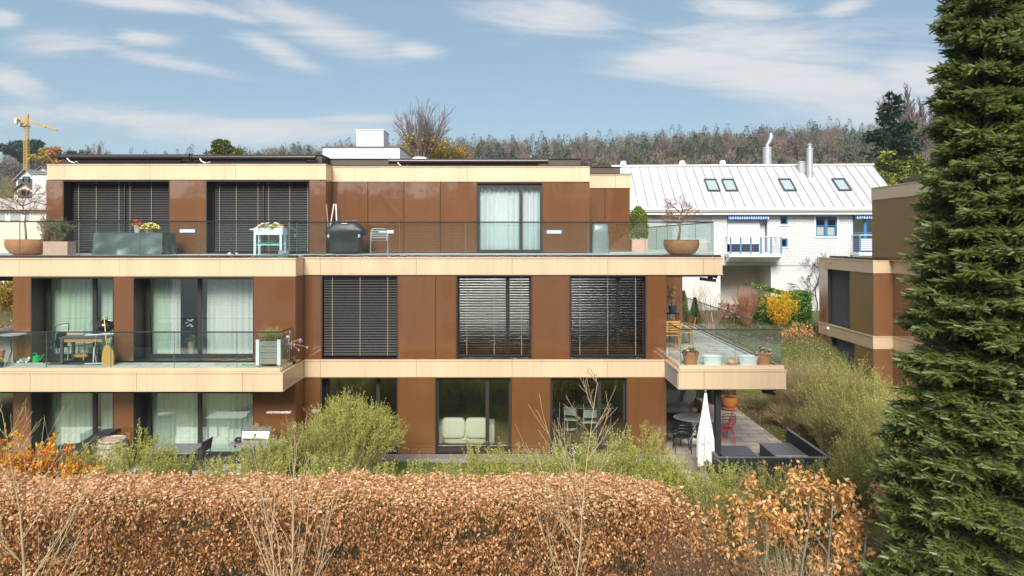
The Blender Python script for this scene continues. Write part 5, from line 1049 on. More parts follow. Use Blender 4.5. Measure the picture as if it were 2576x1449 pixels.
woods('forest', 'leafless brown and dark green woods covering the hill on the right', 1500, (560, 2420), (160, 420), 700, con=.30)
woods('forest', 'brown trees covering the slope at the far left', 110, (-120, 135), (182, 330), 701, con=.2, size=.9, skip=lambda q, d: 45 < q < 95 and d < 165)
woods('forest', 'far tree line above the left roof edge', 170, (120, 980), (330, 420), 702, con=.3)
woods('forest', 'woods on the far side of the camera, mirrored in the windows', 260, (0, 1), (75, 76), 703, con=.3, behind=True, dens=80, size=2)
# ---------------- the big fir
rng = RG_(800); dF = 9.7; XF = px(2485, dF); YF = yd(dF); FT = thing('fir_tree', 'tall dense dark green fir filling the right edge of the picture', 'conifer', (XF, YF, -.3))
sv, sf = [], []
nn = 11
for i in range(nn):
    t = .05+.93*i/nn
    for (a, up) in ((1.15, .25), (-1.15, .25), (.55, .9), (-.55, .9), (0, 1.1)):
        L = .034*(1-.25*t); bx = t*.14; o = len(sv); dx, dy, dz = L*.55, L*math.sin(a), L*(.25+.5*up)*math.cos(a*.6); wv_ = .0058
        sv += [(bx-wv_, 0, 0), (bx+wv_, 0, 0), (bx+dx, dy, dz)]; sf.append((o, o+1, o+2))
P, D, RN, S = [], [], [], []
def Rz(z): return .55+.128*np.clip(9.6-z, -4, 9)-.02*np.clip(3-z, 0, 3) if z < 9.6 else max(.1, .62*(1-(z-9.6)/4.5))
z = .3
while z < 13.5:
    near = z < 10.2
    for j in range(13 if near else 4):
        a = rng.random()*2*math.pi; zb = z+rng.random()*.2; R_ = Rz(zb)*(.74+.30*rng.random()); up0 = .18+.12*rng.random(); e = np.array([math.cos(a), math.sin(a), 0]); sd2 = np.array([-math.sin(a), math.cos(a), 0]); prev = np.array([0, 0, zb]); nn_ = 7
        for i in range(1, nn_+1):
            t = i/nn_; p = np.array([0, 0, zb])+e*R_*t+np.array([0, 0, R_*(up0*t-.62*t*t+.30*t**4)]); S.append((*prev, *p, .016*(1.1-t)+.003, .016*(1.0-t)+.003)); dv = (p-prev)/np.linalg.norm(p-prev)
            if t > .3:
                kk = 4 if near else 2
                for s_ in range(kk):
                    for sg in (-1, 1):
                        b = prev+(p-prev)*(s_+.5*rng.random())/kk; L2 = R_*.34*(1.15-t)*(.6+.6*rng.random())+.05; dd = dv*.65+sd2*sg*(.6+.3*rng.random())+np.array([0, 0, rng.normal()*.22-.05]); dd /= np.linalg.norm(dd); S.append((*b, *(b+dd*L2), .005, .002)); n3 = max(1, int(L2/.060))
                        for w_ in range(n3):
                            c_ = b+dd*L2*(w_+.5)/n3
                            for g_ in (-1, 1):
                                d3 = dd*.6+np.cross(dd, [0, 0, 1])*g_*.65+rng.normal(size=3)*.35; d3[2] -= .42*rng.random(); P.append(c_); D.append(d3); RN.append(.12+.45*rng.random()*t)
                        P.append(b+dd*L2*.9); D.append(dd+rng.normal(size=3)*.1+[0,0,.15]); RN.append(.35+.5*rng.random())
            prev = p
        for g_ in (-.9, 0, .9): P.append(prev); D.append(dv+sd2*g_*.8+[0,0,.25]); RN.append(.65+.35*rng.random())
    z += .165 if near else .3
P = np.array(P); D = np.array(D); RN = np.array(RN); k = P[:, 2] > .2; P, D, RN = P[k], D[k], RN[k]
m = MB(); Dn = D/np.linalg.norm(D, axis=1, keepdims=True); Rm = rotdir(Dn, rng, .5); m.inst(sv, sf, P, Rm, .50+.52*rng.random(len(P)), RN); m.build('needles', FIR, FT)
print('fir shoots', len(P))
m = MB(); m.segs(np.array(S), 4); m.cyl((0,0,-.5), (0,0,13.6), .13, .02, 10); m.build('trunk', mat('fir_bark', (.07,.05,.035), .9), FT)
# ================================================================== things on the terraces
TERRA = mat('terracotta', (.52,.22,.10), .75, var=.18, vscale=5, bump=.2, bscale=25); TERRAD = mat('weathered_terracotta', (.42,.19,.09), .8, var=.35, vscale=4)
PINKC = mat('pink_planter', (.55,.33,.27), .8, var=.12, vscale=3); SOIL = mat('soil', (.05,.035,.025), .95); WOOD = mat('teak', (.52,.27,.07), .5, var=.2, vscale=6, stretch=(1,1,8))
TARP = mat('grey_green_tarpaulin', (.085,.11,.11), .38, var=.25, vscale=3, bump=.5, bscale=6); BTARP = mat('black_tarpaulin', (.022,.023,.024), .42, var=.3, vscale=4, bump=.5, bscale=7); ALU = mat('aluminium', (.70,.71,.73), .25, .85)
BLKM = mat('black_metal', (.02,.02,.022), .4, .3); WPL = mat('white_plastic', (.75,.77,.76), .45); WHITEB = mat('white_ceramic', (.80,.80,.80), .3)
GREENP = mat('green_plastic', (.01,.36,.09), .4); STEEL = mat('stainless_steel', (.68,.68,.68), .28, .8, var=.06); CREAMS = mat('cream_fabric', (.78,.76,.62), .9, bump=.2, bscale=12)
GREYF = mat('light_grey_fabric', (.58,.57,.55), .95, var=.04, bump=.1, bscale=60); DGREY = mat('dark_grey_wood', (.075,.075,.08), .5, var=.2, vscale=4)
def pot(name, label, cat, loc, r, h, m_, rim=.03, taper=.72, wide=False, group=None, soil=True):
    T = thing(name, label, cat, loc, 0, group); p = MB(); p.smooth = True
    if wide: prof = [(r*.55,0),(r*.78,h*.15),(r*.95,h*.45),(r,h*.75),(r*.97,h*.96),(r*.99,h),(r*.93,h),(r*.90,h*.85),(0,h*.85)]
    else: prof = [(r*taper,0),(r*(taper+.22),h*.82),(r,h*.82),(r,h),(r-rim,h),(r-rim,h*.88),(0,h*.88)]
    p.lathe(prof, n=28); p.build('pot', m_, T)
    if soil: s = MB(); s.lathe([(0,h*.86),(r*.86,h*.86),(0,h*.885)], n=20); s.build('soil', SOIL, T)
    return T
def flowers(T, z, r, h, n, cols, seed, size=.05, leaf=SPIR, flat=.5):
    rng = RG_(seed); v = rng.normal(size=(n, 3)); v /= np.linalg.norm(v, axis=1, keepdims=True); v[:, 2] = np.abs(v[:, 2]); v *= [r, r, h]; v[:, 2] += z
    g = MB(); k = n*3; u = rng.normal(size=(k, 3)); u /= np.linalg.norm(u, axis=1, keepdims=True); u[:, 2] = np.abs(u[:, 2]); u *= (.4+.6*rng.random((k, 1)))*np.array([r, r, h*.85]); u[:, 2] += z; fol(g, u, rng, size*.8, 'dia'); g.build('leaves', leaf, T)
    for i, c in enumerate(cols):
        f = MB(); P = v[i::len(cols)]
        for p in P: f.ball(tuple(p), size*.45*(.7+.5*rng.random()), n=7, m=4, sz=.55)
        f.build('flowers', c, T)
RED = mat('red_petals', (.75,.02,.01), .6); YEL_ = mat('yellow_petals', (.85,.72,.08), .6); PUR = mat('violet_petals', (.13,.04,.38), .6); WIN = mat('wine_petals', (.20,.01,.05), .6); PEA = mat('pale_peach_petals', (.85,.68,.55), .7); LIL = mat('lilac_petals', (.50,.30,.65), .6); ORG = mat('orange_petals', (.8,.25,.03), .6)
zU = Z2+.002
# ---- upper terrace
def at(q, d, z): return (px(q,d), yd(d), z)
def minitree(name, label, loc, h, w_, seed, m_, leaf=None, nl=0, r=.022, lean=0):
    rng = RG_(seed); T = thing(name, label, 'small tree', loc); S, Tp = [], []
    p = np.array([0,0,0.]); dv = np.array([lean,0,1.]); 
    for i in range(5):
        dv += rng.normal(size=3)*.22; dv[2] = max(dv[2], .6); dv /= np.linalg.norm(dv); q_ = p+dv*h*.12; S.append((*p, *q_, r*(1-i*.1), r*(.9-i*.1))); p = q_
        if i > 1:
            for _ in range(4): a = rng.random()*6.283; grow(S, Tp, p, (math.cos(a), math.sin(a), .45), w_*.62*(.7+.5*rng.random()), r*.5, 3, rng, nb=2, spread=.75, up=.03, wig=.22, lr=.5, n=5, rmin=.0025)
    m = MB(); m.segs(np.array(S), 4); m.build('branches', m_, T)
    if nl: A = np.array(Tp); i_ = rng.integers(0, len(A), nl); m = MB(); fol(m, A[i_, :3]+rng.normal(size=(nl,3))*.03, rng, .035, 'dia'); m.build('leaves', leaf, T)
    return T
pot('bowl_planter', 'large terracotta bowl at the left end of the upper terrace', 'planter', at(69,20.4,zU), .57, .46, TERRA, wide=True)
minitree('potted_tree', 'dry flat crowned little tree in the left terracotta bowl', at(66,20.4,zU+.40), 2.3, 1.15, 31, mat('tan_twig_bark', (.22,.15,.08), .9), leafmat('tan_dry_leaf', [(.30,.18,.06),(.42,.28,.10)], .3), 700, r=.035)
T = thing('square_planter', 'square pinkish planter beside the left terracotta bowl', 'planter', at(150,20.3,zU)); m = MB(); m.box(-.36,.36,-.2,.2,0,.40); m.build('box', PINKC, T); m = MB(); m.box(-.33,.33,-.17,.17,.401,.41); m.build('soil', SOIL, T)
bush('potted_shrub', 'grey green rosemary bush in the square pinkish planter', 'shrub', at(153,20.3,zU+.4), .36, .25, .62, leafmat('rosemary_leaf', [(.10,.13,.06),(.18,.22,.11),(.28,.31,.18)], .2), BRNT, 32, nst=90, nlat=500, latlen=.10, nleaf=6000, lsize=.03, droop=.2, t0=.05)
bush('potted_shrub', 'brownish upright shrub between bowl and rosemary', 'shrub', at(118,20.5,zU+.3), .30, .25, .85, leafmat('bronze_leaf', [(.20,.12,.03),(.26,.24,.06)], .2), BRNT, 33, nst=60, nlat=300, latlen=.12, nleaf=2500, lsize=.03, droop=.1, t0=.1)
T = thing('covered_table', 'table under a hanging grey green tarpaulin on the upper terrace', 'table', at(341,20.9,zU)); m = MB(); m.smooth = True; W_, D_, H_ = 1.02, .42, .66
def tf(u, v):
    a = u*4; s = int(min(a, 3.999)); f = a-s; P = [(-W_,-D_),(W_,-D_),(W_,D_),(-W_,D_),(-W_,-D_)]; x = P[s][0]+(P[s+1][0]-P[s][0])*f; y = P[s][1]+(P[s+1][1]-P[s][1])*f; k = v**1.3; wv = .07*k*math.sin(u*61+1+2*math.sin(u*13))+.04*k*math.sin(u*23+v*4)+.015*math.sin(v*9+u*50); cr_ = 1+.02*k
    nx, ny = [(0,-1),(1,0),(0,1),(-1,0)][s]; return (x*cr_+nx*wv, y*cr_+ny*wv, H_*(1-v)+.012*math.sin(u*40)*k)
m.grid(tf, 200, 8); m.build('tarpaulin', TARP, T, angle=60); m = MB(); m.box(-W_-.005, W_+.005, -D_-.005, D_+.005, H_-.03, H_+.006); m.build('table_top', TARP, T)
T = pot('potted_flower', 'red flowers in a grey pot on the covered table', 'potted plant', at(347,21.0,zU+.67), .12, .22, mat('grey_pot', (.42,.38,.33), .7)); flowers(T, .20, .16, .20, 26, [RED], 34, size=.07)
T = pot('flower_basket', 'yellow pansies in a wicker basket on the covered table', 'flower basket', at(378,20.8,zU+.67), .20, .13, mat('wicker', (.36,.22,.09), .8, bump=.6, bscale=40)); flowers(T, .11, .27, .18, 120, [YEL_, mat('pale_yellow_petals', (.85,.82,.35), .6)], 35, size=.055)
T = thing('planter_cart', 'white planting trolley with wheels and a green tray', 'cart', at(681,20.2,zU)); WBL = mat('pale_blue_white_paint', (.66,.80,.86), .4)
m = MB(); m.box(-.42,.42,-.22,.22,.60,.80); m.build('tub', WBL, T)
for sx in (-.40, .36):
    for sy in (-.20, .17): m = MB(); m.box(sx-.025, sx+.035, sy-.015, sy+.03, 0 if sx < 0 else .05, .60); m.build('leg', WBL, T)
m = MB(); m.box(-.37,.37,-.17,.19,.29,.31); m.build('shelf', WBL, T); m = MB(); m.box(-.52,-.42,-.2,-.17,.74,.77); m.box(-.52,-.42,.17,.2,.74,.77); m.box(-.55,-.52,-.2,.2,.74,.77); m.build('handle', WBL, T)
for sy in (-.24, .22): m = MB(); m.smooth = True; m.tube([(.385, sy-.012, .08), (.385, sy+.012, .08)], .08, 16); m.build('wheel', mat('grey_wheel', (.25,.27,.28), .5), T)
m = MB(); m.smooth = True; m.lathe([(.13,0),(.17,.06),(.15,.06),(0,.02)], (-.2,0,.312), 14); m.lathe([(.13,0),(.17,.06),(.15,.06),(0,.02)], (.15,0,.312), 14); m.obox((0,-.1,.36), (.5,.06,.02)); m.build('green_tray', mat('mint_green_plastic', (.02,.42,.20), .35), T)
T = thing('flower_row', 'cream and orange flowers growing in the white planting trolley', 'flowers', at(681,20.2,zU+.78)); flowers(T, .0, .38, .18, 40, [PEA, ORG, PEA], 36, size=.10)
T = thing('toy_animal', 'small black and white figure on the upper terrace floor', 'ornament', at(592,20.6,zU)); m = MB(); m.smooth = True; m.ball((0,0,.06), .06, sx=1.6); m.ball((-.12,0,.10), .045); m.build('body', mat('black_ornament', (.03,.03,.03), .5), T); m = MB(); m.ball((-.17,-.02,.03), .04, sx=1.4); m.ball((.06,-.05,.03), .035); m.build('paws', WHITEB, T)
def softbox(m, sec, n=28):    # sections (z, half x, half y, dx) joined as rounded boxes
    rows = []
    for (z, a, b, dx) in sec:
        r = []
        for j in range(n):
            t = 2*math.pi*j/n; c, s = math.cos(t), math.sin(t); e = .35; r.append((dx+a*math.copysign(abs(c)**e, c)*(1+.02*math.sin(j*5+z*9)), b*math.copysign(abs(s)**e, s)*(1+.03*math.sin(j*7+z*13)), z))
        rows.append(r)
    v = [p for r in rows for p in r]; k = len(rows); f = [(i*n+j, i*n+(j+1) % n, (i+1)*n+(j+1) % n, (i+1)*n+j) for i in range(k-1) for j in range(n)]+[tuple((k-1)*n+j for j in range(n)), tuple(range(n-1, -1, -1))]; m.add(v, f)
T = thing('covered_grill', 'large grill under a black cover in the corner of the upper terrace', 'grill', at(871,21.6,zU)); m = MB(); m.smooth = True
softbox(m, [(.06,.50,.26,0),(.3,.50,.27,0),(.55,.49,.26,0),(.60,.62,.30,0),(.72,.65,.32,0),(.80,.60,.30,0),(.92,.42,.26,0),(1.02,.38,.20,0),(1.05,.30,.14,0)]); m.build('cover', BTARP, T, angle=50)
m = MB(); m.box(-.36,.36,-.18,.18,0,.06); m.build('frame', BLKM, T); m = MB(); m.box(-.08,.10,-.30,-.20,.945,.965); m.build('cover_tag', WPL, T); m = MB(); m.box(-.52,-.46,-.30,-.26,.52,.62); m.box(.44,.50,-.30,-.26,.52,.62); m.build('strap', mat('grey_strap', (.35,.37,.35), .7), T)
for (a, lab) in ((-.20, 'white pole leaning to the left behind the covered grill'), (.14, 'white pole leaning to the right behind the covered grill')):
    m = MB(); m.tube([(a, 0, 0), (0, .25, 1.62)], .022, 6); o = m.build('leaning_pole', mat('white_pole', (.75,.70,.68), .5)); o.location = at(835 if a < 0 else 840, 22.1, zU); tag(o, lab, 'pole')
T = thing('terrace_chair', 'aluminium slatted chair facing the railing beside the covered grill', 'chair', at(954,20.9,zU), R(12))
def armchair_alu(T, W_=.26):
    for s in (-1, 1):
        m = MB(); m.smooth = True; m.tube([(s*W_,-.25,0),(s*(W_-.01),-.24,.44),(s*W_,-.22,.62),(s*W_,-.10,.66),(s*W_,.15,.66),(s*W_,.22,.60),(s*(W_+.0),.27,0)], .014, 8); m.build('leg_frame', ALU, T)
    m = MB(); m.smooth = True; m.tube([(-W_+.03,.20,.42),(-W_+.03,.25,.74),(-W_+.08,.26,.79),(W_-.08,.26,.79),(W_-.03,.25,.74),(W_-.03,.20,.42)], .013, 8)
    for z in (.52,.59,.66,.73): m.box(-W_+.03, W_-.03, .235, .25, z-.022, z+.022)
    m.build('backrest', ALU, T); m = MB()
    for y in (-.2,-.13,-.06,.01,.08,.15): m.box(-W_+.01, W_-.01, y-.03, y+.03, .425, .44)
    m.build('seat', ALU, T)
armchair_alu(T)
T = thing('square_planter', 'pink square planter holding the yellow green column conifer', 'planter', at(1606,25.5,zU)); m = MB(); m.box(-.29,.29,-.29,.29,0,.46); m.build('box', PINKC, T); m = MB(); m.box(-.25,.25,-.25,.25,.461,.47); m.build('soil', SOIL, T)
rng = RG_(41); T = thing('column_conifer', 'yellow green upright yew in the pink planter', 'conifer', at(1606,25.5,zU+.45)); n = 6500; t = rng.random(n); a = rng.random(n)*6.283; r = .31*(1+.12*np.sin(a*4+t*7))*np.minimum(1, (1.06-t)*3.5)*(.65+.38*rng.random(n)); P = np.stack([np.cos(a)*r, np.sin(a)*r, .02+t*1.18], 1); D = P*[1.2,1.2,0]; D[:, 2] += .5; m = MB(); fol(m, P, rng, .055, 'dia', D+rng.normal(size=P.shape)*.12); m.build('twig_growth', THUJ, T); m = MB(); m.cyl((0,0,-.02), (0,0,.9), .04, .02, 6); m.build('trunk', BARK, T)
pot('bowl_planter', 'large weathered terracotta bowl at the right end of the upper terrace', 'planter', at(1714,20.6,zU), .53, .45, TERRAD, wide=True)
minitree('potted_tree', 'leafless red twigged maple in the right terracotta bowl', at(1706,20.6,zU+.38), 1.55, .95, 38, mat('red_brown_bark', (.26,.13,.09), .9), r=.04, lean=-.2)
rng = RG_(39); T = thing('covered_stack', 'waist high furniture stack under a grey tarpaulin at the penthouse corner', 'covered furniture', at(1509,22.9,zU)); m = MB(); m.smooth = True; softbox(m, [(0,.30,.25,0),(.3,.29,.24,0),(.7,.27,.22,0),(.93,.26,.2,0),(.98,.2,.15,0)]); m.build('tarpaulin', mat('grey_blue_tarpaulin', (.17,.19,.20), .3, var=.1, bump=.4, bscale=6), T, angle=50)
# ---- left middle terrace
zM = Z1+.002
T = thing('bistro_table', 'round metal bistro table at the far left of the middle terrace', 'table', at(34,18.7,zM)); m = MB(); m.lathe([(0,.80),(.30,.80),(.305,.825),(0,.828)], n=32); m.smooth = True; m.build('tabletop', mat('pale_metal_top', (.55,.57,.60), .35, .4), T)
for a in (.5, 2.6, 4.7): m = MB(); m.smooth = True; m.tube([(.26*math.cos(a),.26*math.sin(a),0),(.2*math.cos(a),.2*math.sin(a),.12),(.07*math.cos(a),.07*math.sin(a),.38),(.12*math.cos(a),.12*math.sin(a),.62),(.22*math.cos(a),.22*math.sin(a),.80)], .009, 6); m.build('leg', BLKM, T)
T = thing('turtle_figure', 'grey stone turtle with raised white head on the terrace floor', 'ornament', at(60,18.95,zM)); m = MB(); m.smooth = True; m.lathe([(.115,.02),(.11,.06),(.08,.10),(.03,.12),(0,.122)], n=18, sx=1.15); m.build('shell', mat('grey_stone', (.42,.42,.41), .9, bump=.6, bscale=30), T); m = MB(); m.smooth = True; m.ball((.16,-.02,.12), .035, sx=1.2); m.tube([(.1,-.01,.03),(.14,-.01,.07),(.16,-.02,.11)], .022, 8); m.ball((.12,-.09,.02), .03, sx=1.5); m.ball((-.10,-.08,.02), .03, sx=1.6); m.build('body', WHITEB, T)
T = thing('watering_can', 'bright green plastic watering can beside the stone turtle', 'watering can', at(92,19.0,zM)); m = MB(); m.smooth = True; m.lathe([(.095,0),(.10,.02),(.09,.17),(.08,.18),(0,.18)], n=18); m.build('body', GREENP, T); m = MB(); m.smooth = True; m.tube([(.08,0,.05),(.14,0,.12),(.20,0,.21)], [.025,.018,.02], 8); m.build('spout', GREENP, T); m = MB(); m.smooth = True; m.tube([(.02,0,.17),(-.03,0,.25),(-.11,0,.23),(-.15,0,.12),(-.12,0,.03),(-.09,0,.03)], .013, 6); m.build('handle', GREENP, T)
T = thing('folding_recliner', 'black folding recliner chair left of the dark table', 'chair', at(152,19.0,zM), R(-8)); 
m = MB(); m.smooth = True
for s in (-1, 1): m.tube([(-.30,s*.26,.02),(-.12,s*.26,.45),(-.06,s*.26,.58)], .012, 6); m.tube([(.30,s*.26,.02),(.1,s*.26,.5)], .012, 6)
m.tube([(-.30,-.26,.02),(-.30,.26,.02)], .012, 6); m.tube([(.30,-.26,.02),(.30,.26,.02)], .012, 6); m.build('legs', BLKM, T)
m = MB(); m.smooth = True; m.tube([(-.02,-.25,.42),(.06,-.24,1.0),(.10,-.18,1.06),(.10,.18,1.06),(.06,.24,1.0),(-.02,.25,.42)], .012, 6); m.build('back_frame', BLKM, T); m = MB(); m.obox((.04,0,.62), (.02,.44,.42), (0,.12,0)); m.obox((-.05,0,.42), (.42,.46,.02)); m.build('mesh_seat', mat('blue_grey_mesh', (.05,.07,.09), .6), T)
m = MB(); m.obox((-.10,-.27,.62), (.34,.05,.03)); m.obox((-.10,.27,.62), (.34,.05,.03)); m.build('armrest', BLKM, T)
m = MB(); m.box(-.9,.95,-.36,.36,0,.008); o = m.build('floor_mat', mat('dark_mat', (.07,.065,.06), .9)); o.location = at(215,18.95,zM); tag(o, 'dark floor mat under the grey table on the middle terrace', 'mat')
T = thing('garden_table', 'dark grey rectangular table standing on the mat', 'table', at(222,18.9,zM+.01)); m = MB(); m.box(-.62,.68,-.30,.30,.70,.735); m.build('tabletop', DGREY, T)
for sx in (-.56,.60):
    for sy in (-.26,.22): m = MB(); m.box(sx-.03, sx+.04, sy-.03, sy+.03, 0, .70); m.build('leg', DGREY, T)
m = MB(); m.box(-.5,.55,-.27,-.25,.60,.698); m.build('apron', mat('ochre_board', (.35,.22,.07), .7), T)
def simplechair(T, m_, W_=.22, h=.85, sh=.45, slats=0, legm=None, back_tilt=.08, D_=.22):
    for sx in (-1, 1):
        a = MB(); a.tube([(sx*W_,-D_,0),(sx*W_,-D_+.01,sh)], .016, 6); a.build('leg', legm or m_, T); a = MB(); a.tube([(sx*W_,D_+.05,0),(sx*W_,D_-.01,sh),(sx*W_,D_+back_tilt,h)], .016, 6); a.build('leg', legm or m_, T)
    a = MB(); a.box(-W_-.01, W_+.01, -D_-.01, D_+.01, sh-.012, sh+.018); a.build('seat', m_, T); a = MB()
    if slats:
        for i in range(slats): z = sh+.12+(h-sh-.16)*i/(slats-1); y = D_+back_tilt*(z-sh)/(h-sh); a.box(-W_+.015, W_-.015, y-.012, y+.012, z-.022, z+.022)
    else:
        a.add([(-W_,D_,sh+.16),(W_,D_,sh+.16),(W_,D_+back_tilt,h),(-W_,D_+back_tilt,h),(-W_,D_+.015,sh+.16),(W_,D_+.015,sh+.16),(W_,D_+back_tilt+.015,h),(-W_,D_+back_tilt+.015,h)], [(0,1,2,3),(7,6,5,4),(0,4,5,1),(3,2,6,7),(0,3,7,4),(1,5,6,2)])
    a.build('backrest', m_, T); return T
BEIGEP = mat('beige_plastic', (.50,.44,.34), .6)
simplechair(thing('garden_chair', 'beige chair pushed under the dark grey table', 'chair', at(205,19.35,zM), R(180)), BEIGEP, sh=.44, h=.86)
simplechair(thing('garden_chair', 'white framed chair at the right end of the dark grey table', 'chair', at(262,19.2,zM), R(-70)), mat('navy_seat', (.05,.06,.12), .7), legm=WPL, sh=.44, h=.84)
T = thing('guitar', 'honey coloured wooden guitar lying under the table', 'guitar', at(200,19.15,zM)); m = MB(); m.smooth = True; m.lathe([(.14,0),(.15,.04),(.14,.08)], (0,0,.12), 20, 1, .8); m.lathe([(.11,0),(.115,.04),(.11,.08)], (.14,0,.12), 20, 1, .8); m.build('body', mat('honey_wood', (.55,.26,.04), .4), T); m = MB(); m.obox((.34,0,.19), (.34,.05,.03)); m.build('neck', DARK, T)
T = thing('kettle_grill', 'black kettle grill on the table edge beside the brown pillar', 'grill', at(266,18.95,zM+.75)); m = MB(); m.smooth = True; m.lathe([(.03,.10),(.14,.12),(.20,.18),(.225,.26)], n=24); m.build('bowl', mat('black_enamel', (.008,.008,.009), .15, coat=.5), T); m = MB(); m.smooth = True; m.lathe([(.23,.26),(.225,.30),(.18,.38),(.09,.43),(0,.445)], n=24); m.build('lid', mat('black_enamel', (.008,.008,.009)), T); m = MB(); m.smooth = True; m.tube([(-.05,0,.43),(-.05,0,.50),(.05,0,.50),(.05,0,.43)], .01, 6); m.build('handle', BLKM, T)
for a in (.6, 2.6, 4.7): m = MB(); m.tube([(.12*math.cos(a),.12*math.sin(a),.14),(.2*math.cos(a),.2*math.sin(a),0)], .01, 5); m.build('leg', BLKM, T)
T = thing('push_broom', 'broom with long pale wooden handle and ochre head leaning at the pillar', 'broom', at(272,18.55,zM)); m = MB(); m.tube([(-.04,0,.52),(-.23,.2,1.32)], .013, 6); m.build('handle', mat('pale_wood', (.68,.42,.14), .6), T); m = MB(); m.smooth = True; softbox(m, [(0,.16,.035,0),(.2,.165,.035,0),(.38,.15,.03,0),(.5,.08,.025,-.02),(.55,.02,.02,-.03)], 16); m.build('head', mat('ochre_fibre', (.55,.30,.07), .8, bump=.4, bscale=60), T)
T = thing('drying_rack', 'white tubular folding rack leaning in front of the table', 'rack', at(252,18.6,zM)); m = MB(); m.smooth = True; m.tube([(-.42,0,.02),(.35,0,.05)], .016, 8); m.tube([(-.42,.02,.80),(.36,.02,.84)], .018, 8); m.tube([(-.10,0,.03),(-.16,.01,.35),(-.12,.02,.80)], .009, 6); m.tube([(.25,0,.03),(.18,.01,.35),(.28,.02,.80)], .009, 6); m.build('tubes', mat('pale_tube', (.62,.66,.72), .35, .3), T)
T = pot('flower_pot', 'terracotta pot cut by the left picture edge on the middle terrace', 'pot', at(-2,18.5,zM+.1), .14, .32, TERRA)
T = pot('flower_pot', 'small black pot with pale succulent at the left picture edge', 'pot', at(1,18.2,zM), .09, .14, mat('black_pot', (.03,.035,.04), .6)); flowers(T, .12, .12, .12, 16, [mat('pale_green_petals', (.55,.55,.25), .7)], 44, size=.06)
T = thing('raised_planter', 'raised grey board planter with white corner posts at the terrace corner', 'planter', at(681,18.45,zM)); x0, x1 = -.30, .34
GB = mat('weathered_boards', (.30,.27,.24), .85, var=.3, vscale=4, stretch=(1,1,6))
m = MB()
for i in range(4): m.box(x0+.06, x1-.06, -.24, -.21, .09+i*.155, .235+i*.155); m.box(x1-.03, x1, -.2, .5, .09+i*.155, .235+i*.155); m.box(x0, x0+.03, -.2, .5, .09+i*.155, .235+i*.155); m.box(x0+.06, x1-.06, .5, .53, .09+i*.155, .235+i*.155)
m.build('boards', GB, T)
for X_ in (x0, x1-.07):
    for Y_ in (-.26, .49): m = MB(); m.box(X_-.01, X_+.08, Y_, Y_+.05, .06, .74); m.build('corner_post', WPL, T); m = MB(); m.smooth = True; m.ball((X_+.035, Y_+.03, .03), .03, n=8, m=5); m.build('caster', mat('grey_wheel', (.25,.27,.28), .5), T)
m = MB(); m.box(x0+.04, x1-.04, -.2, .5, .60, .66); m.build('soil', SOIL, T)
bush('planter_herbs', 'grassy herbs growing in the raised grey board planter', 'herbs', at(681,18.55,zM+.65), .30, .3, .28, leafmat('herb_leaf', [(.16,.22,.03),(.34,.38,.08),(.48,.44,.16)], .3), GRNT, 45, nst=120, nlat=300, latlen=.12, nleaf=3200, lsize=.035, kind='blade', t0=.1, droop=.5, base=.7, r=.003)
rng = RG_(46); T = thing('lavender', 'dry lavender stalks hanging over the right edge of the planter', 'plant', at(735,18.6,zM+.55)); S = []; m2 = MB()
for i in range(16):
    a = rng.random()*6.28; p = np.array([-.12,0,0]); dv = np.array([.7+rng.normal()*.5, rng.normal()*.4, rng.normal()*.8+.3])
    for k in range(4): dv = dv+[0,0,-.22]; q_ = p+dv*.075; S.append((*p, *q_, .006, .005)); p = q_
    m2.ball(tuple(p), .022, sz=1.8, n=6, m=4)
m = MB(); m.segs(np.array(S), 4); m.build('stalks', mat('dry_stalk', (.42,.32,.20), .9), T); m2.build('flower_heads', mat('faded_lavender', (.32,.28,.42), .8), T)
m = MB(); m.smooth = True; m.tube([(-.5,0,.015),(-.35,-.08,.015),(-.2,-.04,.015),(-.02,-.06,.015),(.1,.05,.015)], .012, 6); o = m.build('garden_hose', GREENP); o.location = at(655,18.6,zM); tag(o, 'short piece of green hose on the floor left of the raised planter', 'hose')
T = pot('orchid', 'white orchid in a tall vase behind the left sliding door', 'orchid', at(481,20.2,2.765), .10, .42, mat('tan_vase', (.45,.33,.24), .5), soil=False); flowers(T, .42, .16, .2, 14, [mat('green_bud', (.2,.3,.1), .6)], 47, size=.08)
m = MB()
for i in range(11): m.ball((-.14+.045*(i % 5), -.02+.02*(i % 3), .98+.10*math.sin(i*1.9)), .045, n=8, m=4, sz=.5)
m.build('flowers', WHITEB, T); m = MB(); m.tube([(0,0,.4),(.03,0,.8),(-.1,0,1.02)], .008, 5); m.build('stalk', mat('green_stalk', (.08,.16,.04), .7), T)
# ---- ground floor, left patio
T = thing('wine_barrel', 'old grey wine barrel with bluish hoops on the lower left patio', 'barrel', at(284,18.25,0)); m = MB(); m.smooth = True; m.lathe([(.31,0),(.36,.25),(.375,.45),(.36,.68),(.32,.90),(.29,.90),(.28,.87),(0,.87)], n=28); m.build('staves', mat('grey_oak', (.42,.33,.25), .8, var=.35, vscale=7, stretch=(1,1,.15)), T)
for z, r in ((.06,.325),(.22,.357),(.70,.360),(.84,.335)): m = MB(); m.smooth = True; m.lathe([(r,z-.02),(r+.008,z-.02),(r+.006,z+.02),(r-.01,z+.02)], n=28); m.build('hoop', mat('blue_grey_hoop', (.16,.21,.27), .4, .6), T)
T = thing('dining_table', 'slatted grey garden table behind the light green shrub', 'table', at(447,17.9,0)); m = MB()
for i in range(6): m.box(-.62,.55,-.42+i*.14,-.29+i*.14,.72,.745)
m.build('tabletop', mat('grey_slats', (.20,.20,.22), .5), T)
for sx in (-.55,.48):
    for sy in (-.38,.34): m = MB(); m.box(sx, sx+.05, sy, sy+.05, 0, .72); m.build('leg', DGREY, T)
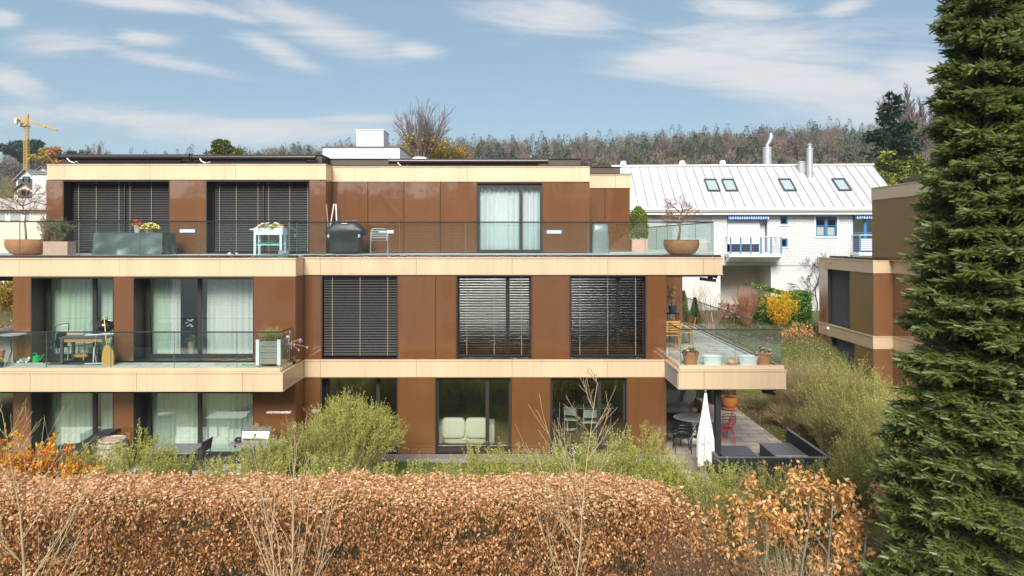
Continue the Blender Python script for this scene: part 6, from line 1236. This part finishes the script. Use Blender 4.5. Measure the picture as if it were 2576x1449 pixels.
DRAT = mat('dark_wicker', (.045,.045,.05), .6, bump=.5, bscale=60)
simplechair(thing('wicker_chair', 'dark wicker chair at the near right of the slatted table', 'chair', at(478,17.3,0), R(-75)), DRAT, W_=.26, h=.92, D_=.25); simplechair(thing('wicker_chair', 'dark wicker chair behind the first one, beside the glass door', 'chair', at(492,18.1,0), R(-95)), DRAT, W_=.26, h=.92, D_=.25)
T = thing('gas_grill', 'stainless steel gas grill with closed rounded lid on the lower left patio', 'grill', at(650,18.15,0)); m = MB(); m.smooth = True; pr = [(-.28,.88),(-.27,1.02),(-.20,1.16),(-.05,1.23),(.12,1.21),(.24,1.08),(.26,.88)]; m.prism(pr, 'x', -.34, .36); m.build('lid', STEEL, T, angle=30); m = MB(); m.smooth = True; m.tube([(-.28,-.33,1.0),(.30,-.33,1.0)], .015, 8); m.tube([(0,-.265,1.10),(0,-.235,1.10)], .03, 12); m.build('lid_handle', BLKM, T)
m = MB(); m.box(-.38,.40,-.28,.26,.74,.875); m.build('firebox', STEEL, T); m = MB(); m.box(-.70,-.39,-.26,.22,.80,.84); m.build('side_shelf', STEEL, T); m = MB(); m.box(.41,.72,-.26,.22,.80,.84); m.build('side_shelf', STEEL, T); m = MB(); m.box(-.36,.38,-.25,.24,.06,.739); m.build('cabinet', mat('dark_cabinet', (.08,.08,.085), .4, .4), T)
for X_ in (-.5,-.2,.0,.2): m = MB(); m.smooth = True; m.tube([(X_,-.285,.80),(X_,-.315,.80)], .028, 10); m.build('knob', BLKM, T)
m = MB(); m.smooth = True; m.ball((-.5,-.05,.90), .08, sx=1.5); o = m.build('grill_glove', BLKM); o.location = at(650,18.15,0); tag(o, 'black oven glove lying on the left shelf of the steel grill', 'glove')
T = thing('covered_lounge', 'black covered corner lounge in front of the far left glass door', 'covered furniture', at(215,18.75,0)); m = MB(); m.prism([(-1.0,0),(.85,0),(.85,.98),(.35,.92),(-.25,.55),(-1.0,.48)], 'y', -.30, .30); m.build('cover', BTARP, T)
# ---- right middle terrace
T = pot('flower_pot', 'terracotta pot with violet and yellow pansies behind the left railing corner', 'potted plant', at(1737,18.62,zM), .225, .36, TERRA); flowers(T, .32, .22, .14, 34, [PUR, YEL_, WIN, PUR], 51, size=.085)
T = pot('flower_pot', 'terracotta pot with wine red and lilac pansies at the outer railing corner', 'potted plant', at(1920,18.62,zM), .235, .36, TERRA); flowers(T, .32, .22, .13, 34, [WIN, LIL, YEL_, LIL], 52, size=.085)
for q, lab in ((1792,'empty white oval planter left of the shell shaped pot'),(1882,'empty white planter right of the shell shaped pot')):
    T = thing('white_planter', lab, 'planter', at(q,18.58,zM)); m = MB(); m.smooth = True; m.lathe([(.23,0),(.27,.22),(.29,.23),(.29,.25),(.26,.25),(.24,.05),(0,.04)], n=28, sy=.6); m.build('tub', WHITEB, T); m = MB(); m.box(-.2,.2,-.13,.13,.16,.17); m.build('soil', mat('pale_grit', (.5,.48,.45), .9), T)
T = thing('ceramic_jug', 'orange and cream round ceramic jug lying between two white planters', 'jug', at(1842,18.55,zM)); m = MB(); m.smooth = True; m.lathe([(.03,0),(.10,.03),(.135,.09),(.11,.15),(.05,.175),(.06,.19)], n=20, sx=1.1); m.build('body', mat('peach_ceramic', (.72,.42,.24), .4, var=.3, vscale=9), T); m = MB(); m.smooth = True; m.tube([(-.12,-.02,.12),(-.17,-.04,.08),(-.13,-.04,.03)], .014, 6); m.build('handle', TERRA, T)
T = thing('teak_table', 'honey coloured wooden table on the right terrace', 'table', (px(1716,21.6)-.47, yd(22.3), zM)); m = MB()
for i in range(5): m.box(-.47+i*.19, -.47+i*.19+.18, -.78, .78, .71, .735)
m.build('tabletop', WOOD, T); m = MB(); m.box(-.42,.42,-.72,-.69,.63,.708); m.box(.40,.42,-.69,.7,.63,.708); m.build('apron', WOOD, T)
for sx in (-.43,.38):
    for sy in (-.74,.68): m = MB(); m.box(sx, sx+.055, sy, sy+.055, 0, .705); m.build('leg', WOOD, T)
tx = px(1716,21.6)-.47
for (dx, dy, rz_, lab) in ((.62,-.35,-90,'slatted wooden chair at the near right side of the wooden table'),(.66,.42,-86,'slatted wooden chair at the far right side of the wooden table'),(.0,-1.05,0+180,'wooden chair at the near end of the wooden table, half behind the wall')):
    simplechair(thing('teak_chair', lab, 'chair', (tx+dx, yd(22.3)+dy, zM), R(rz_)), WOOD, W_=.22, h=.92, slats=5, back_tilt=.10)
T = thing('stool', 'small black stool carrying the blue pot', 'stool', at(1692,25.6,zM)); m = MB(); m.box(-.2,.2,-.2,.2,.62,.66); m.build('seat', BLKM, T)
for sx in (-.18,.15):
    for sy in (-.18,.15): m = MB(); m.box(sx, sx+.03, sy, sy+.03, 0, .62); m.build('leg', BLKM, T)
T = pot('flower_pot', 'blue grey pot with dried corn like plant on the black stool', 'potted plant', at(1692,25.6,zM+.662), .17, .26, mat('slate_blue_pot', (.07,.10,.14), .5)); rng = RG_(55); m = MB()
for k in range(4): m.tube([(0,0,.2),(rng.normal()*.05,0,.6),(rng.normal()*.09-.03,0,.85+.25*rng.random())], .010, 5)
P = np.stack([rng.normal(size=60)*.06-.03, rng.normal(size=60)*.04, .35+rng.random(60)*.75], 1); m2 = MB(); D = rng.normal(size=(60,3))*.4; D[:, 2] -= 1; fol(m2, P, rng, .17, 'leaf', D); m.build('dry_stalks', mat('straw', (.6,.42,.18), .8), T); m2.build('dry_leaves', leafmat('straw_leaf', [(.5,.33,.14),(.68,.50,.25)], .2), T)
T = pot('flower_pot', 'small terracotta pot with feathery green plant on the wooden table', 'potted plant', (tx-.30, yd(22.8), zM+.737), .10, .16, TERRA); flowers(T, .14, .17, .2, 8, [mat('green_bud', (.2,.3,.1))], 56, size=.06, leaf=mat('dark_green_leaf', (.03,.10,.02), .6))
# ---- ground floor, right patio
T = thing('patio_bench', 'black corner bench wall with low seats round the right patio', 'bench', (0,0,0)); BW = mat('black_board', (.020,.021,.024), .5, var=.2, vscale=3); BT = mat('black_board_top', (.13,.135,.145), .45)
xA, xB, yn, yf = 5.22, 8.05, 17.15-DW, 19.7-DW
m = MB(); m.box(xA, xB, yn-.05, yn, 0, .74); m.box(xB-.05, xB, yn, yf, 0, .74); m.box(xA, xA+.05, yn, 18.2-DW, 0, .74); m.build('back_wall', BW, T); m = MB(); m.box(xA-.01, xB+.02, yn-.07, yn+.02, .742, .757); m.box(xB-.07, xB+.02, yn+.021, yf, .742, .757); m.box(xA-.01, xA+.06, yn+.021, 18.2-DW, .742, .757); m.build('top_rail', BT, T)
m = MB(); m.box(7.12, xB-.06, 17.9-DW, 19.4-DW, 0, .40); m.build('seat_box', BW, T); m = MB(); m.box(7.11, xB-.06, 18.3-DW, 19.42-DW, .402, .43); m.build('seat_slab', mat('dark_slab', (.13,.13,.14), .4), T); m = MB(); m.box(7.13, xB-.06, 17.9-DW, 18.28-DW, .402, .435); m.build('seat_slab', mat('pale_slab', (.36,.36,.38), .5), T)
T = thing('low_table', 'black square low table inside the corner bench', 'table', at(1845,18.75,0)); m = MB(); m.box(-.42,.50,-.42,.42,.36,.42); m.build('tabletop', mat('dark_slab2', (.085,.08,.10), .4), T)
for sx in (-.4,.44):
    for sy in (-.4,.36): m = MB(); m.box(sx, sx+.05, sy, sy+.05, 0, .36); m.build('leg', BW, T)
T = thing('closed_parasol', 'closed white parasol standing before the oval table', 'parasol', at(1775,17.75,0)); m = MB(); m.smooth = True; m.tube([(0,0,0),(0,0,2.30)], .028, 12); m.build('pole', ALU, T); m = MB(); m.smooth = True
def pf(u, v):
    a = u*2*math.pi; r = (.035+.12*min(1, v*1.5)**1.1+.04*max(0, v-.62))*(1+.45*math.sin(a*7+v*2)*min(1, v*2)); return (r*math.cos(a), r*.8*math.sin(a), 2.22-1.78*v+(.10*math.sin(a*3) if v > .98 else 0))
m.grid(pf, 84, 12); m.build('canvas', mat('off_white_canvas', (.72,.68,.63), .9), T, angle=60); m = MB(); m.tube([(-.16,-.13,.95),(.16,-.13,.98)], .012, 5); m.tube([(.02,-.05,1.35),(.14,-.12,1.38)], .014, 6); m.smooth = True; m.tube([(0,0,1.2),(0,0,1.72)], .036, 12); m.build('crank_and_strap', mat('parasol_steel', (.45,.46,.48), .35, .6), T); m = MB(); m.box(-.3,.3,-.3,.3,0,.06); m.build('base_plate', CONC, T)
T = thing('oval_table', 'white oval table with trumpet foot on the right patio', 'table', at(1755,21.0,0)); m = MB(); m.smooth = True; m.lathe([(0,.705),(.70,.715),(.74,.735),(.70,.742),(0,.742)], n=48, sy=.78); m.build('tabletop', WHITEB, T); m = MB(); m.smooth = True; m.lathe([(.36,0),(.30,.02),(.13,.07),(.06,.2),(.05,.45),(.12,.66),(.24,.705)], (-.1,0,0), 24); m.build('foot', WHITEB, T)
def shellchair(name, lab, q, d, rz_, m_, grp=None):
    T = thing(name, lab, 'chair', at(q,d,0), R(rz_), grp)
    for sx, sy in ((-1,-1),(1,-1),(1,1),(-1,1)): m = MB(); m.smooth = True; m.tube([(sx*.24,sy*.24,0),(sx*.19,sy*.18,.43)], [.012,.018], 7); m.build('leg', m_, T)
    m = MB(); m.smooth = True; m.lathe([(0,.43),(.22,.435),(.24,.45),(.22,.462),(.1,.45),(0,.448)], n=20, sy=.95); m.build('seat', m_, T)
    m = MB(); m.smooth = True
    for (a, b, c, r) in ((.26,.66,.30,.012),(.25,.76,.33,.012),(.23,.84,.30,.011)): m.tube([(-a*.9,-.16,.46 if b < .7 else .62),(-a,-.02,.62),(-a,.12,b-.04),(-a*.5,c,b),(0,c+.02,b+.01),(a*.5,c,b),(a,.12,b-.04),(a,-.02,.62),(a*.9,-.16,.46 if b < .7 else .62)], r, 7)
    for sx in (-1, 1): m.tube([(sx*.12,.20,.45),(sx*.2,.27,.66),(sx*.10,.31,.82)], .011, 6); m.tube([(sx*.17,.17,.45),(sx*.04,.30,.76)], .01, 6)
    m.build('woven_back', m_, T); return T
BK = mat('dark_green_black_plastic', (.018,.026,.028), .35); G_ = 'curved arm chairs around the oval table'
shellchair('curved_chair', 'black curved arm chair at the near left of the oval table', 1716, 20.0, 175, BK, G_); shellchair('curved_chair', 'black curved arm chair right behind the closed parasol', 1764, 19.9, 190, BK, G_)
shellchair('curved_chair', 'dark curved chair half hidden by the brown wall corner', 1686, 20.6, 140, BK, G_); shellchair('curved_chair', 'red curved arm chair right of the black column', 1822, 20.9, -80, mat('red_plastic', (.62,.02,.02), .35), G_); shellchair('curved_chair', 'yellow orange curved chair behind the oval table', 1756, 22.3, 0, mat('amber_plastic', (.62,.30,.03), .35), G_)
T = thing('outdoor_sofa', 'light grey cushioned sofa at the back of the right patio', 'sofa', at(1690,23.7,0)); m = MB(); m.box(-.95,.85,-.42,.45,.06,.27); m.box(.86,.93,-.42,.45,.06,.66); m.build('frame', DGREY, T)
def cushion(m, x0, x1, y0, y1, z0, z1, k=.12, n=6):
    cx, cy, cz = (x0+x1)/2, (y0+y1)/2, (z0+z1)/2; a, b, c = (x1-x0)/2, (y1-y0)/2, (z1-z0)/2; N_ = 24; rows = []
    for i in range(9):
        ph = -math.pi/2+math.pi*i/8; s = math.copysign(abs(math.sin(ph))**.5, math.sin(ph)); r = abs(math.cos(ph))**.28 if 0 < i < 8 else .02; row = []
        for j in range(N_): t = 2*math.pi*j/N_; e = .3; row.append((cx+a*r*math.copysign(abs(math.cos(t))**e, math.cos(t)), cy+b*r*math.copysign(abs(math.sin(t))**e, math.sin(t)), cz+c*s))
        rows.append(row)
    m.add([p for r in rows for p in r], [(i*N_+j, i*N_+(j+1) % N_, (i+1)*N_+(j+1) % N_, (i+1)*N_+j) for i in range(8) for j in range(N_)])
m = MB(); m.smooth = True; cushion(m, -.93, .84, -.42, .3, .27, .46); m.build('seat_cushion', GREYF, T, angle=60); m = MB(); m.smooth = True; cushion(m, -.93, .45, .22, .42, .44, .95); m.build('back_cushion', GREYF, T, angle=60)
m = MB(); m.smooth = True; cushion(m, -.21, .21, -.08, .08, -.26, .26); m.xf((.62, .12, .74), 0, 1, -.25, .35); o = m.build('pillow', mat('pale_pillow', (.66,.64,.62), .9), None, angle=60); o.location = at(1690,23.7,0); tag(o, 'pale grey square pillow leaning at the right end of the patio sofa', 'pillow')
T = pot('flower_pot', 'glazed orange round pot with dry hydrangea on a wheeled tray', 'potted plant', at(1835,24.9,.08), .30, .40, mat('glazed_orange', (.55,.20,.04), .3, coat=.4), wide=True); rng = RG_(57); P = curve_stems(rng, 26, .3, .25, .5, .3); m = MB(); m.segs(poly_segs(P, .006, .004), 4); m.xf((0,0,.35)); m.K = [(k[0]+[0,0,.35], k[1], k[2]) for k in m.K]; m.build('dry_stems', BRNT, T)
m = MB(); E = P[:, -1]+[0,0,.35]; fol(m, np.repeat(E, 12, 0)+rng.normal(size=(len(E)*12, 3))*.035, rng, .035, 'dia'); m.build('dry_flower_heads', leafmat('dry_hydrangea', [(.36,.22,.12),(.50,.34,.20)], .2), T); m = MB(); m.lathe([(.26,-.03),(.28,-.03),(.28,.0),(0,0)], n=20); m.build('saucer', TERRA, T)
for a in (0.4, 2.4, 4.4): m = MB(); m.ball((.2*math.cos(a), .2*math.sin(a), -.055), .025, n=8, m=5); m.build('caster', BLKM, T)
# ---- rooms behind the ground floor windows
T = thing('cream_sofa', 'cream two seat sofa seen through the middle ground floor window', 'sofa', at(1172,20.75,.015)); m = MB(); m.smooth = True; cushion(m, -.70, .70, -.35, .45, .05, .46); m.build('seat', CREAMS, T, angle=60)
for s in (-1, 1):
    m = MB(); m.smooth = True; cushion(m, s*.36-.36, s*.36+.36, -.42, -.18, .25, .86+.0); m.build('back_cushion', CREAMS, T, angle=60); m = MB(); m.smooth = True; cushion(m, s*.78-.11, s*.78+.11, -.36, .45, .04, .66); m.build('armrest', CREAMS, T, angle=60)
T = thing('bookshelf', 'tall bookshelf with rows of books in the right ground floor room', 'bookshelf', at(1450,24.2,.015)); m = MB()
for z in (.1,.5,.9,1.3,1.7,2.1): m.box(-1.0,1.0,0,.3,z,z+.03)
for X_ in (-1.02,-.34,.32,.99): m.box(X_, X_+.03, -.003, .3, 0, 2.15)
m.build('shelves', mat('pale_shelf', (.55,.50,.40), .7), T); rng = RG_(58)
for zi, z in enumerate((.53,.93,1.33,1.73)):
    cols_ = [mat('book_dark', (.10,.07,.06), .7), mat('book_red', (.35,.08,.05), .7), mat('book_cream', (.55,.48,.38), .7), mat('book_blue', (.08,.12,.22), .7)]; bk = [MB() for _ in range(4)]; X_ = -.98
    while X_ < .95:
        w_ = .02+.03*rng.random(); h = .22+.10*rng.random(); bk[rng.integers(4)].box(X_, X_+w_-.003, .03, .22, z, z+h); X_ += w_
    for c, b_ in zip(cols_, bk): b_.build('books', c, T)
for (q, d, rz_, lab) in ((1482,21.6,180,'pale green shell chair in the centre of the right ground floor window'),(1440,21.9,160,'pale chair left behind the glass of the right ground floor window'),(1484,22.9,0,'white chair in front of the bookshelf')):
    simplechair(thing('dining_chair', lab, 'chair', at(q,d,.015), R(rz_)), mat('pale_green_seat', (.62,.70,.60), .5), legm=ALU, W_=.21, h=.88)
T = thing('glass_table', 'glass topped table in the right ground floor room', 'table', at(1480,22.3,.015)); m = MB(); m.box(-.8,.8,-.3,.4,.73,.745); m.build('tabletop', mat('pale_glass_top', (.55,.68,.62), .1), T)
for sx in (-.7,.7): m = MB(); m.box(sx-.02, sx+.02, -.2, .3, 0, .73); m.build('leg', ALU, T)
T = thing('deck_chair', 'black canvas deck chair outside the right ground floor window', 'chair', at(1445,18.9,.02), R(20)); m = MB(); m.obox((0,0,.32), (.55,.5,.03), (.1,-.12,0)); m.obox((-.3,0,.62), (.04,.5,.6), (0,-.5,0)); m.build('canvas', DGREY, T); m = MB()
for s in (-1, 1): m.tube([(-.3,s*.24,0),(.25,s*.24,.36)], .013, 6); m.tube([(.3,s*.24,0),(-.42,s*.24,.85)], .013, 6)
m.build('legs', BLKM, T)
# ---- rear garden odds
rng = RG_(59); T = thing('log_pile', 'stack of split firewood against the white house carport', 'firewood', at(1845,38.0,pz(800,38.0))); m = MB(); m.smooth = True
for i in range(130):
    x = rng.uniform(-.75,.95); z = rng.uniform(.05,.85)*(1-.25*(x+.75)/1.7); m.tube([(x, -.1+rng.normal()*.02, z), (x+.02, .35, z)], .055+.03*rng.random(), 6, rnd=rng.random())
m.build('logs', leafmat('split_wood', [(.10,.05,.03),(.26,.14,.08),(.42,.28,.18)], 0, .9), T, angle=50)
m = MB(); m.ball((0,0,.55), .28, sx=1.1, sz=1.1, n=14, m=9); m.smooth = True; o = m.build('boulder', mat('red_brown_stone', (.16,.09,.07), .9, bump=.8, bscale=8)); o.location = at(1872,37.2,pz(800,37.2)+.35); tag(o, 'reddish rounded stone on top of the firewood behind the bare shrub', 'stone')
T = pot('flower_pot', 'flat terracotta bowl below the small cone conifer behind the railing', 'planter', at(1757,30.0,pz(862,30.0)), .45, .42, TERRA, wide=True)
rng = RG_(60); T = thing('espalier_branches', 'bare climbing branches on the white wall above the laurel block', 'climber', at(2044,42.3,1.7)); S, Tp = [], []; grow(S, Tp, (.3,0,0), (0,0,1), 2.9, .05, 3, rng, nb=2, spread=.8, up=0, wig=.25, lr=.5, n=6, rmin=.012); m = MB(); S = np.array(S); S[:, [1,4]] *= .15; m.segs(S, 4); m.build('branches', mat('black_branch', (.05,.04,.05), .9), T)
m = MB(); m.tube([(0,0,0),(-.12,0,1.0)], .02, 6); o = m.build('garden_stake', WPL); o.location = at(1796,32.5,pz(838,32.5)); tag(o, 'thin white stake leaning beside the vase shaped bare shrub', 'stake')
# shrubs and hedge seen past the left end of the block
bush('golden_shrub', 'yellow leaved shrub beyond the left end of the block', 'shrub', at(8,30,pz(800,30)), 1.3, .8, pz(708,30)-pz(800,30), leafmat('autumn_yellow', [(.4,.3,.03)]), BRNT, 601, nst=80, nlat=500, latlen=.3, nleaf=6000, lsize=.09, t0=.1, base=.5)
bush('beech_shrub', 'brown beech hedge piece beyond the left end of the block', 'hedge', at(5,27,pz(905,27)), 1.3, .8, pz(825,27)-pz(905,27), BEECH, BRNT, 602, nst=80, nlat=500, latlen=.3, nleaf=6000, lsize=.08, t0=.05, base=.6)

# ================================================================== air
hm = MB(); hm.box(-720, 820, -430, 620, -45, 78)
HZ = bpy.data.materials.new('haze_air'); HZ.use_nodes = True; t = HZ.node_tree; t.nodes.remove(t.nodes['Principled BSDF'])
pv = N(t, 'ShaderNodeVolumePrincipled'); pv.inputs['Color'].default_value = (.78, .86, .95, 1); pv.inputs['Density'].default_value = .0005; pv.inputs['Anisotropy'].default_value = .2
lk(t, pv.outputs[0], t.nodes['Material Output'].inputs['Volume']); ho = hm.build('haze', HZ); tag(ho, 'thin bluish haze softening the wooded hills', 'haze', kind='stuff'); scn.cycles.volume_bounces = 0
